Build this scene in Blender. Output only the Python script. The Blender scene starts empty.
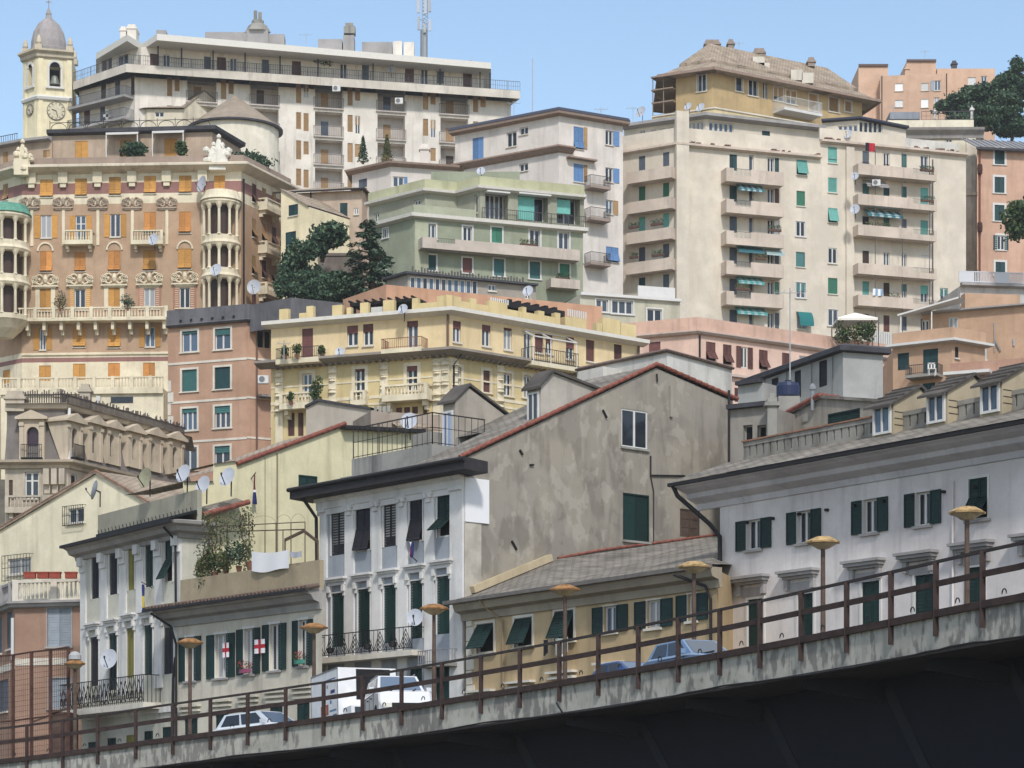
import bpy, math, random
from mathutils import Vector, Matrix
R = random.Random(11)
F, CX, YH = 2600.0, 512.0, 850.0          # focal length in pixels, principal column, horizon row
SC = bpy.context.scene
COL = SC.collection
rad = math.radians

def P(px, py, d):
    return Vector(((px - CX) / F * d, d, (YH - py) / F * d))

# ------------------------------------------------------------------ materials
def lin(c):
    return tuple((v / 255 / 12.92) if v / 255 <= 0.04045 else ((v / 255 + 0.055) / 1.055) ** 2.4 for v in c)

_MATS = {}
def plain(name, rgb, rough=0.7, metal=0.0, spec=0.3, var=0.0, scale=3.0, bump=0.0):
    if name in _MATS: return _MATS[name]
    m = bpy.data.materials.new(name); m.use_nodes = True
    nt = m.node_tree; b = nt.nodes['Principled BSDF']
    c = lin(rgb)
    b.inputs['Base Color'].default_value = (*c, 1)
    b.inputs['Roughness'].default_value = rough
    b.inputs['Metallic'].default_value = metal
    b.inputs['Specular IOR Level'].default_value = spec
    if var or bump:
        g = nt.nodes.new('ShaderNodeNewGeometry')
        n = nt.nodes.new('ShaderNodeTexNoise'); n.inputs['Scale'].default_value = scale; n.inputs['Detail'].default_value = 5
        nt.links.new(g.outputs['Position'], n.inputs['Vector'])
        if var:
            mr = nt.nodes.new('ShaderNodeMapRange')
            mr.inputs[1].default_value = 0.3; mr.inputs[2].default_value = 0.7
            mr.inputs[3].default_value = 1 - var; mr.inputs[4].default_value = 1 + var * 0.6
            nt.links.new(n.outputs['Fac'], mr.inputs[0])
            mx = nt.nodes.new('ShaderNodeVectorMath'); mx.operation = 'SCALE'
            mx.inputs[0].default_value = c
            nt.links.new(mr.outputs[0], mx.inputs['Scale'])
            nt.links.new(mx.outputs[0], b.inputs['Base Color'])
        if bump:
            bp = nt.nodes.new('ShaderNodeBump'); bp.inputs['Strength'].default_value = bump; bp.inputs['Distance'].default_value = 0.05
            nt.links.new(n.outputs['Fac'], bp.inputs['Height']); nt.links.new(bp.outputs[0], b.inputs['Normal'])
    _MATS[name] = m
    return m

def stucco(name, rgb, dirt=0.35, patch=0.15, dark=(88, 82, 78), streak=1.0, pale=None, rough=0.9, pscale=0.35):
    """plaster: cloudy patches, soot streaks that run down the wall, grain"""
    if name in _MATS: return _MATS[name]
    m = bpy.data.materials.new(name); m.use_nodes = True
    nt = m.node_tree; N = nt.nodes; L = nt.links
    b = N['Principled BSDF']; b.inputs['Roughness'].default_value = rough; b.inputs['Specular IOR Level'].default_value = 0.15
    g = N.new('ShaderNodeNewGeometry')
    def noise(scale, vec, detail=4, rg=0.55):
        n = N.new('ShaderNodeTexNoise'); n.inputs['Scale'].default_value = scale
        n.inputs['Detail'].default_value = detail; n.inputs['Roughness'].default_value = rg
        L.new(vec, n.inputs['Vector']); return n.outputs['Fac']
    def rng(v, a, b_, c, d):
        r = N.new('ShaderNodeMapRange'); L.new(v, r.inputs[0])
        for i, q in enumerate((a, b_, c, d)): r.inputs[i + 1].default_value = q
        return r.outputs[0]
    mp = N.new('ShaderNodeMapping'); mp.inputs['Scale'].default_value = (1.6, 1.6, 0.16)
    L.new(g.outputs['Position'], mp.inputs['Vector'])
    def mix(fac, a, bb):
        x = N.new('ShaderNodeMix'); x.data_type = 'RGBA'
        L.new(fac, x.inputs[0])
        for sock, v in ((x.inputs[6], a), (x.inputs[7], bb)):
            if isinstance(v, tuple): sock.default_value = (*v, 1)
            else: L.new(v, sock)
        return x.outputs[2]
    gm = sum(rgb) / 3; rgb = tuple(min(238, v * 0.74 + gm * 0.26 + 3) for v in rgb)
    base = lin(rgb)
    pl = lin(pale) if pale else tuple(min(1, v * 1.22 + 0.012) for v in base)
    c0 = mix(rng(noise(pscale, g.outputs['Position'], 7, 0.62), 0.42, 0.66, 0, 1), base, pl)
    dk = tuple(v * 0.72 for v in base)
    c1 = mix(rng(noise(1.1, g.outputs['Position'], 5), 0.5, 0.75, 0, patch * 2.2), c0, dk)
    c2 = mix(rng(noise(0.9, mp.outputs[0], 6, 0.6), 0.52, 0.76, 0, dirt * streak), c1, lin(dark))
    c3 = mix(rng(noise(9.0, g.outputs['Position'], 3), 0.35, 0.75, 0, 0.16), c2, dk)
    L.new(c3, b.inputs['Base Color'])
    bp = N.new('ShaderNodeBump'); bp.inputs['Strength'].default_value = 0.35; bp.inputs['Distance'].default_value = 0.03
    L.new(noise(5.0, g.outputs['Position'], 6), bp.inputs['Height']); L.new(bp.outputs[0], b.inputs['Normal'])
    _MATS[name] = m
    return m

def stain(m, scale, lo, hi, rgb, amt):
    """patches with edges of their own: run-off, repairs, fallen render"""
    nt = m.node_tree; N, L = nt.nodes, nt.links; b = N['Principled BSDF']; src = b.inputs['Base Color'].links[0].from_socket
    g = N.new('ShaderNodeNewGeometry'); mp = N.new('ShaderNodeMapping'); mp.inputs['Scale'].default_value = scale; L.new(g.outputs['Position'], mp.inputs['Vector'])
    n = N.new('ShaderNodeTexNoise'); n.inputs['Scale'].default_value = 1.0; n.inputs['Detail'].default_value = 5; L.new(mp.outputs[0], n.inputs['Vector'])
    n2 = N.new('ShaderNodeTexNoise'); n2.inputs['Scale'].default_value = .35; n2.inputs['Detail'].default_value = 2; L.new(g.outputs['Position'], n2.inputs['Vector'])
    a = N.new('ShaderNodeMath'); a.operation = 'MULTIPLY_ADD'; a.inputs[1].default_value = .45; L.new(n2.outputs['Fac'], a.inputs[0])
    s = N.new('ShaderNodeMath'); s.operation = 'MULTIPLY'; s.inputs[1].default_value = .8; L.new(n.outputs['Fac'], s.inputs[0]); L.new(s.outputs[0], a.inputs[2])
    r = N.new('ShaderNodeMapRange'); r.inputs[1].default_value = lo; r.inputs[2].default_value = hi; r.inputs[4].default_value = amt; L.new(a.outputs[0], r.inputs[0])
    x = N.new('ShaderNodeMix'); x.data_type = 'RGBA'; L.new(r.outputs[0], x.inputs[0]); L.new(src, x.inputs[6]); x.inputs[7].default_value = (*lin(rgb), 1); L.new(x.outputs[2], b.inputs['Base Color'])

def bricklike(name, rgb, rgb2, mortar, w, h, var=0.3, axis='xy'):
    """slates / roof tiles in courses (real size), laid in the object's generated plane through UV"""
    if name in _MATS: return _MATS[name]
    m = bpy.data.materials.new(name); m.use_nodes = True
    nt = m.node_tree; N = nt.nodes; L = nt.links
    b = N['Principled BSDF']; b.inputs['Roughness'].default_value = 0.85; b.inputs['Specular IOR Level'].default_value = 0.2
    uv = N.new('ShaderNodeUVMap')
    br = N.new('ShaderNodeTexBrick'); br.inputs['Scale'].default_value = 1.0
    br.inputs['Color1'].default_value = (*lin(rgb), 1); br.inputs['Color2'].default_value = (*lin(rgb2), 1)
    br.inputs['Mortar'].default_value = (*lin(mortar), 1); br.inputs['Mortar Size'].default_value = 0.03
    br.inputs['Brick Width'].default_value = w; br.inputs['Row Height'].default_value = h
    br.inputs['Bias'].default_value = 0.1
    L.new(uv.outputs[0], br.inputs['Vector'])
    g = N.new('ShaderNodeNewGeometry')
    n = N.new('ShaderNodeTexNoise'); n.inputs['Scale'].default_value = 0.9; n.inputs['Detail'].default_value = 6
    L.new(g.outputs['Position'], n.inputs['Vector'])
    r = N.new('ShaderNodeMapRange'); r.inputs[1].default_value = 0.3; r.inputs[2].default_value = 0.7
    r.inputs[3].default_value = 1 - var; r.inputs[4].default_value = 1 + var
    L.new(n.outputs['Fac'], r.inputs[0])
    v = N.new('ShaderNodeVectorMath'); v.operation = 'SCALE'
    L.new(br.outputs['Color'], v.inputs[0]); L.new(r.outputs[0], v.inputs['Scale'])
    L.new(v.outputs[0], b.inputs['Base Color'])
    bp = N.new('ShaderNodeBump'); bp.inputs['Strength'].default_value = 0.5; bp.inputs['Distance'].default_value = 0.03
    L.new(br.outputs['Fac'], bp.inputs['Height']); bp.invert = True; L.new(bp.outputs[0], b.inputs['Normal'])
    _MATS[name] = m
    return m

def glassy(name, rgb, rough=0.08, spec=0.5):
    return plain(name, rgb, rough, 0, spec)

# ------------------------------------------------------------------ mesh builder
class MB:
    def __init__(s): s.v, s.f, s.m, s.uv = [], [], [], {}
    def quad(s, a, b, c, d, mi=0, uv=None):
        i = len(s.v); s.v += [tuple(a), tuple(b), tuple(c), tuple(d)]
        if uv: s.uv[len(s.f)] = uv
        s.f.append((i, i + 1, i + 2, i + 3)); s.m.append(mi)
    def poly(s, pts, mi=0, uv=None):
        i = len(s.v); s.v += [tuple(p) for p in pts]
        if uv: s.uv[len(s.f)] = uv
        s.f.append(tuple(range(i, i + len(pts)))); s.m.append(mi)
    def box(s, x0, x1, y0, y1, z0, z1, mi=0, M=None):
        c = [(x0, y0, z0), (x1, y0, z0), (x1, y1, z0), (x0, y1, z0), (x0, y0, z1), (x1, y0, z1), (x1, y1, z1), (x0, y1, z1)]
        if M is not None: c = [tuple(M @ Vector(p)) for p in c]
        i = len(s.v); s.v += c
        for q in ((0, 3, 2, 1), (4, 5, 6, 7), (0, 1, 5, 4), (1, 2, 6, 5), (2, 3, 7, 6), (3, 0, 4, 7)):
            s.f.append(tuple(i + k for k in q)); s.m.append(mi)
    def beam(s, a, b, w, h=None, mi=0):
        """square bar from a to b"""
        a, b = Vector(a), Vector(b); h = h or w
        t = b - a
        L = t.length
        if L < 1e-6: return
        t /= L
        up = Vector((0, 0, 1)) if abs(t.z) < 0.95 else Vector((0, 1, 0))
        x = t.cross(up).normalized(); y = x.cross(t)
        M = Matrix((x, t, y)).transposed().to_4x4(); M.translation = a
        s.box(-w / 2, w / 2, 0, L, -h / 2, h / 2, mi, M)
    def tube(s, pts, r, n=8, mi=0, caps=True):
        pts = [Vector(p) for p in pts]; rs = r if isinstance(r, (list, tuple)) else [r] * len(pts)
        rings = []
        for k, p in enumerate(pts):
            t = (pts[min(k + 1, len(pts) - 1)] - pts[max(k - 1, 0)])
            t = t.normalized() if t.length > 1e-9 else Vector((0, 0, 1))
            up = Vector((0, 0, 1)) if abs(t.z) < 0.9 else Vector((1, 0, 0))
            x = t.cross(up).normalized(); y = x.cross(t)
            i = len(s.v)
            for j in range(n):
                a = 2 * math.pi * j / n
                s.v.append(tuple(p + (x * math.cos(a) + y * math.sin(a)) * rs[k]))
            rings.append(i)
        for a, b in zip(rings, rings[1:]):
            for j in range(n):
                s.f.append((a + j, a + (j + 1) % n, b + (j + 1) % n, b + j)); s.m.append(mi)
        if caps:
            s.f.append(tuple(rings[0] + j for j in range(n))[::-1]); s.m.append(mi)
            s.f.append(tuple(rings[-1] + j for j in range(n))); s.m.append(mi)
    def lathe(s, c, prof, n=16, mi=0, a0=0.0, a1=2 * math.pi, sx=1, sy=1):
        """prof = [(r,z)] round the vertical through c"""
        full = abs(a1 - a0 - 2 * math.pi) < 1e-6
        k = n if full else n + 1
        i = len(s.v)
        for r, z in prof:
            for j in range(k):
                a = a0 + (a1 - a0) * j / n
                s.v.append((c[0] + r * math.cos(a) * sx, c[1] + r * math.sin(a) * sy, c[2] + z))
        for q in range(len(prof) - 1):
            for j in range(n):
                j2 = (j + 1) % k
                s.f.append((i + q * k + j, i + q * k + j2, i + (q + 1) * k + j2, i + (q + 1) * k + j)); s.m.append(mi)
        if full:
            s.f.append(tuple(i + j for j in range(k))[::-1]); s.m.append(mi)
            e = i + (len(prof) - 1) * k
            s.f.append(tuple(e + j for j in range(k))); s.m.append(mi)
    def sweep(s, pts, prof, mi=0, closed=False, cap=True, loop=False):
        """prof [(out, z)] along a plan polyline read left to right; out is away from the wall"""
        pts = [Vector((p[0], p[1])) for p in pts]; n = len(pts); k = len(prof)
        offs = []
        for i in range(n):
            def nrm(a, b):
                t = (pts[b] - pts[a]).normalized(); return Vector((t.y, -t.x))
            if loop: n1, n2 = nrm((i - 1) % n, i), nrm(i, (i + 1) % n)
            else:
                n1 = nrm(i - 1, i) if i > 0 else nrm(i, i + 1)
                n2 = nrm(i, i + 1) if i < n - 1 else n1
            o = (n1 + n2); o /= max(0.35, (1 + n1.dot(n2)))
            offs.append(o)
        i0 = len(s.v)
        for p, o in zip(pts, offs):
            for (d, z) in prof:
                q = p + o * d; s.v.append((q.x, q.y, z))
        segs = n if loop else n - 1
        for a in range(segs):
            b = (a + 1) % n
            for j in range(k if closed else k - 1):
                j2 = (j + 1) % k
                s.f.append((i0 + a * k + j, i0 + b * k + j, i0 + b * k + j2, i0 + a * k + j2)); s.m.append(mi)
        if cap and not loop:
            s.f.append(tuple(i0 + j for j in range(k))); s.m.append(mi)
            s.f.append(tuple(i0 + (n - 1) * k + j for j in range(k))[::-1]); s.m.append(mi)
    def mesh(s, name, mats, off=None, smooth=False):
        me = bpy.data.meshes.new(name)
        v = s.v if off is None else [(a - off[0], b - off[1], c - off[2]) for a, b, c in s.v]
        me.from_pydata(v, [], s.f)
        for m in mats: me.materials.append(m)
        if len(mats) > 1:
            me.polygons.foreach_set('material_index', s.m)
        if s.uv:
            ul = me.uv_layers.new(name='UVMap')
            for fi, uvs in s.uv.items():
                p = me.polygons[fi]
                for li, q in zip(p.loop_indices, uvs): ul.data[li].uv = q
        if smooth: me.polygons.foreach_set('use_smooth', [True] * len(me.polygons))
        me.update()
        return me

def roofquad(mb, a, b, c, d, mi=0):
    """a,b along the eave, c,d along the ridge: metres as UV"""
    a, b, c, d = map(Vector, (a, b, c, d))
    ux = (b - a).normalized()
    vy = (d - a) - ux * (d - a).dot(ux)
    vy = vy.normalized() if vy.length > 1e-6 else Vector((0, 0, 1))
    mb.quad(a, b, c, d, mi, uv=[((p - a).dot(ux), (p - a).dot(vy)) for p in (a, b, c, d)])

def rooftri(mb, a, b, c, mi=0):
    a, b, c = map(Vector, (a, b, c))
    ux = (b - a).normalized(); vy = (c - a) - ux * (c - a).dot(ux); vy = vy.normalized()
    mb.poly([a, b, c], mi, uv=[((p - a).dot(ux), (p - a).dot(vy)) for p in (a, b, c)])

def wloc(o):
    l = Vector((0, 0, 0))
    while o is not None: l += o.location; o = o.parent
    return l

def mk(name, mb, mats, parent=None, smooth=False, label=None):
    """link a world-space mesh as one object; origin at its parent's origin (or its own base)"""
    if not isinstance(mats, (list, tuple)): mats = [mats]
    if parent is not None:
        o = bpy.data.objects.new(name, mb.mesh(name, mats, wloc(parent), smooth)); o.parent = parent
    else:
        xs, ys, zs = zip(*mb.v)
        off = ((min(xs) + max(xs)) / 2, (min(ys) + max(ys)) / 2, min(zs))
        o = bpy.data.objects.new(name, mb.mesh(name, mats, off, smooth)); o.location = off
    COL.objects.link(o)
    if label: o['label'] = label
    return o

def mk_each(name, mb, mats, parent, gap=0.12, smooth=False):
    """one object per separate piece of mb (pieces whose boxes touch within gap stay together)"""
    par = list(range(len(mb.v)))
    def find(a):
        while par[a] != a: par[a] = par[par[a]]; a = par[a]
        return a
    for f in mb.f:
        r0 = find(f[0])
        for k in f[1:]:
            r1 = find(k)
            if r1 != r0: par[r1] = r0
    isl = {}
    for fi, f in enumerate(mb.f): isl.setdefault(find(f[0]), []).append(fi)
    grp = []
    for fs in isl.values():
        vs = [mb.v[k] for fi in fs for k in mb.f[fi]]
        lo = [min(v[i] for v in vs) - gap for i in range(3)]; hi = [max(v[i] for v in vs) + gap for i in range(3)]
        grp.append([lo, hi, fs])
    done = False
    while not done:
        done = True; out = []
        for g in grp:
            for h in out:
                if all(g[0][i] <= h[1][i] and h[0][i] <= g[1][i] for i in range(3)):
                    h[0] = [min(a, b) for a, b in zip(g[0], h[0])]; h[1] = [max(a, b) for a, b in zip(g[1], h[1])]; h[2] = h[2] + g[2]; done = False; break
            else: out.append(g)
        grp = out
    res = []
    for lo, hi, fs in grp:
        m = MB()
        for fi in fs:
            if fi in mb.uv: m.uv[len(m.f)] = mb.uv[fi]
            i = len(m.v); m.v += [mb.v[k] for k in mb.f[fi]]; m.f.append(tuple(range(i, i + len(mb.f[fi])))); m.m.append(mb.m[fi])
        res.append(mk(name, m, mats, parent, smooth))
    return res

def mkl(name, mesh, parent, loc=(0, 0, 0), rz=0.0, label=None):
    """link a local-space mesh under parent"""
    o = bpy.data.objects.new(name, mesh); o.parent = parent; o.location = loc; o.rotation_euler = (0, 0, rz)
    COL.objects.link(o)
    if label: o['label'] = label
    return o

def tag(o, label, cat, group=None, kind=None):
    if label: o['label'] = label
    if cat: o['category'] = cat
    if group: o['group'] = group
    if kind: o['kind'] = kind
    return o

def empty(name, loc, label, cat, group=None, rz=0.0):
    o = bpy.data.objects.new(name, None); o.location = loc; o.rotation_euler = (0, 0, rz); o.empty_display_size = 0.5
    COL.objects.link(o); tag(o, label, cat, group)
    return o

def copy_tree(o, parent=None):
    c = o.copy(); COL.objects.link(c)
    if parent is not None: c.parent = parent
    for ch in [x for x in bpy.data.objects if x.parent is o]: copy_tree(ch, c)
    return c

_MESH = {}
def cached(key, build, mats, name, smooth=False):
    if key not in _MESH:
        mb = MB(); build(mb); _MESH[key] = mb.mesh(name, mats, None, smooth)
    return _MESH[key]

# ------------------------------------------------------------------ palette
WHITE = plain('white_paint', (206, 205, 203), 0.6, var=0.06, scale=2)
TRIM = stucco('pale_stone_trim', (203, 195, 180), 0.3, 0.2)
GREYTRIM = stucco('grey_stone_trim', (150, 146, 146), 0.35, 0.2)
DARKIN = plain('dark_interior', (22, 22, 26), 0.9)  # near-black stands in for the shade inside openings
IRON = plain('black_iron', (28, 27, 30), 0.6)
RUST = plain('rusty_steel', (78, 52, 46), 0.85, var=0.35, scale=4, bump=0.2)
GUTTER = plain('dark_gutter', (38, 35, 38), 0.6, var=0.2)
SLATE = bricklike('slate_roof', (122, 118, 112), (142, 136, 127), (84, 80, 77), 0.55, 0.22, 0.36)
BROWNTILE = bricklike('brown_grey_tile', (152, 138, 122), (168, 153, 136), (112, 102, 92), 0.4, 0.3, 0.25)
REDTILE = plain('red_clay_tile', (134, 82, 70), 0.85, var=0.4, scale=5, bump=0.3)
CONC = stucco('old_concrete', (142, 139, 132), 0.6, 0.3, (58, 56, 56))
DARKROOF = plain('dark_flashing', (66, 66, 72), 0.7, var=0.3, scale=1.5)
METAL = plain('galvanised_metal', (150, 152, 154), 0.4, 0.6, var=0.1)
GLASS = [glassy('window_glass_dark', (38, 42, 50)), glassy('window_glass_grey', (62, 68, 78)), glassy('window_glass_blue', (76, 92, 112)), plain('curtained_glass', (150, 152, 156), 0.15, 0, 0.5)]
SH = {
 'dkgreen': plain('dark_green_shutter', (20, 46, 44), 0.6, var=0.15),
 'black': plain('blackened_shutter', (34, 33, 40), 0.65, var=0.15),
 'olive': plain('olive_shutter', (128, 122, 62), 0.7, var=0.1),
 'orange': plain('orange_shutter', (190, 132, 74), 0.7, var=0.12),
 'amber': plain('amber_shutter', (184, 136, 72), 0.7, var=0.12),
 'pink': plain('faded_pink_shutter', (176, 128, 108), 0.7, var=0.12),
 'tan': plain('tan_shutter', (156, 126, 90), 0.7, var=0.15),
 'brown': plain('brown_shutter', (92, 62, 58), 0.7, var=0.15),
 'maroon': plain('maroon_shutter', (110, 72, 70), 0.7, var=0.12),
 'blue': plain('blue_shutter', (92, 126, 170), 0.6, var=0.12),
 'turq': plain('turquoise_blind', (100, 162, 154), 0.6, var=0.1),
 'teal': plain('teal_blind', (64, 108, 108), 0.6, var=0.1),
 'green': plain('green_blind', (58, 116, 94), 0.6, var=0.1),
 'white': plain('white_blind', (214, 214, 214), 0.6, var=0.05),
 'grey': plain('grey_shutter', (140, 148, 158), 0.6, var=0.1),
 'navy': plain('slate_blue_shutter', (84, 92, 104), 0.6, var=0.1),
 'wood': plain('old_wood', (74, 60, 52), 0.8, var=0.3),
}
# a paler teal for blinds in the far part of town
SH['farteal'] = plain('pale_teal_blind', (104, 160, 152), 0.7, var=0.1)
def fade(m, lo=.78, hi=1.28):
    """every shutter has weathered to its own shade"""
    nt = m.node_tree; b = nt.nodes['Principled BSDF']; l = b.inputs['Base Color'].links; oi = nt.nodes.new('ShaderNodeObjectInfo')
    r = nt.nodes.new('ShaderNodeMapRange'); r.inputs[3].default_value = lo; r.inputs[4].default_value = hi; nt.links.new(oi.outputs['Random'], r.inputs[0])
    v = nt.nodes.new('ShaderNodeVectorMath'); v.operation = 'SCALE'
    if l: nt.links.new(l[0].from_socket, v.inputs[0])
    else: v.inputs[0].default_value = b.inputs['Base Color'].default_value[:3]
    nt.links.new(r.outputs[0], v.inputs['Scale']); nt.links.new(v.outputs[0], b.inputs['Base Color'])
for _m in SH.values(): fade(_m)
for _m in GLASS: fade(_m, .6, 1.4)

# ------------------------------------------------------------------ facades and buildings
class Facade:
    def __init__(s, A, B, zb, zt):
        s.A, s.B = Vector(A), Vector(B); d = s.B - s.A
        s.L = d.length; s.u = d / s.L; s.n = Vector((s.u.y, -s.u.x)); s.ang = math.atan2(s.u.y, s.u.x)
        s.zb, s.zt = zb, zt; s.holes = []; s.zones = []; s.top = None
    def hit(s, px, py):
        rx, rz = (px - CX) / F, (YH - py) / F
        den = rx * s.n.x + s.n.y
        t = s.A.dot(s.n) / den
        p = Vector((rx * t, t))
        return (p - s.A).dot(s.u), rz * t
    def U(s, px): return s.hit(px, 0)[0]
    def Z(s, px, py): return s.hit(px, py)[1]
    def pt(s, u, z, out=0.0):
        q = s.A + s.u * u + s.n * out
        return Vector((q.x, q.y, z))
    def rect(s, x0, y0, x1, y1):
        xc = (x0 + x1) / 2
        return s.U(x0), s.U(x1), s.Z(xc, y1), s.Z(xc, y0)
    def ztop(s, u):
        if not s.top: return s.zt
        for (a, za), (b, zb) in zip(s.top, s.top[1:]):
            if a <= u <= b: return za + (zb - za) * (u - a) / max(1e-9, b - a)
        return s.top[0][1] if u < s.top[0][0] else s.top[-1][1]
    def build(s, mb, mi=0, dark=1):
        us = {0.0, s.L}
        for (a, b, c, d, dep, bm) in s.holes: us |= {max(0, a), min(s.L, b)}
        if s.top: us |= {min(max(q[0], 0), s.L) for q in s.top}
        us = sorted(us)
        for a, b in zip(us, us[1:]):
            if b - a < 1e-4: continue
            mid = (a + b) / 2
            cuts = sorted((h[2], h[3]) for h in s.holes if h[0] < mid < h[1])
            z = s.zb; spans = []
            for c, d in cuts:
                if c > z: spans.append((z, c, False))
                z = max(z, d)
            spans.append((z, None, True))
            for z0, z1, last in spans:
                za, zc = (s.ztop(a), s.ztop(b)) if last else (z1, z1)
                if max(za, zc) <= z0: continue
                edges = [z0] + [q for q in sorted(s.zones_z()) if z0 < q < min(za, zc)]
                for i, e in enumerate(edges):
                    t0, t1 = (edges[i + 1],) * 2 if i + 1 < len(edges) else (za, zc)
                    m_ = mi
                    for (q0, q1, mm) in s.zones:
                        if q0 <= e + 1e-4 < q1: m_ = mm
                    mb.quad(s.pt(a, e), s.pt(b, e), s.pt(b, t1), s.pt(a, t0), m_)
        for (a, b, c, d, dep, bm) in s.holes:
            o = -dep; w = mi if dep > 0.6 else mi
            mb.quad(s.pt(a, c), s.pt(a, c, o), s.pt(b, c, o), s.pt(b, c), w)
            mb.quad(s.pt(a, d, o), s.pt(a, d), s.pt(b, d), s.pt(b, d, o), w)
            mb.quad(s.pt(a, c, o), s.pt(a, c), s.pt(a, d), s.pt(a, d, o), w)
            mb.quad(s.pt(b, c), s.pt(b, c, o), s.pt(b, d, o), s.pt(b, d), w)
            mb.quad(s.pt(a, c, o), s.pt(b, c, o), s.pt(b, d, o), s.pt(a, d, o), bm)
    def zones_z(s): return {q for z in s.zones for q in z[:2]}

def eave_pts(pts, k, d):
    zt = (YH - pts[k][1]) * d / F
    return zt, [((x - CX) / F * (zt * F / (YH - y)), zt * F / (YH - y)) for x, y in pts]

class Bld:
    """a building from the image of one level line (its eave): corners read left to right"""
    def __init__(s, name, label, pts, k, d, zb, mat, T=10.0, cat='building', group=None, topcap=True, dz=0.0, extra=(), corners=None, zt=None, back=None, root=None):
        if corners is None: zt, cs = eave_pts(pts, k, d)
        else: cs = corners
        zt += dz
        s.zt, s.zb, s.c = zt, zb, [Vector(c) for c in cs]
        if back == 'ray':
            back = [s.c[-1] * (1 + T / s.c[-1].y) + Vector((-0.15, 0)), s.c[0] * (1 + T / s.c[0].y) + Vector((0.15, 0))]
        elif back is not None: back = [Vector(q) for q in back]
        elif len(cs) == 3 and T is None: back = [s.c[2] + s.c[0] - s.c[1]]
        else:
            n0 = (s.c[1] - s.c[0]).normalized(); n1 = (s.c[-1] - s.c[-2]).normalized()
            i0, i1 = Vector((-n0.y, n0.x)), Vector((-n1.y, n1.x))
            if len(cs) == 2: back = [s.c[-1] + i1 * T, s.c[0] + i0 * T]
            else: back = [s.c[-1] + Vector((0, 1)) * T + (s.c[-2] - s.c[-1]) * 0.1, s.c[0] + Vector((0, 1)) * T + (s.c[1] - s.c[0]) * 0.1]
        s.back = back
        cx = sum(p.x for p in s.c + back) / len(s.c + back); cy = sum(p.y for p in s.c + back) / len(s.c + back)
        s.root = root if root is not None else empty(name, (cx, cy, zb), label, cat, group)
        s.f = [Facade(a, b, zb, zt) for a, b in zip(s.c, s.c[1:])]
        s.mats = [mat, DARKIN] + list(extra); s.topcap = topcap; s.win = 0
    def foot(s): return s.c + s.back
    def finish(s, roofmat=None, name='wall'):
        mb = MB()
        for f in s.f: f.build(mb)
        ring = [s.c[-1]] + s.back + [s.c[0]]
        f0, f1 = s.f[0], s.f[-1]; hz = [f1.ztop(f1.L)] + [s.zt] * len(s.back) + [f0.ztop(0)]
        gab = len(s.f) == 1 and f0.top and len(s.back) == 2
        if gab: hz = [f0.ztop(f0.L)] * 2 + [f0.ztop(0)] * 2
        for i, (a, b) in enumerate(zip(ring, ring[1:])):
            if gab and i == 1:
                tp = [(a.x + (b.x - a.x) * (1 - q[0] / f0.L), a.y + (b.y - a.y) * (1 - q[0] / f0.L), q[1]) for q in f0.top[::-1]]
                mb.poly([(a.x, a.y, s.zb)] + [(b.x, b.y, s.zb)] + tp[::-1]); continue
            mb.quad((a.x, a.y, s.zb), (b.x, b.y, s.zb), (b.x, b.y, hz[i + 1]), (a.x, a.y, hz[i]))
        s.wall = mk(name, mb, s.mats, s.root)
        if s.topcap:
            t = MB(); t.poly([(p.x, p.y, s.zt - 0.02) for p in s.foot()])
            mk('roof', t, roofmat or CONC, s.root)
        return s
    def sweep(s, name, prof, mat, fs=None, closed=True, ends=(0, 0), label=None):
        """prof [(out, z offset from zt)]"""
        c = s.c if fs is None else s.c[fs[0]:fs[1] + 1]
        c = [Vector(q) for q in c]
        if ends[0]: c[0] = c[0] - (c[1] - c[0]).normalized() * ends[0]
        if ends[1]: c[-1] = c[-1] + (c[-1] - c[-2]).normalized() * ends[1]
        mb = MB(); mb.sweep(c, [(o, s.zt + z) for o, z in prof], 0, closed)
        return mk(name, mb, mat, s.root, label=label)
    def band(s, fi, px, y0, y1, out=0.06, mat=None, name='string_course', x0=None, x1=None):
        """level band on one facade; its rows read at column px"""
        f = s.f[fi]; za, zb = f.Z(px, y1), f.Z(px, y0)
        u0 = 0.0 if x0 is None else f.U(x0); u1 = f.L if x1 is None else f.U(x1)
        mb = MB(); A, B = f.pt(u0, 0), f.pt(u1, 0)
        mb.sweep([(A.x, A.y), (B.x, B.y)], [(0, za), (out, za), (out, zb), (0, zb)], 0, True)
        return mk(name, mb, mat or TRIM, s.root)

def plan(px, d): return Vector(((px - CX) / F * d, d))

class Frame:
    """s runs along a wall, t straight into the building"""
    def __init__(s, o, u): s.o = Vector(o); s.u = Vector(u).normalized(); s.g = Vector((-s.u.y, s.u.x))
    def p(s, a, t, z): q = s.o + s.u * a + s.g * t; return Vector((q.x, q.y, z))
    def prism(s, mb, a0, a1, poly, mi=0):
        """polygon [(t,z)] run from a0 to a1 along the wall"""
        n = len(poly); A = [s.p(a0, t, z) for t, z in poly]; B = [s.p(a1, t, z) for t, z in poly]
        mb.poly(A, mi); mb.poly(B[::-1], mi)
        for i in range(n):
            j = (i + 1) % n; mb.quad(A[i], B[i], B[j], A[j], mi)
    def box(s, mb, a0, a1, t0, t1, z0, z1, mi=0):
        s.prism(mb, a0, a1, [(t0, z0), (t1, z0), (t1, z1), (t0, z1)], mi)

def gtop(f, pts): f.top = [(f.U(x), f.Z(x, y)) for x, y in pts]

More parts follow.
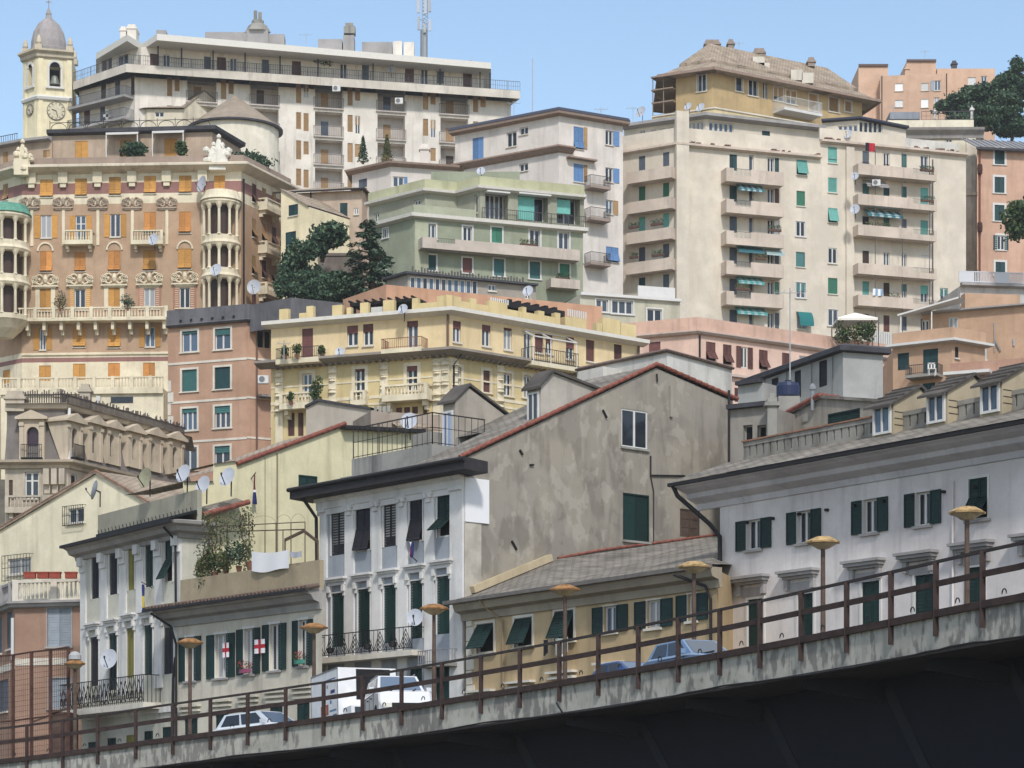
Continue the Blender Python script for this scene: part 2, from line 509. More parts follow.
def gable_roof(b, f, T, mat, th=0.14, over=0.15, name='roof', verge=None):
    """roof slabs behind a gable wall, and a verge of tiles along its edge"""
    mb = MB(); n = -f.n
    def q(u, z, t): p = f.A + f.u * u + n * t; return Vector((p.x, p.y, z))
    for (a, za), (c, zc) in zip(f.top, f.top[1:]):
        if abs(c - a) < 0.05: continue
        roofquad(mb, q(a, za + th, -over), q(c, zc + th, -over), q(c, zc + th, T + over), q(a, za + th, T + over))
        mb.quad(q(a, za, -over), q(a, za, T + over), q(c, zc, T + over), q(c, zc, -over))
        mb.quad(q(a, za, -over), q(c, zc, -over), q(c, zc + th, -over), q(a, za + th, -over))
        mb.quad(q(a, za, T + over), q(a, za + th, T + over), q(c, zc + th, T + over), q(c, zc, T + over))
    r = mk(name, mb, mat, b.root)
    if verge:
        v = MB()
        for (a, za), (c, zc) in zip(f.top, f.top[1:]):
            if abs(c - a) < 0.05: continue
            L = math.hypot(c - a, zc - za); k = max(1, int(L / 0.4))
            for i in range(k):
                u0, u1 = a + (c - a) * i / k, a + (c - a) * (i + 0.97) / k
                z0, z1 = za + (zc - za) * i / k, za + (zc - za) * (i + 0.97) / k
                v.tube([q(u0, z0 + th + 0.02, -over + 0.05), q(u1, z1 + th + 0.035, -over + 0.05)], 0.075, 8)
        mk('ridge_tiles', v, verge, r)
    return r

def box_on(f, x0, y0, x1, y1, out0, out1, mb, mi=0):
    """box on a facade from image columns/rows, from out0 to out1 metres off the wall"""
    a, b, c, d = f.rect(x0, y0, x1, y1)
    ubox(f, a, b, c, d, out0, out1, mb, mi)
def ubox(f, a, b, c, d, out0, out1, mb, mi=0):
    M = Matrix(((f.u.x, f.n.x, 0, f.A.x), (f.u.y, f.n.y, 0, f.A.y), (0, 0, 1, 0), (0, 0, 0, 1)))
    mb.box(a, b, out0, out1, c, d, mi, M)

# ------------------------------------------------------------------ windows (local frame: x along wall, y into wall, z up)
def louvre(mb, x0, x1, z0, z1, y, pitch=0.11, M=None, border=0.05):
    T = (lambda p: M @ Vector(p)) if M is not None else Vector
    def bx(*a): mb.box(*a, 0, M)
    bx(x0, x0 + border, y - 0.02, y + 0.025, z0, z1); bx(x1 - border, x1, y - 0.02, y + 0.025, z0, z1)
    bx(x0 + border, x1 - border, y - 0.02, y + 0.025, z0, z0 + border); bx(x0 + border, x1 - border, y - 0.02, y + 0.025, z1 - border, z1)
    a, b = x0 + border, x1 - border; z = z0 + border; top = z1 - border
    n = max(2, int(round((top - z) / pitch))); st = (top - z) / n
    for i in range(n):
        q = z + i * st
        mb.quad(T((a, y - 0.008, q)), T((b, y - 0.008, q)), T((b, y + 0.01, q + st)), T((a, y + 0.01, q + st)))
        mb.quad(T((a, y + 0.01, q + st)), T((b, y + 0.01, q + st)), T((b, y - 0.008, q + st)), T((a, y - 0.008, q + st)))

def win(b, fi, x0, y0, x1, y1, st='shut', c='dkgreen', depth=0.2, sur=0.0, surmat=None, sill=True, fr=None, glass=None,
        roll=0.5, leaves=2, mull=2, transom=False, tilt=(0.5, 32), pitch=None, name='window', swf=0.5, hole=True, sillmat=None, fpx=False, ped=None, openleft=True, openright=True, c2=None):
    f = b.f[fi] if isinstance(fi, int) else fi
    u0, u1, z0, z1 = f.rect(x0, y0, x1, y1)
    w, h = round(u1 - u0, 2), round(z1 - z0, 2)
    if hole: f.holes.append((u0, u1, z0, z1, depth, 1))
    fr = fr or (SH[c] if (c and st in ('shut', 'blind', 'proj') and not sur) else WHITE)
    pos = f.pt((u0 + u1) / 2, z0) - wloc(b.root)
    hw = w / 2; yd = depth - 0.03
    pitch = pitch or (0.12 if f.A.y < 160 else 0.2)
    hasglass = st in ('glass', 'open', 'roll', 'half')
    fw = 0.07 if f.A.y < 160 else 0.09
    def frame(mb):
        y0_, y1_ = yd - 0.06, yd
        mb.box(-hw, -hw + fw, y0_, y1_, 0, h); mb.box(hw - fw, hw, y0_, y1_, 0, h)
        mb.box(-hw + fw, hw - fw, y0_, y1_, h - fw, h); mb.box(-hw + fw, hw - fw, y0_, y1_, 0, fw)
        if hasglass:
            for i in range(1, mull):
                x = -hw + w * i / mull; mb.box(x - fw * 0.75, x + fw * 0.75, y0_ - 0.01, y1_ - 0.01, fw, h - fw)
            if transom: mb.box(-hw + fw, hw - fw, y0_ + 0.005, y1_ - 0.005, h * 0.68 - fw / 2, h * 0.68 + fw / 2)
    root = mkl(name, cached(('fr', w, h, hasglass, mull, transom, fr.name, depth, fw), frame, [fr], 'window_frame'), b.root, pos, f.ang)
    if hasglass:
        g = glass if glass is not None else GLASS[R.choice((0, 0, 1, 1, 2, 3))]
        def pane(mb): mb.quad((-hw + 0.02, yd - 0.03, 0.02), (hw - 0.02, yd - 0.03, 0.02), (hw - 0.02, yd - 0.03, h - 0.02), (-hw + 0.02, yd - 0.03, h - 0.02))
        mkl('pane', cached(('pn', w, h, g.name, depth), pane, [g], 'pane'), root)
    sm = SH[c] if c else None
    if st == 'shut':
        for i in range(leaves):
            a, e = -hw + w * i / leaves + 0.01, -hw + w * (i + 1) / leaves - 0.01
            def lf(mb): louvre(mb, a, e, 0.01, h - 0.01, 0.05, pitch)
            mkl('shutter', cached(('sh', w, h, i, leaves, c, pitch), lf, [sm], 'shutter'), root)
    elif st == 'blind':
        def bl(mb): louvre(mb, -hw + 0.02, hw - 0.02, 0.0, h - 0.01, 0.09, pitch * 0.8, None, 0.03)
        mkl('blind', cached(('bl', w, h, c, pitch), bl, [sm], 'blind'), root)
    elif st == 'roll':
        def rl(mb): louvre(mb, -hw + 0.02, hw - 0.02, h * (1 - roll), h - 0.01, 0.06, pitch * 0.8, None, 0.03)
        mkl('blind', cached(('rl', w, h, c, roll, pitch), rl, [sm], 'blind'), root)
    elif st in ('open', 'half'):
        sw = w * swf
        for i, on in ((-1, openleft), (1, openright)):
            if not on: continue
            a, e = (-hw - sw, -hw - 0.02) if i < 0 else (hw + 0.02, hw + sw)
            def lf(mb): louvre(mb, a, e, 0.0, h, -0.05, pitch)
            mkl('shutter', cached(('op', w, h, i, c, round(sw, 2), pitch), lf, [sm], 'shutter'), root)
    elif st == 'proj':
        fr_, an = tilt
        for i in range(leaves):
            a, e = -hw + w * i / leaves + 0.01, -hw + w * (i + 1) / leaves - 0.01
            def lf(mb):
                zh = h * fr_
                if fr_ < 0.97: louvre(mb, a, e, zh + 0.02, h - 0.01, 0.03, pitch)
                M = Matrix.Translation((0, 0.0, zh)) @ Matrix.Rotation(rad(-an), 4, 'X')
                louvre(mb, a, e, -zh + 0.02, 0, 0, pitch, M)
            mkl('shutter', cached(('pj', w, h, i, leaves, c, fr_, an, pitch), lf, [sm], 'shutter'), root)
    if sur:
        smt = surmat or TRIM
        def sr(mb):
            o = -0.045
            mb.box(-hw - sur, -hw, o, 0.01, -0.002, h + sur); mb.box(hw, hw + sur, o, 0.01, -0.002, h + sur)
            mb.box(-hw, hw, o + 0.004, 0.01, h, h + sur)
        mkl('surround', cached(('sr', w, h, sur, smt.name), sr, [smt], 'surround'), root)
    if sill:
        smt = sillmat or surmat or TRIM; s_ = sur + 0.06
        def sl(mb): mb.box(-hw - s_, hw + s_, -0.12, 0.05, -0.1, -0.004)
        mkl('sill', cached(('sl', w, round(s_, 2), smt.name), sl, [smt], 'sill'), root)
    if ped:
        pm = ped if not isinstance(ped, bool) else (surmat or TRIM)
        def pd(mb):
            zz = h + sur + 0.28
            a, e = -hw - sur - 0.12, hw + sur + 0.12
            mb.box(a - 0.12, e + 0.12, -0.34, 0.0, zz + 0.26, zz + 0.36)
            mb.box(a - 0.04, e + 0.04, -0.24, 0.0, zz + 0.16, zz + 0.258)
            mb.box(a, e, -0.15, 0.0, zz, zz + 0.158)
            for x in (a + 0.02, e - 0.2):
                mb.box(x, x + 0.18, -0.2, 0.0, zz - 0.3, zz - 0.002); mb.box(x + 0.02, x + 0.16, -0.12, 0, zz - 0.5, zz - 0.302)
        mkl('lintel', cached(('pd', w, h, sur, pm.name), pd, [pm], 'lintel'), root)
    b.win += 1
    return root

def wins(b, fi, rows, **kw):
    for r in rows:
        k = dict(kw)
        if len(r) > 6: k.update(r[6])
        win(b, fi, r[0], r[1], r[2], r[3], r[4], r[5], **k)

def chimney(b, x0, y0, x1, y1, d, mat=None, cap=True, name='chimney', w=None):
    a, e = P(x0, y1, d), P(x1, y0, d); m = MB(); w = w or (e.x - a.x)
    m.box(a.x, e.x, d, d + w, a.z, e.z)
    if cap: m.box(a.x - 0.12, e.x + 0.12, d - 0.12, d + w + 0.12, e.z - 0.35, e.z - 0.18); m.box(a.x + 0.1, e.x - 0.1, d + 0.1, d + w - 0.1, e.z, e.z + 0.25)
    return mk(name, m, mat or CONC, b.root)

def lerp_row(xs, w, xa, ya, xb, yb, h):
    """image rects for a row of openings whose tops lie on the line (xa,ya)-(xb,yb)"""
    for x in xs:
        y = ya + (yb - ya) * (x - xa) / (xb - xa)
        yield x - w / 2, y, x + w / 2, y + h

def balcony(b, fi, x0, x1, y, proj=1.1, hpx=10, kind='rail', mat=None, railmat=None, slab=0.16, px=None, step=0.14, sides=True, gap=None):
    """slab whose top is at image row y (read at column px) on the facade plane"""
    f = b.f[fi] if isinstance(fi, int) else fi
    px = px if px is not None else (x0 + x1) / 2
    mat = mat or TRIM; railmat = railmat or IRON
    if kind in ('solid', 'gapped'):       # the rows name the outer face of the parapet: its foot and its top
        fo = Facade(f.A + f.n * (proj + .1), f.B + f.n * (proj + .1), 0, 0)
        u0, u1 = fo.U(x0), fo.U(x1); zf = fo.Z(px, y); h = fo.Z(px, y - hpx) - zf; z = zf + slab + .03; h -= slab + .03
    else: u0, u1 = f.U(x0), f.U(x1); z = f.Z(px, y); h = f.Z(px, y - hpx) - z
    mb = MB(); ubox(f, u0, u1, z - slab, z, 0, proj, mb)
    if kind == 'stone':
        for k in (u0 + 0.25, u1 - 0.5):
            ubox(f, k, k + 0.25, z - slab - 0.35, z - slab - 0.002, 0, proj * 0.7, mb); ubox(f, k, k + 0.25, z - slab - 0.6, z - slab - 0.352, 0, proj * 0.35, mb)
    root = mk('balcony', mb, mat, b.root)
    r = MB()
    def run(a, b_, along):
        n = max(1, int(abs(b_ - a) / step))
        for i in range(n + 1):
            t = a + (b_ - a) * i / n
            if along: ubox(f, t - 0.012, t + 0.012, z, z + h - 0.03, proj - 0.05, proj - 0.026, r)
            else: ubox(f, (u0 + 0.03 if along is None else 0), 0, z, z, 0, 0, r)
    if kind == 'rail':
        run(u0 + 0.03, u1 - 0.03, True)
        ubox(f, u0, u1, z + h - 0.04, z + h, proj - 0.07, proj - 0.01, r); ubox(f, u0, u1, z + 0.08, z + 0.11, proj - 0.06, proj - 0.02, r)
        for uu in (u0 + 0.02, u1 - 0.045):
            ubox(f, uu, uu + 0.025, z + h - 0.04, z + h, 0, proj - 0.07, r)
            m = max(1, int(proj / step))
            for i in range(m): ubox(f, uu, uu + 0.024, z, z + h - 0.04, i * step + 0.02, i * step + 0.044, r)
        mk('railing', r, railmat, root)
    elif kind in ('solid', 'gapped'):
        zz = z - slab - 0.03
        if gap:
            ga, gb = fo.U(gap[0]), fo.U(gap[1])
            ubox(f, u0, ga, zz, z + h, proj, proj + 0.1, r); ubox(f, gb, u1, zz, z + h, proj, proj + 0.1, r)
            ubox(f, ga, gb, zz, z + h * 0.45, proj, proj + 0.1, r)
            q = MB(); n = max(2, int((gb - ga) / step))
            for i in range(n + 1): ubox(f, ga + (gb - ga) * i / n - 0.012, ga + (gb - ga) * i / n + 0.012, z + h * 0.45, z + h * 0.97, proj + 0.02, proj + 0.045, q)
            ubox(f, ga, gb, z + h * 0.97, z + h, proj + 0.01, proj + 0.06, q); mk('railing', q, railmat, root)
        else: ubox(f, u0, u1, zz, z + h, proj, proj + 0.1, r)
        for uu in (u0, u1 - 0.1): ubox(f, uu, uu + 0.1, z + 0.001, z + h - 0.003, 0, proj - 0.002, r)
        mk('parapet', r, mat, root)
    elif kind == 'stone':
        ubox(f, u0, u1, z + h - 0.12, z + h, proj - 0.24, proj, r); ubox(f, u0, u1, z + 0.001, z + 0.12, proj - 0.24, proj, r)
        for uu in (u0, u1 - 0.25): ubox(f, uu, uu + 0.25, z + 0.121, z + h - 0.121, proj - 0.25, proj + 0.01, r); ubox(f, uu + 0.02, uu + 0.22, z + h - 0.12, z + h - 0.003, 0, proj - 0.24, r); ubox(f, uu + 0.02, uu + 0.22, z, z + h * 0.6, 0, proj - 0.24, r)
        n = max(2, int((u1 - u0 - 0.5) / 0.26))
        for i in range(n):
            t = u0 + 0.25 + (u1 - u0 - 0.5) * (i + 0.5) / n
            p = f.pt(t, z, proj - 0.12); r.lathe(p, [(0.06, 0.12), (0.085, 0.3), (0.045, 0.55), (0.06, h - 0.12)], 6)
        mk('balustrade', r, mat, root)
    return root

def balustrade_line(pts3, h, mat, parent, step=0.28, post=None, th=0.22, name='balustrade'):
    """balusters between a plinth and a rail along 3D points"""
    r = MB()
    for a, b in zip(pts3, pts3[1:]):
        a, b = Vector(a), Vector(b); d = b - a; L = d.length; t = d / L
        up = Vector((0, 0, 1))
        r.beam(a + up * 0.07, b + up * 0.07, th, 0.14); r.beam(a + up * (h - 0.07), b + up * (h - 0.07), th * 1.1, 0.14)
        n = max(1, int(L / step)); pe = post or 8
        for i in range(n + 1):
            p = a + t * (L * i / n)
            if i % pe == 0: r.box(p.x - 0.17, p.x + 0.17, p.y - 0.17, p.y + 0.17, p.z, p.z + h + 0.04)
            else: r.lathe(p, [(0.06, 0.14), (0.09, 0.32), (0.045, h * 0.6), (0.06, h - 0.14)], 6)
    return mk(name, r, mat, parent)

def rail_line(pts3, h, mat, parent, step=0.14, r=0.012, mid=(), name='railing', postr=0.025, poststep=1.6):
    m = MB(); up = Vector((0, 0, 1))
    for a, b in zip(pts3, pts3[1:]):
        a, b = Vector(a), Vector(b); L = (b - a).length
        m.beam(a + up * h, b + up * h, 0.05); m.beam(a + up * 0.1, b + up * 0.1, 0.03)
        for q in mid: m.beam(a + up * h * q, b + up * h * q, 0.025)
        n = max(1, int(L / step))
        for i in range(n + 1):
            p = a.lerp(b, i / n); m.beam(p, p + up * h, 2 * r)
        n = max(1, int(L / poststep))
        for i in range(n + 1):
            p = a.lerp(b, i / n); m.beam(p, p + up * (h + 0.02), 2 * postr)
    return mk(name, m, mat, parent)
# =================================================================== foreground row
S_GREY = stucco('grey_stucco_gable', (148, 140, 128), 0.5, 0.28, (72, 70, 66), 1.0, (158, 150, 137), pscale=0.22)
stain(S_GREY, (.42, .42, .3), .56, .60, (152, 145, 133), .34); stain(S_GREY, (.3, .3, .7), .6, .68, (112, 106, 99), .16); stain(S_GREY, (1.6, 1.6, 1.2), .665, .69, (172, 166, 156), .45); stain(S_GREY, (1.1, 1.1, .35), .63, .7, (84, 80, 75), .34)
S_BLUEW = stucco('blue_white_plaster', (178, 180, 190), 0.45, 0.12, (104, 104, 112))
S_PALEG = stucco('pale_green_plaster', (186, 183, 166), 0.45, 0.15, (100, 98, 92))
S_PILW = stucco('white_pilaster_plaster', (206, 204, 202), 0.4, 0.1, (112, 110, 112))
S_CREAM3 = stucco('cream_plaster_low', (194, 186, 168), 0.5, 0.15, (104, 96, 88))
S_TAN = stucco('tan_parapet', (160, 142, 112), 0.45, 0.2, (96, 84, 70))
S_YELG = stucco('lemon_plaster', (206, 196, 152), 0.5, 0.12, (134, 122, 96))
S_CREAM7 = stucco('cream_gable_plaster', (222, 210, 176), 0.35, 0.12, (130, 118, 98))
S_SALM = stucco('salmon_plaster', (158, 120, 98), 0.35, 0.2, (98, 70, 62))
S_LILAC = stucco('lilac_white_plaster', (204, 196, 194), 0.4, 0.12, (112, 106, 110))
S_OCHRE = stucco('ochre_plaster', (190, 160, 114), 0.4, 0.15, (104, 88, 66))
S_BLUEPANEL = stucco('blue_grey_panel', (142, 150, 162), 0.4, 0.1, (96, 98, 104))
CORN = stucco('grey_cornice', (154, 149, 144), 0.35, 0.2, (70, 68, 70))  # the cornices' own grey plaster
BRICKPALE = stucco('stripped_stone', (176, 168, 154), 0.7, 0.5, (98, 84, 72), pscale=1.5)

def downpipe(b, pts, r=0.06, mat=None):
    m = MB(); m.tube(pts, r, 8); return mk('downpipe', m, mat or GUTTER, b.root)

def eave_tiles(b, fi, out, z, mat=None, step=0.3, r=0.11, ln=0.7, name='tile_edge', ends=(0.5, 0.5)):
    """a row of rounded tiles along an eave"""
    f = b.f[fi]; m = MB(); n = int((f.L + sum(ends)) / step)
    for i in range(n + 1):
        u = -ends[0] + i * step
        m.tube([f.pt(u, z + 0.04, out), f.pt(u, z + 0.04 + ln * 0.22, out - ln)], r, 7)
    return mk(name, m, mat or REDTILE, b.root)

# ---- salmon house, far left ----------------------------------------------------
b = Bld('salmon_house', 'salmon pink house with a white balustraded terrace, behind the rusty mesh screen',
        [(-30, 620), (15, 602), (92, 600)], 1, 140, 1, S_SALM, T=10)
win(b, 1, 47.5, 608, 71.5, 646.5, 'shut', 'grey', sur=0.06, surmat=GREYTRIM, pitch=0.14)
win(b, 1, 49, 678, 71, 708, 'shut', 'grey', sur=0.06, surmat=GREYTRIM, pitch=0.14)
win(b, 0, 7, 612, 12.5, 649, 'shut', 'navy'); win(b, 0, -4, 618, 2, 654, 'shut', 'navy'); win(b, 0, -2, 680, 8, 712, 'shut', 'navy')
b.finish(CONC)
b.sweep('cornice', [(0, 0), (0.5, 0), (0.5, -0.12), (0.35, -0.16), (0.3, -0.3), (0, -0.36)], GREYTRIM)
b.band(1, 50, 658, 665, 0.04, TRIM, x1=90); b.band(0, 5, 665, 672, 0.04, TRIM)
c = b.c; Z = b.zt + 0.02
n = [Vector((p.x, p.y, Z)) + Vector((0, 0.25, 0)) for p in c]
balustrade_line(n[1:], 1.15, TRIM, b.root, step=0.24, post=9)
balustrade_line(n[:2], 1.15, GREYTRIM, b.root, step=0.24, post=9)
m = MB(); m.tube([P(12.5, 618, 139.6), P(12.5, 660, 139.6)], 0.09); mk('downpipe', m, WHITE, b.root)
salmon = b

# ---- cream gable house behind it -------------------------------------------------
b = Bld('cream_gable_house', 'cream house showing a broad gable with two barred windows, above the salmon house',
        None, 0, 0, 4, S_CREAM7, corners=[plan(-25, 163), plan(150, 153)], zt=22, T=14)
f = b.f[0]; gtop(f, [(-25, 546), (97, 473.5), (150, 505)])
win(b, 0, 68, 508, 84, 523, 'glass', None, sur=0.0, sill=True)
win(b, 0, 7.5, 558, 31, 574, 'glass', None, glass=GLASS[3])
b.finish()  if False else None
mb = MB(); f.build(mb)
bk = b.back
for a, q, za, zq in ((b.c[1], bk[0], f.top[-1][1], f.top[-1][1]), (bk[1], b.c[0], f.top[0][1], f.top[0][1])):
    mb.quad((a.x, a.y, 4), (q.x, q.y, 4), (q.x, q.y, zq), (a.x, a.y, za))
mk('wall', mb, b.mats, b.root)
gable_roof(b, f, 14, BROWNTILE, verge=plain('pale_terracotta', (140, 110, 94), 0.85, var=0.3, scale=4))
def grille(b, f, x0, y0, x1, y1, out=0.3, n=9, name='window_grille'):
    a, e, z0, z1 = f.rect(x0, y0, x1, y1); m = MB()
    for i in range(n + 1):
        u = a + (e - a) * i / n; ubox(f, u - 0.012, u + 0.012, z0, z1, out - 0.024, out, m)
    for z in (z0, (z0 + z1) / 2, z1): ubox(f, a - 0.02, e + 0.02, z - 0.015, z + 0.015, out - 0.03, out + 0.005, m)
    for u in (a, e):
        for z in (z0, z1): ubox(f, u - 0.012, u + 0.012, z - 0.012, z + 0.012, 0, out, m)
    mk(name, m, IRON, b.root)
grille(b, f, 66, 506, 86, 525); grille(b, f, 5.5, 555, 33, 580)
cream7 = b

# ---- pale palazzo with five bays ---------------------------------------------------
b = Bld('pale_palazzo', 'pale green palazzo with five narrow bays between white pilasters and an iron balcony',
        [(82, 549), (182, 525.2), (207, 0)], 1, 124, 1, S_PALEG, corners=[plan(82, 133.8), plan(182, 124), (-14.63, 124.7)], zt=15.49, T=10)
f = b.f[0]
top = [(91.8, 99.7, 557.5, 598.5, 'black'), (109.7, 118, 553, 594.5, 'black'), (128.3, 135, 549, 590, 'olive'), (145.5, 153.8, 544.4, 586.6, 'dkgreen'), (165.3, 173, 540.8, 582.3, 'dkgreen')]
for i, (x0, x1, y0, y1, c) in enumerate(top):
    st = 'proj' if i == 4 else 'shut'
    win(b, 0, x0, y0, x1, y1, st, c, depth=0.14, sill=False, tilt=(0.55, 28) if i == 4 else (0.5, 32), sur=0.07, surmat=S_PILW)
low = [(90.6, 99, 637, 686, 'black'), (109, 117.5, 633, 690, 'dkgreen'), (127, 134.6, 628, 678, 'olive'), (144.4, 153, 625, 675, 'dkgreen'), (164, 174, 621.6, 674, 'black')]
for x0, x1, y0, y1, c in low:
    win(b, 0, x0, y0, x1, y1, 'shut', c, depth=0.14, sill=False, sur=0.07, surmat=S_PILW, ped=S_PILW)
for x0, x1, y0 in ((88, 97, 742), (107, 116, 738), (126, 134, 735), (144, 153, 731), (162, 171, 727)):
    win(b, 0, x0, y0, x1, y0 + 34, 'shut', 'dkgreen' if x0 != 126 else 'olive', depth=0.14, sill=False)
# pilasters between the bays, with brackets under the cornice
m = MB(); br = MB()
for x in (84, 104.5, 123.5, 140.5, 159.3, 178.6):
    u = f.U(x); z0 = f.Z(x, 705 - 0.22 * (x - 82)); w = 0.42 if x not in (84, 178.6) else 0.34
    ubox(f, u - w, u + w, z0, f.zt - 0.62, 0, 0.07, m)
    ubox(f, u - w * 0.9, u + w * 0.9, f.zt - 1.25, f.zt - 0.62, 0.07, 0.16, br); ubox(f, u - w * 0.6, u + w * 0.6, f.zt - 0.95, f.zt - 0.5, 0.162, 0.34, br)
mk_each('pilaster', m, S_PILW, b.root); mk_each('capital', br, S_PILW, b.root, .05)
b.finish(CONC)
b.sweep('cornice', [(0, -0.6), (0.12, -0.6), (0.18, -0.4), (0.5, -0.3), (0.6, -0.1), (0.8, 0.0), (0.85, 0.14), (0, 0.3)], CORN, ends=(0.55, 0.2))
b.sweep('gutter', [(0.8, 0.02), (1.0, 0.02), (1.0, 0.16), (0.8, 0.16)], GUTTER, fs=(0, 1), ends=(0.6, 0.6))
b.band(0, 130, 617, 621, 0.1, S_PILW, 'storey_band')
b.band(0, 130, 708, 716, 0.09, S_PILW, 'storey_band')
fl = b.f[1]
# roof slope and terrace parapet
m = MB(); fr = Frame(b.c[1], f.u)
zt = b.zt
roofquad(m, fr.p(-f.L - 0.4, -0.95, zt + 0.16), fr.p(0.6, -0.95, zt + 0.16), fr.p(0.2, 0.75, zt + 0.62), fr.p(-f.L + 0.3, 0.75, zt + 0.62)); mk('roof_slope', m, SLATE, b.root)
pw = MB(); fr.box(pw, -f.L + 0.3, 0.1, 0.75, 1.0, zt - 0.05, zt + 1.75)
mk('parapet', pw, stucco('grey_green_render', (150, 146, 128), 0.4, 0.2), b.root)
sp = MB()
for i in range(26):
    a = -f.L + 0.5 + i * 0.43
    sp.beam(fr.p(a, 0.72, zt + 0.62), fr.p(a, 0.66, zt + 0.95), 0.035)
sp.beam(fr.p(-f.L + 0.3, 0.7, zt + 0.7), fr.p(0.1, 0.7, zt + 0.7), 0.12)
mk('pigeon_spikes', sp, IRON, b.root)
# balcony with wrought iron
bal = balcony(b, 0, 76.5, 161, 707, 0.95, 27, 'rail', TRIM, IRON, slab=0.3, step=0.22, px=120)
m = MB(); u0, u1 = f.U(76.5), f.U(161); zb_ = f.Z(120, 707); h = f.Z(120, 682) - zb_
i = u0
while i < u1 - 0.5:
    for k in range(10):
        a0, a1 = k * 0.628, (k + 1) * 0.628
        m.beam(f.pt(i + 0.25 + 0.16 * math.cos(a0), zb_ + h * 0.35 + 0.2 * math.sin(a0), 0.92), f.pt(i + 0.25 + 0.16 * math.cos(a1), zb_ + h * 0.35 + 0.2 * math.sin(a1), 0.92), 0.03)
    m.beam(f.pt(i, zb_ + 0.1, 0.92), f.pt(i + 0.5, zb_ + h * 0.9, 0.92), 0.025); m.beam(f.pt(i + 0.5, zb_ + 0.1, 0.92), f.pt(i, zb_ + h * 0.9, 0.92), 0.025)
    i += 0.5
mk('scrollwork', m, IRON, bal)
fl2 = b.f[0]
downpipe(b, [f.pt(f.L - 0.35, zt - 0.1, 0.8), f.pt(f.L - 0.3, zt - 0.7, 0.2), f.pt(f.L - 0.3, 11.6, 0.18)], 0.06)
downpipe(b, [f.pt(f.L - 0.3, 9.2, 0.2), f.pt(f.L - 0.55, 8.2, 0.2), f.pt(f.L - 0.6, 6.0, 0.2)], 0.07)
palazzo2 = b

# ---- low cream house with roof terrace ----------------------------------------------
b = Bld('low_cream_house', 'low cream house with green shutters, a tiled eave and a planted roof terrace',
        None, 0, 0, 1, S_CREAM3, corners=[plan(177, 123.6), plan(322, 114.5)], zt=11.36, T=6, back='ray')
f = b.f[0]
wn = [(187, 194, 637, 681, 0), (216.5, 226, 634, 678, 1), (245, 252.6, 628.5, 674.5, 2), (271, 278.7, 624, 670.5, 3), (300, 306.5, 620, 666, 4)]
for x0, x1, y0, y1, i in wn:
    win(b, 0, x0 - 1, y0, x1 + 1, y1, 'open', 'dkgreen', depth=0.22, swf=0.72, mull=2, glass=GLASS[3 if i in (1, 2) else 0], sur=0.1, surmat=S_PILW, sillmat=GREYTRIM)
for x in (191, 222, 249, 276, 303):
    y = 727 - (x - 191) * 0.165
    win(b, 0, x - 6.5, y - 9, x + 6.5, y + 32, 'shut', 'dkgreen', depth=0.15, sill=False)
    m = MB(); a, e = f.U(x - 9), f.U(x + 9); z = f.Z(x, y - 22)
    for k in range(3): ubox(f, a - 0.05 * (2 - k), e + 0.05 * (2 - k), z - 0.22 * k - 0.1, z - 0.22 * k, 0, 0.22 - 0.06 * k, m)
    mk('blind_panel_moulding', m, S_CREAM3, b.root)
b.finish(CONC)
b.sweep('cornice', [(0, -0.75), (0.1, -0.75), (0.15, -0.45), (0.45, -0.35), (0.6, -0.12), (0.75, -0.1), (0.75, 0.05), (0, 0.2)], CORN, ends=(1.0, 0.0))
eave_tiles(b, 0, 0.95, b.zt + 0.08, plain('grey_old_tile', (104, 88, 80), 0.85, var=0.35, scale=4), ends=(1.3, 0.1))
b.sweep('gutter', [(0.95, -0.02), (1.08, -0.02), (1.08, 0.1), (0.95, 0.1)], GUTTER, ends=(1.3, 0.1))
m = MB(); fr3 = Frame(b.c[1], f.u)
fr3.box(m, -f.L + 0.3, -0.15, 0.0, 0.2, b.zt + 0.1, 12.8)
fr3.box(m, -f.L + 0.3, -f.L + 0.5, 0.201, 4.5, b.zt + 0.1, 12.795)
mk('terrace_parapet', m, S_TAN, b.root)
# drainpipes at the left end and the right end
downpipe(b, [f.pt(-0.9, b.zt - 0.1, 0.9), f.pt(0.0, b.zt - 0.75, 0.35), f.pt(0.15, b.zt - 1.6, 0.14), f.pt(0.15, 2, 0.14)], 0.06)
low3 = b

# ---- lemon gable house behind the terrace ---------------------------------------------
b = Bld('lemon_gable_house', 'lemon yellow blank gable with a red tiled verge, behind the roof terrace',
        None, 0, 0, 3, S_YELG, corners=[plan(183, 126.2), plan(420, 134.6)], zt=18, T=9, back='ray', topcap=False)
f = b.f[0]
gtop(f, [(183, 482), (213, 481.5), (213.4, 464), (236, 461), (236.3, 466.5), (345, 426), (420, 432)])
win(b, 0, 298.5, 475.5, 317.5, 494, 'shut', 'dkgreen', depth=0.1, sill=False)
b.finish(CONC)
m = MB()
for (a, za), (e, ze) in zip(f.top, f.top[1:]):
    if e - a < 0.05: continue
    roofquad(m, f.pt(a, za + 0.01, 0.15), f.pt(e, ze + 0.01, 0.15), f.pt(e, ze + 0.01, -6), f.pt(a, za + 0.01, -6))
mk('roof', m, BROWNTILE, b.root)
v = MB(); (a, za), (e, ze) = f.top[4], f.top[5]
for k in range(18):
    t0, t1 = k / 18, (k + 0.97) / 18
    v.tube([f.pt(a + (e - a) * t0, za + (ze - za) * t0 + 0.12, 0.05), f.pt(a + (e - a) * t1, za + (ze - za) * t1 + 0.14, 0.05)], 0.115, 8)
mk('red_verge_tiles', v, REDTILE, b.root)
v = MB(); v.beam(f.pt(f.U(340), f.Z(340, 428), 0.3), f.pt(f.U(420), f.Z(420, 432), 0.3), 0.5, 0.16); mk('eave_board', v, GUTTER, b.root)
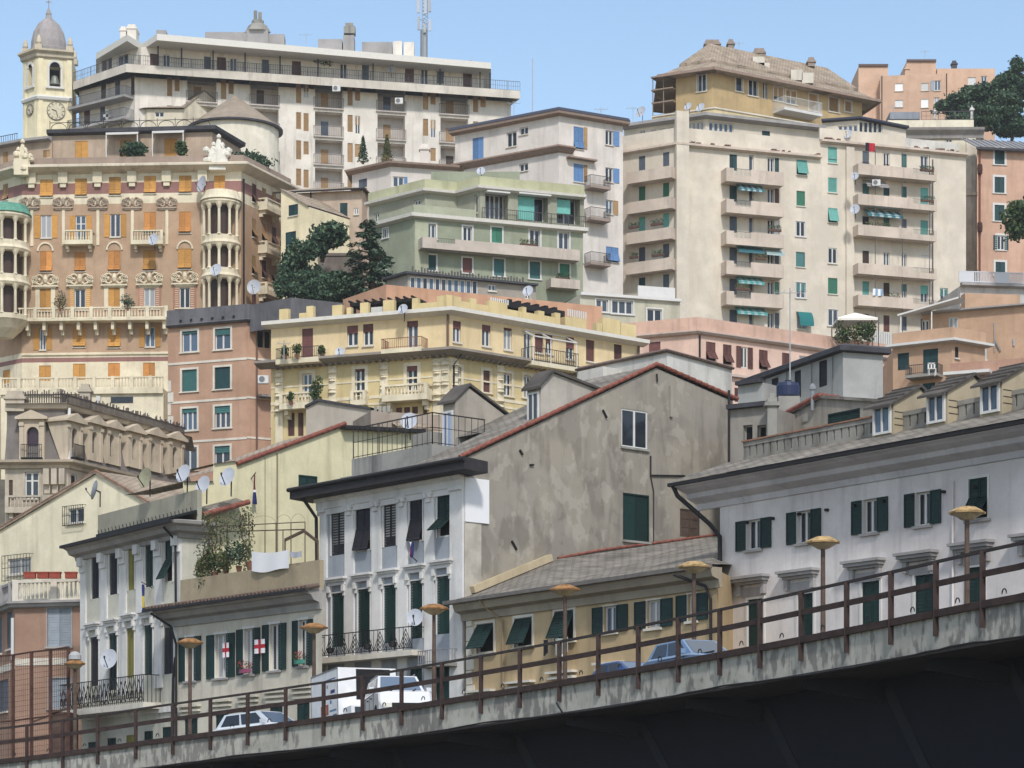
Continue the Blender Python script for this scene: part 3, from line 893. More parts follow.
m = MB(); u = f.U(277); ubox(f, u - 0.03, u + 0.03, 9, f.ztop(u) - 0.1, 0.0, 0.05, m); ubox(f, f.U(265) - 0.015, f.U(265) + 0.015, 9, f.ztop(f.U(265)) - 0.1, 0, 0.02, m)
mk('cable_duct', m, stucco('duct_dirt', (128, 116, 90), 0.4), b.root)
# small lean-to roof at its foot
m = MB(); z = f.Z(210, 512)
roofquad(m, f.pt(f.U(186), f.Z(190, 519), 1.3), f.pt(f.U(236), f.Z(236, 506), 1.3), f.pt(f.U(236), f.Z(236, 498), 0.02), f.pt(f.U(186), f.Z(190, 511), 0.02))
mk('lean_to_roof', m, SLATE, b.root)
v = MB(); v.tube([f.pt(f.U(190), f.Z(190, 517.5), 1.25), f.pt(f.U(236), f.Z(236, 504.5), 1.25)], 0.13, 8); mk('lean_to_tiles', v, REDTILE, b.root)
lemon = b

# ---- blue-white palazzo and its grey gable ------------------------------------------------
P0, P1 = plan(320, 120), plan(464, 112)
u5 = (P1 - P0).normalized(); g5 = Vector((-u5.y, u5.x))
t2 = 0.0
# right end of the gable on image column 733
rx = (733 - CX) / F
t2 = (rx * P1.y - P1.x) / (g5.x - rx * g5.y)
P2 = P1 + g5 * t2
b = Bld('grey_gable_palazzo', 'blue white palazzo front with a wide bare grey gable and red tiled verge',
        None, 0, 0, 1, S_BLUEPANEL, corners=[P0, P1, P2], zt=16.15, T=None, topcap=False, extra=(S_GREY, BRICKPALE, S_PILW))
f, fg = b.f
gz = lambda x, y: (fg.U(x), fg.Z(x, y))
fg.top = [(0.0, 16.86), gz(656, 368), (fg.L, fg.Z(730, 401))]
fg.zones = [(0, 60, 2)]
tops = [(331.5, 345.3, 510, 555, 0), (356, 371, 506.6, 551, 1), (384, 396.6, 502, 546.5, 0), (410, 423, 497, 541.6, 1), (437.5, 451, 492, 537, 2)]
for x0, x1, y0, y1, k in tops:
    win(b, 0, x0, y0, x1, y1, ('shut', 'proj', 'proj')[k], 'dkgreen' if k == 2 else 'black', depth=0.14, sill=False, sur=0.06, surmat=S_PILW, tilt=(0.5, 14) if k == 1 else (0.42, 48))
lows = [(332, 344.5, 593), (358, 370.5, 589), (384, 396.5, 585), (410.5, 423, 580.5), (437, 450.5, 576)]
for x0, x1, y0 in lows:
    win(b, 0, x0, y0, x1, y0 + 58 + (x0 < 340) * -4, 'shut', 'dkgreen', depth=0.14, sill=False, sur=0.06, surmat=S_PILW, ped=S_PILW)
for x0, x1, y0 in ((436, 449, 662), (410, 422, 668), (358, 370, 676)):
    win(b, 0, x0, y0, x1, y0 + 46, 'shut', 'dkgreen', depth=0.14, sill=False)
m = MB(); br = MB()
for x in (324.5, 350.5, 377.5, 403.5, 430.5, 457.5):
    uu = f.U(x); w = 0.34 if x < 455 else 0.44
    if x == 324.5: w = 0.26
    ubox(f, uu - w, uu + w, 2, f.zt - 0.5, 0, 0.09, m)
    ubox(f, uu - w * 0.95, uu + w * 0.95, f.zt - 0.62, f.zt - 0.45, 0.09, 0.22, br)
    if 330 < x < 455:
        for dx in (-0.14, 0.14):
            p = f.pt(uu + dx, f.zt - 0.78, 0.16); br.lathe(p, [(0.02, 0), (0.13, 0.03), (0.13, 0.2), (0.02, 0.25)], 8)
        ubox(f, uu - 0.16, uu + 0.16, f.zt - 0.95, f.zt - 0.7, 0.09, 0.18, br)
mk_each('pilaster', m, S_PILW, b.root); mk_each('capital', br, S_PILW, b.root, .05)
win(b, 1, 621.5, 410, 647.5, 448, 'glass', None, depth=0.12, mull=2, sillmat=CONC, glass=GLASS[0])
win(b, 1, 623, 494, 649, 541, 'shut', 'dkgreen', depth=0.08, sill=True, sillmat=CONC)
win(b, 1, 680, 509.5, 700, 537.5, 'shut', 'wood', depth=0.16, sill=False, pitch=0.4)
b.finish()
# entablature + black eave with gutter, returning a little along the gable
b.sweep('entablature', [(0, -0.75), (0.1, -0.75), (0.1, -0.5), (0.16, -0.48), (0.16, -0.18), (0.3, -0.1), (0.3, 0.02), (0, 0.02)], S_PILW, fs=(0, 1), ends=(0.1, 0))
ev = MB(); fr = Frame(P1, u5); Lf = f.L
fr.prism(ev, -Lf - 1.0, 1.25, [(-1.0, 16.2), (0.3, 16.12), (0.3, 16.62), (-1.0, 16.72)])
mk('eave', ev, plain('tarred_eave', (52, 49, 52), 0.75, var=0.25), b.root)
gu = MB(); gu.tube([fr.p(-Lf - 1.05, -1.06, 16.62), fr.p(1.3, -1.06, 16.62)], 0.1); mk('gutter', gu, GUTTER, b.root)
# stripped patch and white poster-like panel on the corner return
m = MB(); ubox(fg, 0.02, 1.35, 14.15, 16.05, 0.0, 0.08, m); mk('white_panel', m, plain('fresh_white_render', (226, 226, 228), 0.7), b.root)
m = MB(); ubox(fg, 0.02, 0.95, 6, 14.148, 0.0, 0.03, m); mk('stripped_corner', m, BRICKPALE, b.root)
# roof pieces
def gzr(t): return 16.86 + (fg.top[1][1] - 16.86) * t / fg.top[1][0]
tp, zp = fg.top[1]; tR, zR = fg.L, fg.top[2][1]
m = MB(); th = 0.12
def rq(a0, a1, t0, t1, zf): roofquad(m, fr.p(a0, t0, zf(t0) + th), fr.p(a1, t0, zf(t0) + th), fr.p(a1, t1, zf(t1) + th), fr.p(a0, t1, zf(t1) + th))
zr2 = lambda t: zp + (zR - zp) * (t - tp) / (tR - tp)
rq(-3.46, 0.1, 0.0, 4.0, gzr); rq(-5.5, 0.1, 4.0, tp, gzr); rq(-5.5, 0.1, tR + 0.2, tp, zr2)
mk('roof', m, SLATE, b.root)
m = MB()
fr.prism(m, -5.5, -5.3, [(4.0, 14), (tR, 14), (tR, zR + 0.1), (tp, zp + 0.1), (4.0, gzr(4) + 0.1)])
fr.box(m, -Lf, -5.5, 0.05, 15, 14, 16.5); fr.box(m, -5.5, -3.3, 0.05, 4.0, 14, 16.6); fr.box(m, -5.5, 0, tR - 0.2, tR, 12, zR)
mk('terrace_floor', m, CONC, b.root)
v = MB()
for t0, t1, zf in ((-0.3, tp, gzr), (tp, tR + 0.25, zr2)):
    L = t1 - t0; k = int(L / 0.38)
    for i in range(k):
        a, e = t0 + L * i / k, t0 + L * (i + 0.97) / k
        v.tube([fr.p(0.08, a, zf(a) + 0.17), fr.p(0.08, e, zf(e) + 0.2)], 0.095, 8)
mk('red_verge_tiles', v, REDTILE, b.root)
# terrace parapets, railing
m = MB(); W = stucco('weathered_parapet', (142, 140, 136), 0.7, 0.3, (70, 70, 70))
fr.box(m, -9.4, -3.46, 1.0, 1.2, 16.4, 18.0); fr.box(m, -3.66, -3.46, 1.201, 4.2, 16.4, 18.0)
fr.box(m, -Lf + 0.2, -9.401, 1.0, 1.18, 16.4, 17.25)
mk('terrace_parapet', m, W, b.root)
rail_line([fr.p(-9.4, 1.1, 18.0), fr.p(-3.56, 1.1, 18.0), fr.p(-3.56, 4.1, 18.0)], 1.42, plain('terrace_railing_iron', (44, 40, 42), 0.6), b.root, step=0.36, r=0.014, mid=(0.55,), poststep=1.9)
# stair house on the terrace
SHED = stucco('beige_dormer_render', (160, 150, 136), 0.4, 0.25)
sh = MB(); zc = lambda y, d: (YH - y) * d / F
fr.prism(sh, -6.4, -5.52, [(4.0, 16.6), (7.6, 16.6), (7.6, 19.9), (4.8, 21.2), (4.0, 20.5)])
sho = mk('stair_house', sh, SHED, b.root)
m = MB(); fr.prism(m, -6.6, -5.4, [(3.8, 20.42), (4.8, 21.3), (7.8, 19.9), (7.8, 19.98), (4.8, 21.42), (3.8, 20.54)]); mk('stair_house_roof', m, SLATE, sho)
m = MB(); fr.box(m, -6.3, -5.62, 3.9, 3.98, 18.0, 20.0); mk('glazed_door', m, plain('pale_blue_door', (150, 166, 196), 0.4), sho)
m = MB(); fr.box(m, -6.32, -6.24, 3.86, 3.96, 17.9, 20.1); fr.box(m, -5.68, -5.6, 3.86, 3.96, 17.9, 20.1); fr.box(m, -6.24, -5.68, 3.86, 3.96, 20.0, 20.1); fr.box(m, -5.99, -5.93, 3.86, 3.89, 18, 20); mk('door_frame', m, WHITE, sho)
m = MB(); fr.box(m, -9.3, -7.5, 4.0, 5.2, 16.5, 19.0); mk('terrace_shed', m, S_YELG, b.root)
m = MB(); fr.box(m, -8.0, -6.6, 3.4, 4.6, 16.5, 19.2); mk('dark_shed', m, CONC, b.root)
# dormer on the roof slope
dm = MB(); fr.prism(dm, -1.55, -0.6, [(4.92, 18.6), (8.3, 20.0), (8.3, 20.85), (5.57, 21.3), (4.92, 20.67)])
do = mk('dormer', dm, stucco('pale_dormer_render', (168, 160, 148), 0.4, 0.2), b.root)
m = MB(); fr.prism(m, -1.7, -0.45, [(4.7, 20.5), (5.57, 21.32), (8.5, 20.82), (8.5, 20.92), (5.57, 21.45), (4.7, 20.62)]); mk('dormer_roof', m, SLATE, do)
m = MB(); fr.box(m, -1.4, -0.72, 4.86, 4.9, 19.1, 20.35); mk('dormer_pane', m, GLASS[1], do)
m = MB()
for a, e in ((-1.45, -1.37), (-1.1, -1.04), (-0.77, -0.69)): fr.box(m, a, e, 4.82, 4.9, 19.05, 20.4)
fr.box(m, -1.37, -0.77, 4.83, 4.895, 20.33, 20.4); fr.box(m, -1.37, -0.77, 4.83, 4.895, 19.05, 19.12); mk('dormer_frame', m, WHITE, do)
# wall ties, conduit, drips on the gable
m = MB()
for x, y, dx, dy in ((602, 410, 4, 8), (519, 450, 3, 5), (511, 541, 5, 9), (656, 374, 0.5, 8), (533, 465, -4, 0)):
    m.beam(fg.pt(*gz(x, y), 0.06), fg.pt(*gz(x + dx, y + dy), 0.06), 0.07)
mk_each('wall_tie', m, IRON, b.root)
m = MB()
pts = [(650, 456), (650, 475.5), (684, 476)]
for a, e in zip(pts, pts[1:]): m.beam(fg.pt(*gz(*a), 0.05), fg.pt(*gz(*e), 0.05), 0.07)
for a, e in (((650, 476), (653, 492)), ((653, 492), (653, 543))): m.beam(fg.pt(*gz(*a), 0.05), fg.pt(*gz(*e), 0.05), 0.045)
mk('conduit', m, IRON, b.root)
m = MB(); ubox(fg, fg.U(669), fg.U(671.5), fg.Z(670, 417), fg.Z(670, 386), 0, 0.12, m); mk('flue', m, stucco('flue_render', (150, 142, 130), 0.3), b.root)
# balcony on the front
bal = balcony(b, 0, 326, 426, 655, 0.8, 23, 'rail', TRIM, IRON, slab=0.25, step=0.6, px=376)
m = MB(); u0, u1 = f.U(326), f.U(426); zb_ = f.Z(376, 655); h = f.Z(376, 632) - zb_
n = 8; st = (u1 - u0) / n
for i in range(n):
    a, e = u0 + i * st, u0 + (i + 1) * st
    for q in range(4):
        k = q / 4
        m.beam(f.pt(a + st * k / 2, zb_ + 0.1, 0.77), f.pt(a + st / 2 * (k), zb_ + h, 0.77), 0.025) if q == 0 else None
        m.beam(f.pt(a + st * 0.5 * k, zb_ + 0.1, 0.77), f.pt(a + st * 0.5, zb_ + 0.1 + (h - 0.2) * (1 - k), 0.77), 0.025)
        m.beam(f.pt(e - st * 0.5 * k, zb_ + 0.1, 0.77), f.pt(e - st * 0.5, zb_ + 0.1 + (h - 0.2) * (1 - k), 0.77), 0.025)
    if i in (1, 4, 6): m.lathe(f.pt(a + st / 2, zb_ + h * 0.3, 0.77), [(0.02, -0.14), (0.17, -0.1), (0.17, 0.1), (0.02, 0.14)], 10)
mk('scrollwork', m, IRON, bal)
bal = balcony(b, 0, 428, 459, 664, 0.6, 14, 'rail', CONC, plain('grey_rail', (140, 140, 146), 0.5), slab=0.15, step=0.16)
downpipe(b, [fr.p(-Lf - 0.6, -0.9, 16.55), fr.p(-Lf - 0.2, -0.75, 16.1), fr.p(-Lf + 0.05, -0.25, 15.3), fr.p(-Lf + 0.05, -0.2, 11.8), fr.p(-Lf - 0.3, -0.5, 10.6)], 0.08)
gable = b

# ---- low ochre house in front of the gable ---------------------------------------------------
A, B = plan(467, 111.4), plan(717, 97.3)
b = Bld('ochre_house', 'low ochre house with a slate roof leaning against the grey gable, laundry at one window',
        None, 0, 0, 1, S_OCHRE, corners=[A, B], zt=10.5, T=6, topcap=False, back=[(9.4, 103.5), (1.6, 114.6)])
f = b.f[0]
win(b, 0, 477, 623.5, 494, 653, 'proj', 'dkgreen', sur=0.12, surmat=TRIM, depth=0.16, tilt=(0.97, 30))
win(b, 0, 515, 617.5, 532.5, 647, 'proj', 'dkgreen', sur=0.12, surmat=TRIM, depth=0.16, tilt=(0.97, 24))
win(b, 0, 555, 610.5, 574, 641, 'proj', 'dkgreen', sur=0.12, surmat=TRIM, depth=0.16, tilt=(0.97, 24))
win(b, 0, 604, 606, 617, 632.5, 'open', 'dkgreen', sur=0.06, surmat=TRIM, depth=0.2, swf=0.85, glass=GLASS[2])
win(b, 0, 647, 600, 661, 628, 'open', 'dkgreen', sur=0.06, surmat=TRIM, depth=0.2, swf=0.85, glass=GLASS[3])
win(b, 0, 688, 594, 697, 621, 'open', 'dkgreen', sur=0.06, surmat=TRIM, depth=0.2, swf=1.25, glass=GLASS[0])
for x, y in ((482, 690), (522, 681), (564, 671), (611, 662)):
    m = MB(); a, e = f.U(x - 12), f.U(x + 12); z = f.Z(x, y)
    for k in range(3): ubox(f, a - 0.05 * (2 - k), e + 0.05 * (2 - k), z - 0.22 * k - 0.1, z - 0.22 * k, 0, 0.3 - 0.08 * k, m)
    mk('lintel', m, TRIM, b.root)
m = MB()
for k in range(14): ubox(f, 0.0, 0.42 if k % 2 else 0.6, 1.5 + k * 0.62, 1.5 + k * 0.62 + 0.58, 0.0, 0.05, m)
mk('quoins', m, TRIM, b.root)
b.finish()
b.sweep('cornice', [(0, -0.7), (0.1, -0.7), (0.16, -0.4), (0.45, -0.3), (0.55, -0.05), (0.55, 0.05), (0, 0.05)], stucco('ochre_cornice', (156, 142, 120), 0.35, 0.2), ends=(0.3, 0.3))
b.sweep('gutter', [(0.55, 0.0), (0.78, 0.02), (0.78, 0.17), (0.55, 0.15)], plain('gutter_zinc', (118, 112, 108), 0.6, 0.2, var=0.2), ends=(0.75, 0.4))
m = MB()
ue = f.u; nA, nB = f.A - ue * 0.75 + f.n * 0.75, f.B + ue * 0.4 + f.n * 0.75
z0 = 10.62
def g3(x, y): t, z = gz(x, y); q = P1 + g5 * t + u5 * 0.06; return Vector((q.x, q.y, z))
e0, e1 = Vector((nA.x, nA.y, z0)), Vector((nB.x, nB.y, z0))
um, ur, ul = g3(557, 559), g3(728, 534), g3(468, 596)
em = e0.lerp(e1, 0.42)
roofquad(m, e0, em, um, ul); roofquad(m, em, e1, ur, um)
q2 = Vector((9.6, 104, 11.4)); rooftri(m, e1, q2, ur)
mk('roof', m, SLATE, b.root)
v = MB()
pth = [um, g3(600, 551), ur]
for a, e in zip(pth, pth[1:]):
    n = int((e - a).length / 0.4)
    for i in range(n): v.tube([a.lerp(e, i / n) + Vector((0, 0, 0.03)), a.lerp(e, (i + 0.97) / n) + Vector((0, 0, 0.05))], 0.06, 7)
mk('red_flashing_tiles', v, REDTILE, b.root)
v = MB(); v.beam(g3(470, 590) + Vector((0, 0, 0)), g3(548, 558), 0.5, 0.3); mk('mortar_fillet', v, stucco('buff_mortar', (186, 166, 128), 0.3, 0.3), b.root)
downpipe(b, [f.pt(2.0, 10.5, 0.7), f.pt(2.1, 10.1, 0.3), f.pt(2.9, 9.6, 0.12), f.pt(3.0, 3, 0.1)], 0.045, stucco('pipe_ochre', (150, 126, 92), 0.2))
downpipe(b, [f.pt(f.L - 1.6, 10.4, 0.8), f.pt(f.L - 0.4, 9.9, 0.25), f.pt(f.L - 0.2, 9.4, 0.14), f.pt(f.L - 0.2, 3, 0.12)], 0.06)
ochre = b

# ---- lilac white palazzo on the right ---------------------------------------------------------
A, B = plan(720, 101.0), plan(1060, 86.8); u9 = (B - A).normalized(); B = B + u9 * 10; g9 = Vector((-u9.y, u9.x))
b = Bld('lilac_palazzo', 'large lilac white palazzo with green shutters and a deep dark cornice, behind the elevated road',
        None, 0, 0, 1, S_LILAC, corners=[A, B], zt=14.25, T=9, back=[B + g9 * 12, A + g9 * 9], topcap=False)
f = b.f[0]
for x0, x1, y0, y1 in ((747, 761, 519.5, 549.5), (797.5, 811, 510.5, 543), (863, 877.5, 499, 533), (916, 930.5, 492, 525.5)):
    win(b, 0, x0, y0, x1, y1, 'open', 'dkgreen', depth=0.22, sur=0.05, surmat=WHITE, swf=0.76, glass=GLASS[0], sillmat=GREYTRIM)
win(b, 0, 969, 478, 988, 519.5, 'proj', 'dkgreen', depth=0.18, sur=0.09, surmat=WHITE, tilt=(0.55, 32), sillmat=GREYTRIM)
for x0, x1, y0, y1 in ((1080, 1095, 463, 500), (1150, 1166, 450, 490)): win(b, 0, x0, y0, x1, y1, 'open', 'dkgreen', depth=0.22, sur=0.05, surmat=WHITE, swf=0.76, glass=GLASS[0], sillmat=GREYTRIM)
for x0, x1, y0 in ((748, 763.5, 599), (798, 813.5, 593.5), (862, 880, 581), (915, 934, 574.5), (967, 984, 567)):
    win(b, 0, x0, y0, x1, y0 + 62, 'shut', 'dkgreen', depth=0.15, sur=0.1, surmat=WHITE, sill=False)
for x0, x1, y in ((736, 770, 576), (783, 820, 570), (848, 886, 560), (901, 939, 552), (955, 995, 542), (1016, 1056, 533)):
    a, e = f.U(x0), f.U(x1); z = f.Z((x0 + x1) / 2, y); m = MB()
    ubox(f, a, e, z - 0.1, z, 0, 0.42, m); ubox(f, a + 0.08, e - 0.08, z - 0.22, z - 0.102, 0, 0.34, m); ubox(f, a + 0.16, e - 0.16, z - 0.32, z - 0.222, 0, 0.2, m)
    for k in (a + 0.2, e - 0.4): ubox(f, k, k + 0.2, z - 0.72, z - 0.322, 0, 0.16, m)
    ubox(f, a + 0.42, e - 0.42, z - 0.8, z - 0.45, 0, 0.05, m)
    mk('lintel', m, GREYTRIM, b.root)
b.finish()
cp = [(0, -0.95), (0.08, -0.93), (0.12, -0.7), (0.5, -0.56), (0.58, -0.52), (0.62, -0.34), (1.0, -0.22), (1.1, -0.17), (1.3, -0.12), (1.3, 0.0), (0, 0.1)]
b.sweep('cornice', cp, stucco('lilac_cornice', (190, 186, 190), 0.35, 0.15, (112, 110, 114)), ends=(1.3, 0))
b.sweep('gutter', [(1.28, -0.1), (1.42, -0.08), (1.42, 0.04), (1.28, 0.03)], GUTTER, ends=(1.5, 0))
b.band(0, 870, 478.6, 479.8, 0.03, GREYTRIM)
fr9 = Frame(f.A, f.u); zt = b.zt
m = MB(); roofquad(m, fr9.p(-1.5, -1.45, zt + 0.06), fr9.p(f.L, -1.45, zt + 0.06), fr9.p(f.L, 1.2, zt + 1.02), fr9.p(-1.0, 1.2, zt + 1.02)); fr9.box(m, -1, f.L, 1.2, 1.4, zt - 0.5, zt + 1.0)
m.poly([fr9.p(-1, 1.4, zt + 0.98), fr9.p(f.L, 1.4, zt + 0.98), fr9.p(f.L, 12, zt + 0.98), fr9.p(-1, 9, zt + 0.98)])
mk('roof', m, SLATE, b.root)
m = MB(); q0 = 0.15; zz = zt + 0.93
fr9.box(m, q0, f.L, 1.06, 1.24, zz, zz + 0.16); fr9.box(m, q0, f.L, 1.05, 1.25, zz + 0.56, zz + 0.72)
while q0 < f.L: fr9.box(m, q0, q0 + 0.3, 1.08, 1.22, zz + 0.161, zz + 0.559); q0 += 0.4
mk('slotted_parapet', m, stucco('terrace_balustrade_concrete', (138, 134, 126), 0.7, 0.35, (58, 56, 54)), b.root)
m = MB()
fr9.prism(m, 0.1, 8.2, [(1.0, zt + 1.66), (1.35, zt + 1.66), (1.35, zt + 1.72), (1.0, zt + 1.72)]); mk('coping_tiles', m, plain('brick_coping', (146, 108, 90), 0.85, var=0.3, scale=3), b.root)
DORM = stucco('buff_dormer_boards', (168, 152, 122), 0.3, 0.2)
for x0, x1, yt, yb in ((874, 890.5, 407, 433), (928, 944.5, 395.5, 421.5), (981.5, 999, 385, 411.5), (1040, 1058, 373, 400), (1105, 1124, 360, 388)):
    # window plane 0.35 m inside the facade plane
    ff = Facade(f.A + fr9.g * 0.55, f.B + fr9.g * 0.55, 0, 0)
    a, e, z0, z1 = ff.rect(x0, yt, x1, yb)
    d = MB(); t0 = 0.6
    fr9.prism(d, a - 0.12, e + 0.1, [(t0, zt + 0.3), (t0 + 2.3, zt + 0.6), (t0 + 2.3, z1 + 0.1), (t0 + 1.3, z1 + 0.74), (t0, z1 + 0.06)])
    do = mk('dormer', d, DORM, b.root)
    q = MB()
    def slope(t): return z1 + 0.1 + (t - t0) * (0.68 / 1.3)
    A4, B4 = a - 0.3, e + 0.22
    fr9.prism(q, A4, B4, [(t0 - 0.3, slope(t0 - 0.3)), (t0 + 1.3, z1 + 0.78), (t0 + 2.5, z1 + 0.08), (t0 + 2.5, z1 + 0.16), (t0 + 1.3, z1 + 0.88), (t0 - 0.3, slope(t0 - 0.3) + 0.08)])
    for k in range(1, 5):
        t = t0 - 0.3 + k * 0.36; fr9.prism(q, A4 - 0.01, B4 + 0.01, [(t, slope(t) + 0.1), (t + 0.06, slope(t + 0.06) + 0.1), (t + 0.06, slope(t) + 0.17), (t, slope(t) + 0.15)])
    mk('dormer_roof', q, SLATE, do)
    q = MB()
    for k in range(1, 4): fr9.box(q, e + 0.1, e + 0.112, t0 + 0.05, t0 + 2.25, z0 + (z1 - z0) * k / 4, z0 + (z1 - z0) * k / 4 + 0.025)
    mk('board_joints', q, GUTTER, do)
    q = MB(); fr9.box(q, a, e, t0 - 0.04, t0 - 0.01, z0, z1); mk('dormer_pane', q, GLASS[2], do)
    q = MB(); w_ = 0.06
    for k0, k1 in ((a - 0.03, a + w_), ((a + e) / 2 - w_ / 2, (a + e) / 2 + w_ / 2), (e - w_, e + 0.03)): fr9.box(q, k0, k1, t0 - 0.1, t0 - 0.02, z0 - 0.05, z1 + 0.04)
    fr9.box(q, a + w_, e - w_, t0 - 0.095, t0 - 0.025, z1 - 0.04, z1 + 0.04); fr9.box(q, a + w_, e - w_, t0 - 0.095, t0 - 0.025, z0 - 0.05, z0 + 0.04)
    mk('dormer_frame', q, WHITE, do)
# thick pipe from the gutter corner, swinging down the wall
downpipe(b, [fr9.p(-1.3, -1.3, zt - 0.05), fr9.p(-1.2, -1.15, zt - 0.45), fr9.p(-0.1, -0.45, zt - 1.6), fr9.p(0.22, -0.2, zt - 2.1), fr9.p(0.22, -0.16, zt - 5.0), fr9.p(0.0, -0.3, zt - 6.0), fr9.p(0.0, -0.3, 2.5)], 0.09)
downpipe(b, [fr9.p(12.6, -0.08, zt - 1.35), fr9.p(12.6, -0.06, 2)], 0.04, S_LILAC)
m = MB()
for k in range(9):
    u = 1.6 + k * 1.5; ubox(f, u, u + 0.1, zt - 1.75, zt - 1.65, 0, 0.15, m)
mk_each('wall_bracket', m, IRON, b.root)
lilac = b
# =================================================================== middle of the hill
S_TERRA = stucco('terracotta_plaster', (178, 134, 106), 0.3, 0.15, (106, 78, 66))
S_YEL = stucco('butter_yellow_plaster', (220, 192, 140), 0.3, 0.1, (144, 122, 90))
S_YEL2 = stucco('deeper_yellow_plaster', (204, 180, 122), 0.3, 0.12, (140, 120, 84))
S_GREEN = stucco('sage_green_plaster', (140, 147, 122), 0.3, 0.12, (86, 88, 76))
S_LIME = stucco('lime_parapet', (170, 170, 130), 0.35, 0.12, (104, 104, 80))
S_WHITE16 = stucco('warm_white_plaster', (206, 196, 188), 0.3, 0.08, (134, 122, 114))
S_PINK = stucco('pink_plaster', (218, 178, 158), 0.3, 0.1, (140, 108, 96))
S_PEACH = stucco('peach_plaster', (188, 146, 114), 0.3, 0.15, (118, 86, 72))
S_ORANGEW = stucco('orange_parapet', (196, 142, 108), 0.35, 0.15, (120, 80, 60))
S_STONE = stucco('grey_beige_stone', (178, 164, 144), 0.5, 0.25, (98, 86, 76))
S_BROWNO = stucco('taupe_plaster', (178, 142, 110), 0.3, 0.15, (106, 84, 72))
S_ORNTRIM = stucco('ivory_ornament', (214, 200, 168), 0.45, 0.2, (126, 110, 88))
S_MAROON = stucco('maroon_band', (146, 98, 90), 0.3, 0.2, (86, 56, 54))
S_PALEWALL = stucco('pale_whitewash', (196, 192, 184), 0.5, 0.2, (112, 106, 102))
S_GREYBOX = stucco('grey_sheet_cladding', (158, 158, 156), 0.5, 0.15, (92, 90, 90))
TEALG = plain('green_slat', (44, 88, 84), 0.6, var=0.1)
SH['petrol'] = plain('petrol_shutter', (32, 62, 66), 0.6, var=0.15); fade(SH['petrol'])

# ---- terracotta block -----------------------------------------------------------
b = Bld('terracotta_block', 'terracotta apartment block with pale string courses and a black tarred parapet',
        [(168, 328), (247, 321.5), (290, 326)], 1, 206, 12, S_TERRA, T=8)
wins(b, 0, [(182, 331, 197.5, 352, 'roll', 'teal', dict(roll=.12, glass=GLASS[2])), (215, 328.5, 230.5, 349.5, 'roll', 'teal', dict(roll=.3, glass=GLASS[2])),
     (182, 369.6, 197, 391.5, 'blind', 'teal'), (214.7, 367, 230.3, 389, 'blind', 'petrol'),
     (182, 408.5, 197, 430.5, 'roll', 'teal', dict(roll=.18, mull=3)), (214.7, 406, 230.3, 428, 'roll', 'teal', dict(roll=.3, mull=3)),
     (182, 447.5, 197, 470, 'glass', None, dict(glass=GLASS[1])), (214.7, 446, 230, 468, 'roll', 'teal', dict(roll=.3))],
     sur=0.16, surmat=TRIM, depth=0.22)
win(b, 1, 256, 327, 277, 348, 'glass', None, depth=1.4, glass=GLASS[0], sill=False, mull=3)
win(b, 1, 272, 405, 280, 427, 'roll', 'teal', sur=0.12, roll=.2)
for y in (361, 400, 440): b.band(0, 200, y, y + 2.2, 0.05, TRIM); b.band(1, 262, y - 2.5, y - 0.5, 0.05, TRIM)
m = MB(); f = b.f[0]
for k in range(26): ubox(f, 0.0, 0.28 if k % 2 else 0.5, 13 + k * 0.95, 13 + k * 0.95 + 0.88, 0, 0.05, m)
mk('quoins', m, TRIM, b.root)
b.finish(DARKROOF)
TAR = stucco('tarred_parapet', (92, 92, 98), 0.6, 0.35, (46, 46, 50))
m = MB(); m.sweep(b.c, [(0.25, b.zt - 0.05), (0.45, b.zt + 0.1), (0.25, b.zt + 0.2), (0.2, b.zt + 1.35), (-0.1, b.zt + 1.35), (-0.1, b.zt)], 0, True); mk('parapet', m, TAR, b.root)
m = MB()
for k in range(6): u = 1.2 + k * 0.95; ubox(f, u, u + 0.18, b.zt + 0.35, b.zt + 0.5, 0.2, 0.34, m)
mk_each('scupper', m, IRON, b.root)
downpipe(b, [b.f[1].pt(0.8, b.zt - 1.8, 0.1), b.f[1].pt(0.8, 13, 0.1)], 0.08, plain('pipe_brown', (110, 84, 74), 0.6))
balcony(b, 1, 262, 284, 397, 0.9, 2, 'solid', CONC)

tw_ = Bld('terrace', None, [(250, 305), (291, 297.5), (344, 303)], 1, 203, 41.0, TAR, T=6, root=b.root); tw_.finish(DARKROOF)
# ---- yellow apartment house --------------------------------------------------------
b = Bld('yellow_house', 'butter yellow apartment house with maroon blinds, ivory pilasters and a long white cornice',
        [(271, 323), (450, 308.5), (640, 341)], 1, 180, 10, S_YEL, T=None, extra=(S_YEL2,))
fl, fr_ = b.f
zmid = fl.Z(449, 353)
for f in b.f: f.zones = [(0, zmid, 2)]
IV = S_ORNTRIM
wins(b, 0, [(302, 328.5, 313, 359.5, 'shut', 'maroon', dict(leaves=1)), (347, 325.7, 358, 346, 'roll', 'maroon', dict(roll=.38, glass=GLASS[1])), (363, 324, 373.3, 345.6, 'roll', 'maroon', dict(roll=.36, glass=GLASS[0])),
     (407, 320.8, 418, 349.5, 'roll', 'maroon', dict(roll=.2, glass=GLASS[1]))], depth=0.22, sill=True)
wins(b, 0, [(302.5, 373.5, 312, 396, 'glass', None), (355, 369, 365, 396, 'roll', 'maroon', dict(roll=.08)), (407, 366, 417.5, 391, 'roll', 'maroon', dict(roll=.2))], depth=0.22, sur=0.25, surmat=IV)
wins(b, 0, [(288, 413, 294.5, 436, 'shut', 'brown'), (298, 412.5, 303.5, 436, 'shut', 'brown'), (396, 407.5, 402, 430, 'shut', 'maroon'), (404, 407, 410, 430, 'shut', 'brown'), (412, 406.5, 418, 429, 'shut', 'brown'), (423, 406, 427, 428, 'shut', 'brown')], depth=0.3, sill=False)
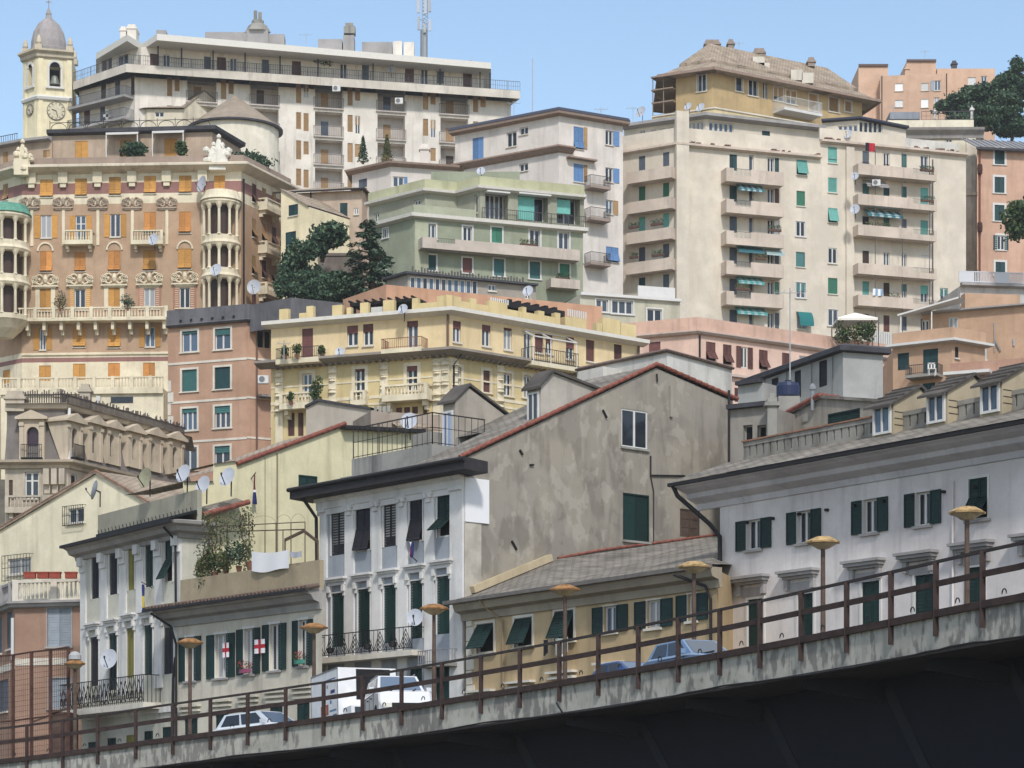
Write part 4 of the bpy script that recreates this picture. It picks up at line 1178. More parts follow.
wins(b, 1, [(453, 321, 461, 342.5, 'roll', 'maroon', dict(roll=.35)), (482, 325, 490.6, 346.5, 'roll', 'maroon', dict(roll=.28)), (503.7, 328, 512, 350, 'roll', 'maroon', dict(roll=.1)),
     (524, 332.5, 531.6, 362, 'glass', None), (535, 334, 543, 353, 'roll', 'maroon', dict(roll=.9)), (545.7, 335, 552.5, 354, 'roll', 'maroon', dict(roll=.4)),
     (566, 337, 574.2, 359.5, 'roll', 'maroon', dict(roll=.5)), (586, 340, 594.5, 361.5, 'blind', 'brown'), (614, 344.5, 622, 360, 'blind', 'brown')], depth=0.22)
wins(b, 1, [(453, 366.7, 461, 389, 'glass', None), (483, 370.6, 490, 392.5, 'blind', 'brown'), (503.7, 373.5, 511.5, 396, 'glass', None), (524, 375.5, 531, 398, 'glass', None), (545, 379, 552, 401, 'glass', None)], depth=0.22, sur=0.2, surmat=IV)
# ivory giant pilasters with stacked ornament
m = MB(); o = MB()
for fi, xs in ((0, (279.5, 333, 384.5, 437.5, 447.5)), (1, (456 - 6.5, 499.5, 548))):
    f = b.f[fi]
    for x in xs:
        u = f.U(x) if x != 449.5 else 0.35
        u = min(max(u, 0.32), f.L - 0.32)
        ubox(f, u - 0.3, u + 0.3, 12, zmid - 0.35, 0, 0.1, m)
        for q, (h_, w_, out) in enumerate(((0.5, 0.38, 0.34), (0.3, 0.3, 0.22), (0.45, 0.34, 0.26))):
            zz = zmid - 0.45 - q * 0.72
            p = f.pt(u, zz - h_, 0.05); o.lathe(p, [(0.05, 0), (w_, h_ * .25), (w_ * .75, h_ * .6), (w_, h_ * .8), (w_ * .4, h_)], 10, sx=1, sy=0.75)
        for zz in (zmid - 3.0, zmid - 3.4):
            p = f.pt(u, zz, 0.05); o.lathe(p, [(0.1, 0), (0.36, 0.1), (0.3, 0.25), (0.1, 0.3)], 10)
mk_each('pilaster', m, IV, b.root); mk_each('pilaster_ornament', o, IV, b.root, .04)
for y0, y1 in ((381, 382.6), (396.5, 399.5), (404, 406)):
    b.band(0, 360, y0, y1, 0.04, IV, 'pale_stripe'); b.band(1, 480, y0 - 1.0, y1 - 1.0, 0.04, IV, 'pale_stripe')
b.finish(CONC)
WC = plain('white_cornice_paint', (214, 210, 202), 0.6, var=0.08)
b.sweep('cornice', [(0, -0.45), (0.3, -0.38), (0.75, -0.26), (0.75, 0.0), (0, 0.05)], WC, ends=(0.4, 0.3))
c = b.c
m = MB(); m.sweep([c[0] - (c[1] - c[0]).normalized() * 0.8, c[1], c[2]], [(0, zmid - 0.2), (0.3, zmid - 0.2), (1.15, zmid + 0.05), (1.15, zmid + 0.22), (0, zmid + 0.4)], 0, True)
mk('balcony_ledge', m, stucco('ledge_grey', (142, 132, 122), 0.4, 0.2), b.root)
m = MB()
for f in b.f:
    k = 0.5
    while k < f.L: ubox(f, k, k + 0.1, zmid - 0.3, zmid - 0.19, 0.02, 0.6, m); k += 0.48
mk_each('ledge_bracket', m, stucco('ledge_grey', (142, 132, 122), 0.4, 0.2), b.root)
RAILG = plain('balcony_rail_grey', (70, 66, 66), 0.6)
balcony(b, 0, 283, 325.5, 361, 1.2, 11, 'rail', IV, RAILG, slab=.35, px=304)
balcony(b, 0, 388, 428, 351, 1.2, 10.5, 'rail', IV, plain('rust_rail', (124, 84, 66), 0.7), slab=.3, px=408)
balcony(b, 0, 285.5, 319, 406.5, 1.0, 12, 'stone', IV, slab=.3)
balcony(b, 0, 353, 368.6, 402.5, 0.5, 11, 'stone', IV, slab=.25)
balcony(b, 0, 388, 433, 398.5, 1.1, 12, 'stone', IV, slab=.3)
bl = balcony(b, 1, 521, 568, 366, 1.2, 14, 'rail', IV, RAILG, slab=.3, px=542, step=.2)
m = MB(); f = b.f[1]; ua, ub = f.U(523), f.U(566); zt_ = f.Z(523, 330); zl = f.Z(542, 366)
for u in (ua, (ua + ub) / 2 - .4, ub):
    m.beam(f.pt(u, zl, 1.15), f.pt(u, zt_ - 0.6, 1.15), 0.07); m.beam(f.pt(u, zt_, 0), f.pt(u, zt_ - 0.6, 1.2), 0.08)
m.beam(f.pt(ua, zt_, 0.03), f.pt(ub, zt_, 0.03), 0.08); m.beam(f.pt(ua, zt_ - 0.6, 1.2), f.pt(ub, zt_ - 0.6, 1.2), 0.08)
mk('awning_frame', m, WHITE, bl)
downpipe(b, [b.f[0].pt(b.f[0].L - 0.12, b.zt - 0.1, 0.12), b.f[0].pt(b.f[0].L - 0.12, zmid + 0.4, 0.12)], 0.08, plain('pipe_brown', (110, 84, 74), 0.6))
downpipe(b, [b.f[1].pt(0.3, zmid - 0.2, 0.9), b.f[1].pt(0.2, zmid - 0.8, 0.18), b.f[1].pt(0.2, 14, 0.18)], 0.07, IRON)
downpipe(b, [b.f[1].pt(b.f[1].L - 0.25, b.zt - 0.1, 0.12), b.f[1].pt(b.f[1].L - 0.25, zmid, 0.12)], 0.08, plain('pipe_brown', (110, 84, 74), 0.6))
# terrace: stub walls between gaps, parapet
m = MB(); z0 = b.zt
f = b.f[0]
for x0, x1, yt in ((277, 286, 308), (297, 304, 312), (304.2, 311, 305), (330, 340, 304), (344.5, 349, 306.5), (358, 366, 301.5), (381, 392, 299), (410, 416, 297), (435, 450, 294.5)):
    ubox(f, f.U(x0), f.U(x1), z0, f.Z((x0 + x1) / 2, yt), -0.75, -0.35, m)
ubox(f, f.U(416), f.U(435), z0, f.Z(425, 301.5), -0.7, -0.4, m)
f = b.f[1]
for x0, x1, yt in ((450, 465, 295), (474, 480, 297.5), (493, 511, 301), (526, 530, 306), (542, 548, 310), (559, 564, 312), (569, 574, 316), (574, 590, 317), (600, 606, 322), (606.5, 624, 318), (624.5, 640, 323)):
    ubox(f, f.U(x0), f.U(x1), z0, f.Z((x0 + x1) / 2, yt), -0.85, -0.4, m)
ubox(f, 0.3, f.U(559), z0, f.Z(500, 306), -0.7, -0.45, m)
mk_each('terrace_parapet', m, S_YEL2, b.root)
PERG = plain('black_pergola', (34, 32, 36), 0.8)
m = MB(); f = b.f[0]; z = f.Z(380, 299) ; 
ubox(f, f.U(344), f.U(412), z - 0.1, z + 0.12, -5, -1.0, m)
for x in (346, 366, 378, 409): ubox(f, f.U(x), f.U(x) + 0.15, b.zt, z - 0.1, -1.4, -1.2, m)
for k in range(9): ubox(f, f.U(344) + k * 0.6, f.U(344) + k * 0.6 + 0.12, z + 0.12, z + 0.24, -5, -0.7, m)
mk('pergola', m, PERG, b.root)
m = MB(); f = b.f[1]; z = f.Z(540, 305)
ubox(f, f.U(517), f.U(574), z - 0.25, z + 0.15, -5, -1.0, m)
for k in range(6): ubox(f, f.U(519) + k * 0.85, f.U(519) + k * 0.85 + 0.3, z + 0.15, z + 0.35, -3, -1.1, m)
for x in (520, 548, 570): ubox(f, f.U(x), f.U(x) + 0.15, b.zt, z - 0.25, -1.4, -1.2, m)
mk('pergola', m, PERG, b.root)
m = MB()
for x0, x1, y0, y1 in ((497, 516, 297, 302), (574, 594, 309, 316)):
    n = 9
    for k in range(n): u = f.U(x0) + (f.U(x1) - f.U(x0)) * k / n; ubox(f, u, u + 0.1, f.Z((x0 + x1) / 2, y1), f.Z((x0 + x1) / 2, y0), -0.75, -0.7, m)
f = b.f[0]
for k in range(8): u = f.U(367) + (f.U(380) - f.U(367)) * k / 8; ubox(f, u, u + 0.1, f.Z(373, 311), f.Z(373, 305), -0.75, -0.7, m)
mk_each('white_picket_railing', m, WHITE, b.root, .3)
yellow = b

# ---- orange roof-terrace block behind it ---------------------------------------------
b = Bld('orange_block', 'low block with a bare orange parapet, behind the roof terrace of the yellow building',
        [(343, 299.5), (386, 284.5), (602, 306.5)], 1, 202, 14, S_ORANGEW, T=9)
b.finish(CONC)
m = MB(); 
for x in (352, 362, 372, 392, 404, 418, 446, 470):
    f = b.f[0] if x < 386 else b.f[1]; u = f.U(x); z = f.ztop(u) - 1.5; ubox(f, u, u + 0.3, z, z + 0.2, 0, 0.06, m)
mk_each('scupper', m, IRON, b.root)
# ---- veranda block ---------------------------------------------------------------------
b = Bld('veranda_block', 'low grey block with a long glazed veranda below the sage green building',
        [(387, 280), (408, 274), (536, 286)], 1, 216, 20, stucco('veranda_grey', (150, 140, 128), 0.4, 0.2), T=8)
f = b.f[1]
for k in range(11):
    x = 410 + k * 6.2; win(b, 1, x, 276.5 + k * 0.4, x + 5.6, 290.5 + k * 0.4, 'glass', None, depth=0.12, mull=1, sill=False, glass=GLASS[R.choice((0, 1, 2))])
win(b, 1, 488, 284.5, 496, 291, 'glass', None); win(b, 1, 525, 292, 531, 299, 'glass', None)
b.finish(DARKROOF)
b.sweep('eave', [(0, -0.05), (0.5, -0.05), (0.5, 0.12), (0, 0.15)], DARKROOF)
m = MB()
for k in range(38): u = 0.3 + k * 0.27; ubox(f, u, u + 0.12, b.zt + 0.1, b.zt + 0.1 + R.uniform(0.25, 0.6), 0.1, 0.2, m)
mk('roof_railing', m, stucco('railing_dirty', (92, 86, 84), 0.4), b.root)

# ---- sage green building ----------------------------------------------------------------
b = Bld('green_building', 'stepped sage green apartment building with white cornices, terraces and turquoise blinds',
        [(372, 228), (414, 217), (583, 232)], 1, 228, 26, S_GREEN, T=12, extra=(S_LIME,))
TQ = 'turq'
wins(b, 1, [(427, 224, 435.7, 238.5, 'open', 'grey', dict(swf=.6, openright=False)), (463, 226.5, 472, 242, 'glass', None), (491.5, 227.5, 502, 243, 'shut', 'green'), (529.6, 229.5, 540, 250, 'glass', None, dict(glass=GLASS[0])), (558.5, 232, 569, 253, 'glass', None)], sur=0.14, surmat=WHITE)
wins(b, 1, [(427.7, 255, 436, 270.5, 'blind', 'petrol'), (462.5, 258, 472, 273, 'blind', 'maroon'), (493.8, 259, 504, 276, 'blind', 'teal'), (529.6, 261.6, 540, 279, 'blind', 'teal'), (559.6, 264, 569.4, 285, 'blind', 'green')], sur=0.14, surmat=WHITE)
win(b, 0, 383, 228.5, 388, 238, 'glass', None, sur=.1, surmat=WHITE); win(b, 0, 381, 258, 387, 270, 'shut', 'petrol')
f = b.f[1]
ubm = MB(); ubox(f, 0.05, 1.3, 26, b.zt - 0.3, 0.0, 0.12, ubm); mk('corner_pier', ubm, stucco('pale_sage', (160, 164, 134), 0.3), b.root)
b.finish(CONC)
b.sweep('white_cornice', [(0, -0.12), (0.55, -0.02), (0.6, 0.28), (0, 0.34)], WC, ends=(0.3, 0.3))
m = MB(); m.sweep([b.c[0] + Vector((0.6, 0.6)), b.c[1] + Vector((0, 0.25)), b.c[1].lerp(b.c[2], 0.36) + Vector((0, 0.25))], [(0, b.zt + 0.3), (0.1, b.zt + 0.3), (0.1, b.zt + 1.15), (0, b.zt + 1.15)], 0, True); mk('terrace_parapet', m, stucco('sage_parapet', (156, 160, 134), 0.35), b.root)
balcony(b, 1, 422.5, 580, 249, 1.2, 11, 'gapped', stucco('balcony_pinkish', (186, 170, 156), 0.4), RAILG, px=440, gap=(437, 455), slab=.2)
balcony(b, 1, 551, 580, 288, 1.2, 9, 'solid', stucco('balcony_pinkish', (186, 170, 156), 0.4), px=565, slab=.2)
g1 = b
up = Bld('upper', None, None, 0, 0, b.zt, stucco('sage_upper', (148, 149, 127), 0.3, 0.1, (92, 94, 80)), corners=[plan(369, 236.2), plan(425, 231.2), plan(457, 232.3), plan(480, 230.2), plan(584, 233.6)], zt=58.5, T=9, root=b.root)
wins(up, 0, [(374, 213, 379, 226, 'glass', None), (414, 200, 420, 205.5, 'glass', None)])
wins(up, 2, [(474.5, 195, 477.5, 213, 'glass', None, dict(mull=1))])
wins(up, 3, [(485, 192, 508, 219, 'glass', None, dict(depth=1.3, mull=5, sill=False, glass=GLASS[1])), (518, 194.5, 548, 221, 'glass', None, dict(depth=1.3, mull=3, sill=False, glass=GLASS[0])), (557, 197, 580, 224, 'glass', None, dict(depth=1.3, mull=2, sill=False, glass=GLASS[0]))])
m = MB(); f = up.f[3]
for x0, x1, yt, yb in ((519, 535.5, 196, 219), (557.5, 571.5, 199, 213)): ubox(f, f.U(x0), f.U(x1), f.Z((x0 + x1) / 2, yb), f.Z((x0 + x1) / 2, yt), -0.35, -0.3, m)
mk_each('turquoise_awning', m, SH['turq'], b.root)
m = MB()
for x0, x1, y in ((485, 508, 192.5), (517, 549, 194.8)): ubox(f, f.U(x0), f.U(x1), f.Z((x0 + x1) / 2, y + 1.5), f.Z((x0 + x1) / 2, y), -0.2, 0.6, m)
mk_each('rolled_awning', m, WHITE, b.root)
up.finish(CONC)
up.sweep('white_cornice', [(0, -0.1), (0.6, 0.0), (0.65, 0.22), (0, 0.3)], WC)
m = MB(); m.sweep(up.c, [(0.1, up.zt + 0.3), (0.1, up.zt + 1.15), (-0.15, up.zt + 1.15), (-0.15, up.zt + 0.3)], 0, True); mk('roof_parapet', m, S_LIME, b.root)
rail_line([up.f[3].pt(0.1, g1.zt + 0.35, 0.35), up.f[3].pt(up.f[3].L, g1.zt + 0.35, 0.35)], 0.95, RAILG, b.root, step=0.2)
m = MB(); p = P(470, 177, 240); m.box(p.x - 3.6, p.x + 4.6, p.y, p.y + 3, 58.6, p.z + 0.5); mk('roof_hut', m, S_GREEN, b.root)

# ---- white building with blue shutters ------------------------------------------------------
b = Bld('blue_shutter_building', 'tall warm white building with blue shutters, behind the sage green building',
        [(455, 133.5), (559, 113.5), (623, 124)], 1, 258, 34, S_WHITE16, T=None)
wins(b, 0, [(472.5, 137.6, 483.5, 160, 'shut', 'blue'), (506.5, 132, 516.5, 146.6, 'half', 'blue', dict(glass=GLASS[0], openleft=False, openright=False)), (519.5, 127, 528, 134.5, 'half', None, dict(glass=GLASS[0], openleft=False, openright=False)), (519, 163.5, 528, 171, 'half', 'blue', dict(glass=GLASS[0], openleft=False, openright=False))], depth=0.25)
wins(b, 1, [(573.6, 127, 583.5, 149, 'proj', 'blue', dict(tilt=(.35, 20))), (605.5, 130.5, 613, 145, 'open', 'blue', dict(openleft=False, swf=.8, glass=GLASS[0])), (573.6, 164, 583.4, 182, 'shut', 'blue'), (605.5, 167.7, 613, 182, 'open', 'blue', dict(openleft=False, swf=.8, glass=GLASS[0])),
     (606, 200, 613, 214, 'open', 'tan', dict(openleft=False, swf=.7, glass=GLASS[2])), (606, 247, 618.5, 262, 'proj', 'blue', dict(tilt=(.6, 20))), (574, 197, 583, 214, 'shut', 'tan'), (574, 246, 583, 262, 'shut', 'brown')], depth=0.22)
f = b.f[1]; m = MB(); ubox(f, f.U(583.7), f.U(587), f.Z(585, 149), f.Z(585, 127.5), 0.02, 0.08, m); ubox(f, f.U(583.7), f.U(587), f.Z(585, 181), f.Z(585, 165), 0.02, 0.08, m); mk_each('tan_shutter_leaf', m, SH['tan'], b.root)
b.finish(DARKROOF)
b.sweep('eave', [(0, -0.25), (0.7, -0.12), (0.75, 0.12), (0.3, 0.45), (0, 0.45)], plain('brown_eave', (150, 130, 118), 0.8, var=0.15), ends=(0.3, 0.4))
b.sweep('roof_edge', [(0.6, 0.12), (0.8, 0.14), (0.5, 0.5), (0, 0.55)], plain('navy_flashing', (58, 62, 78), 0.6), ends=(0.3, 0.4))
zb_ = b.f[0].Z(545, 154)
m = MB(); c = b.c; m.sweep([c[0], c[1], c[1].lerp(c[2], 0.2)], [(0, zb_ - 0.1), (0.3, zb_), (0.75, zb_ + 0.35), (0.75, zb_ + 0.5), (0, zb_ + 0.6)], 0, True); mk('middle_cornice', m, plain('brown_eave', (150, 130, 118), 0.8), b.root)
m = MB(); ubox(f, f.U(566), f.U(594), f.Z(580, 160.5), f.Z(580, 159), 0, 0.7, m); mk('balcony_canopy', m, plain('brown_eave', (150, 130, 118), 0.8), b.root)
for y in (188.5, 220.5, 265): balcony(b, 1, 584, 604, y, 1.3, 10, 'rail', stucco('old_balcony', (150, 130, 118), 0.4), RAILG, slab=.28, px=594)
w16 = b
lw = Bld('low_wing', None, [(352, 172), (391, 163.5), (458, 168)], 1, 250, 34, S_WHITE16, T=8, root=b.root)
wins(lw, 1, [(393, 176.6, 404, 187, 'open', 'blue', dict(swf=.3, openleft=False, glass=GLASS[2]))]); wins(lw, 0, [(358.6, 179, 367, 188, 'shut', 'navy')])
lw.finish(BROWNTILE)
lw.sweep('wing_eave', [(0, -0.3), (0.7, -0.1), (0.75, 0.08), (0, 0.12)], plain('brown_eave', (150, 130, 118), 0.8), ends=(0.3, 0))
m = MB(); c = lw.foot(); ce = sum(c, Vector((0, 0))) / len(c); ap = Vector((ce.x, ce.y, lw.zt + 1.3))
cc = [Vector((p.x, p.y, lw.zt + 0.1)) + Vector(((p - ce).x, (p - ce).y, 0)).normalized() * 0.8 for p in c]
for i in range(len(cc)): rooftri(m, cc[i], cc[(i + 1) % len(cc)], ap)
mk('wing_roof', m, BROWNTILE, b.root)
chimney(b, 420, 146, 429, 166, 252, S_WHITE16)

# ---- peach and yellow little houses on the left of it -------------------------------------------
b = Bld('peach_house', 'small peach house with a grey slate roof and green shutters, beside the dark cedar',
        [(281, 194), (362, 190)], 1, 250, 34, stucco('dusty_peach', (192, 166, 142), 0.35, 0.12), T=8)
wins(b, 0, [(340, 203, 347.5, 219, 'shut', 'petrol'), (354, 208, 358.5, 214.5, 'glass', None), (299, 201, 305, 206, 'shut', 'brown'), (316, 203, 320, 210, 'shut', 'petrol')], depth=.15)
b.finish()
f = b.f[0]; m = MB()
roofquad(m, f.pt(-0.5, b.zt, 0.7), f.pt(f.L + .5, b.zt, 0.7), f.pt(f.L - 3, b.zt + 1.7, -5), f.pt(0.5, b.zt + 1.7, -5))
roofquad(m, f.pt(f.L + .5, b.zt, 0.7), f.pt(f.L + .5, b.zt, -8.5), f.pt(f.L - 3, b.zt + 1.7, -5.1), f.pt(f.L - 3, b.zt + 1.7, -5))
mk('roof', m, BROWNTILE, b.root)
m = MB(); m.beam(f.pt(-.5, b.zt - 0.03, .7), f.pt(f.L + .5, b.zt - 0.03, .7), .14); mk('gutter', m, GUTTER, b.root)
downpipe(b, [f.pt(3.0, b.zt, .1), f.pt(3.0, 38, .1)], .07)
b = Bld('yellow_slice_house', 'narrow pale yellow house with two green shutters, beside the ornate palazzo',
        None, 0, 0, 32, stucco('pale_yellow', (226, 208, 164), 0.3, 0.1), corners=[plan(281, 246), plan(309, 244)], zt=62, T=6, topcap=False)
f = b.f[0]; gtop(f, [(281, 190), (309, 207)])
wins(b, 0, [(288.5, 204.6, 298, 215.7, 'shut', 'petrol'), (285.5, 231.7, 296, 256, 'shut', 'petrol')], depth=.12)
b.finish(); gable_roof(b, f, 6, BROWNTILE)

# ---- pale low building in the middle ----------------------------------------------------------
b = Bld('low_pale_building', 'low pale building with wide windows and a white roof edge, behind the pink block',
        [(580, 294), (680, 301)], 0, 212, 18, stucco('pale_celadon', (178, 172, 150), 0.4, 0.15), T=9)
wins(b, 0, [(611.7, 300.5, 633, 314, 'glass', None, dict(glass=GLASS[1], mull=3)), (596, 299.5, 608, 312, 'glass', None, dict(glass=GLASS[1])), (647, 309, 662, 322, 'glass', None, dict(glass=GLASS[0]))], sur=.1, surmat=WHITE)
b.finish(stucco('green_roof_felt', (122, 132, 112), 0.3))
b.sweep('white_edge', [(0, -0.12), (0.3, -0.1), (0.3, 0.12), (0, 0.14)], WHITE)
f = b.f[0]; m = MB(); ubox(f, f.U(639), f.U(676), b.zt + 0.15, f.Z(655, 286), -0.4, -0.2, m); mk('white_parapet', m, WHITE, b.root)
m = MB(); z = b.zt; q0, q1 = f.U(583), f.U(638); roofquad(m, f.pt(q0, z + .14, -.2), f.pt(q1, z + .14, -.2), f.pt(q1, z + 1.0, -6), f.pt(q0, z + .3, -6)); mk('felt_slope', m, stucco('green_roof_felt', (122, 132, 112), 0.3), b.root)

# ---- pink block -----------------------------------------------------------------------------------
b = Bld('pink_block', 'long pink block with dark brown shutters and a salmon parapet, behind the grey rooftop box',
        [(628, 338.5), (697, 332.7), (897, 361)], 1, 200, 12, S_PINK, T=10)
wins(b, 1, [(706, 342, 715.5, 361, 'proj', 'brown'), (723, 344.6, 731.5, 364.5, 'proj', 'brown'), (741, 347, 747.5, 368, 'open', 'brown', dict(swf=.75)), (759, 350, 767.7, 369.5, 'proj', 'brown'), (782, 353, 789.5, 371, 'shut', 'brown'), (799, 356.5, 815, 361.5, 'glass', None), (880.5, 367.5, 885, 388, 'proj', 'brown'),
     (734.5, 388, 740, 402, 'shut', 'brown'), (862, 390, 869, 409, 'shut', 'brown')], depth=.16, sill=False)
win(b, 0, 648.8, 342, 660.4, 354, 'blind', 'maroon'); win(b, 0, 634, 346, 640, 357, 'shut', 'brown')
b.finish(CONC)
b.sweep('cornice', [(0, -0.15), (0.3, -0.1), (0.45, 0.05), (0.45, 0.15), (0, 0.2)], stucco('pinkish_cornice', (192, 170, 158), 0.3), ends=(.2, .3))
m = MB(); m.sweep(b.c, [(0.1, b.zt + .18), (0.1, b.zt + 1.2), (-0.15, b.zt + 1.2), (-0.15, b.zt + .18)], 0, True); mk('parapet', m, stucco('salmon_parapet', (204, 160, 138), 0.4, .15), b.root)
b.band(1, 727, 374, 376.5, .35, stucco('pinkish_cornice', (192, 170, 158), 0.3), 'lower_cornice', x0=725, x1=745)
downpipe(b, [b.f[1].pt(.2, b.zt - .2, .1), b.f[1].pt(.2, 20, .1)], .07, IRON)
m = MB(); f = b.f[1]
for k in range(13): ubox(f, f.U(868) + k * .24, f.U(868) + k * .24 + .12, b.zt + 1.25, b.zt + 2.2, -.1, 0, m)
mk('white_picket_railing', m, WHITE, b.root)
pink = b

# ---- peach buildings on the right --------------------------------------------------------------
b = Bld('peach_stepped_house', 'stepped peach house with terraces and teal shutters, above the row of dormers',
        [(893, 348), (952, 341.5), (985, 347)], 1, 172, 10, S_PEACH, T=8)
wins(b, 0, [(897.7, 353, 909, 370, 'shut', 'petrol', dict(leaves=1)), (923, 349, 938, 375, 'shut', 'petrol'), (922.6, 383, 935, 396, 'shut', 'petrol')], depth=.15, sill=False)
wins(b, 1, [(955, 347, 958.5, 358, 'shut', 'black')], depth=.15)
balcony(b, 0, 911.6, 943, 376.5, 1.1, 10, 'rail', CONC, RAILG, slab=.18)
b.finish(CONC)
b.sweep('white_edge', [(0, -0.05), (0.55, 0), (0.55, .16), (0, .18)], WHITE, ends=(.3, .3))
m = MB(); m.sweep(b.c, [(0.1, b.zt + .18), (.1, b.zt + .95), (-.1, b.zt + .95), (-.1, b.zt + .18)], 0, True); mk('terrace_parapet', m, S_PEACH, b.root)
up = Bld('upper', None, [(922, 314.5), (1130, 296.5)], 0, 183, 30, S_PEACH, T=9, root=b.root)
wins(up, 0, [(921.5, 320, 929, 331, 'glass', None), (948.5, 317, 958, 330, 'glass', None, dict(glass=GLASS[3])), (982, 348, 987, 360, 'half', None, dict(openleft=False, openright=False))], depth=.15)
up.finish(CONC); up.sweep('white_edge', [(0, -.05), (.45, 0), (.45, .1), (0, .12)], GREYTRIM)
f = up.f[0]; m = MB()
for t in range(2): pass
z1 = f.Z(930, 318); A1, B1 = f.U(906), f.U(966)
m.quad(f.pt(A1, z1, 2.2), f.pt(B1, z1 + .9, 2.0), f.pt(B1, z1 + 1.0, 0.05), f.pt(A1, z1 + .35, .05)); m.quad(f.pt(A1, z1 - .12, 2.2), f.pt(B1, z1 + .78, 2.0), f.pt(B1, z1 + .9, 2.0), f.pt(A1, z1, 2.2)); m.quad(f.pt(A1, z1 - .12, 2.2), f.pt(A1, z1 + .23, .05), f.pt(B1, z1 + .88, .05), f.pt(B1, z1 + .78, 2.0))
for u in (A1 + .2, A1 + 2.4): m.beam(f.pt(u, 33.7, 2.05), f.pt(u, z1, 2.05), .08)
mk('terrace_canopy', m, WHITE, b.root)
m = MB(); u = f.U(995)
m.beam(f.pt(u, f.Z(995, 322), .1), f.pt(u, f.Z(995, 352), .1), .05); m.beam(f.pt(u, f.Z(995, 340), .1), f.pt(f.U(1001), f.Z(1001, 351), .1), .08); m.beam(f.pt(f.U(1014), f.Z(1014, 339), .05), f.pt(f.U(1014), f.Z(1014, 346), .05), .12)
mk('wall_cables', m, METAL, b.root)
lo = Bld('front_wall', None, [(950, 363.5), (1150, 348.5)], 0, 165, 10, stucco('peach_dim', (170, 124, 102), 0.4, .2), T=3, root=b.root)
lo.finish(CONC)
f = lo.f[0]; m = MB(); ubox(f, f.U(947) , f.U(993), f.Z(970, 376), f.Z(970, 373), 0.02, 1.0, m); mk('white_ledge', m, WHITE, b.root)

# ---- whitewashed roofs just behind the gable ----------------------------------------------------
b = Bld('whitewashed_house', 'low whitewashed house behind the red verge of the grey gable',
        [(577, 371), (667, 352), (732, 369.5)], 1, 150, 8, S_PALEWALL, T=9)
b.finish(CONC)
m = MB(); m.sweep(b.c, [(0.15, b.zt - .02), (0.2, b.zt + .08), (-.3, b.zt + .3), (-.3, b.zt)], 0, True); mk('tile_coping', m, plain('grey_old_tile', (104, 88, 80), 0.85), b.root)
f = b.f[0]; m = MB(); ubox(f, f.U(597), f.U(622), f.Z(600, 400), f.Z(600, 374), 0, 1.5, m); mk('chimney_breast', m, S_PALEWALL, b.root)
chimney(b, 640, 352, 660, 362, 152, S_PALEWALL, cap=False) if False else None

# ---- rooftop box, stucco hut and flat hut behind the lilac palazzo ---------------------------------
b = Bld('grey_rooftop_box', 'grey clad rooftop block with a sloping dark roof edge and black shutters',
        None, 0, 0, 9, S_GREYBOX, corners=[plan(748, 144.6), plan(843, 135), plan(883, 135.8)], zt=25.9, T=7)
wins(b, 0, [(819, 360.5, 827, 386.5, 'shut', 'black', dict(leaves=1)), (794.5, 370.5, 801, 398, 'shut', 'black', dict(leaves=1)), (771.5, 378, 778.5, 400, 'shut', 'black', dict(leaves=1))], depth=.12, sill=False)
f = b.f[0]; m = MB()
for x in (812, 787, 765, 833): ubox(f, f.U(x) - .03, f.U(x) + .03, 18, b.zt, 0, .04, m)
mk('cladding_seams', m, stucco('seam', (120, 120, 120), .3), b.root)
b.finish(DARKROOF)
b.sweep('roof_edge', [(0, -.05), (.35, 0), (.35, .25), (0, .4), (-.2, .4)], DARKROOF, ends=(.3, .3))
lw = Bld('lean_to', None, [(738, 386), (763, 382.5)], 1, 139, 9, S_GREYBOX, T=4, root=b.root); lw.finish(DARKROOF); lw.sweep('roof_edge', [(0, 0), (.3, 0), (.3, .2), (0, .22)], DARKROOF)
b = Bld('stucco_hut', 'small weathered stucco roof house with a red tiled slope and a wide green shutter',
        None, 0, 0, 9, stucco('weathered_hut', (150, 142, 130), 0.6, .35, (70, 66, 62)), corners=[plan(783, 121), plan(905, 114.5)], zt=20, T=5, topcap=False)
f = b.f[0]; gtop(f, [(783, 419), (822, 398.5), (905, 404)])
win(b, 0, 828, 411, 860, 428.5, 'shut', 'dkgreen', depth=.08, sill=False)
b.finish(); gable_roof(b, f, 5, SLATE)
m = MB(); (a, za), (e, ze) = f.top[0], f.top[1]
for k in range(5):
    m.tube([f.pt(a - .1, za + .12, .1 - k * .28), f.pt(e, ze + .16, .1 - k * .28)], .13, 7)
mk('red_tiles', m, REDTILE, b.root)
m = MB(); u = f.U(815); m.tube([f.pt(u, f.Z(815, 411), .15), f.pt(u, f.Z(815, 390), .15)], .09); m.lathe(f.pt(u, f.Z(815, 390), .15), [(.16, 0), (.16, .15), (.02, .3)], 8); mk('stove_flue', m, METAL, b.root)
m = MB(); ubox(f, f.U(803), f.U(808), f.Z(805, 422), f.Z(805, 417), 0, .05, m); mk('wall_vent', m, CONC, b.root)
b = Bld('flat_hut', 'flat roofed concrete roof hut with two dark openings, wedged beside the grey gable',
        [(729, 410), (768, 406)], 0, 119, 9, stucco('hut_concrete', (140, 134, 126), 0.6, .3, (66, 62, 60)), T=4)
wins(b, 0, [(743, 425, 752.5, 448, 'half', None, dict(openleft=False, openright=False, glass=DARKIN, mull=1, fr=CONC)), (757, 425, 766, 446, 'half', None, dict(openleft=False, openright=False, glass=DARKIN, mull=1, fr=CONC))], sill=False, depth=.3)
b.finish(DARKROOF); b.sweep('roof_slab', [(0, -.02), (.3, 0), (.3, .2), (0, .22)], DARKROOF)
chimney(b, 767.5, 398, 777, 445, 117, CONC)
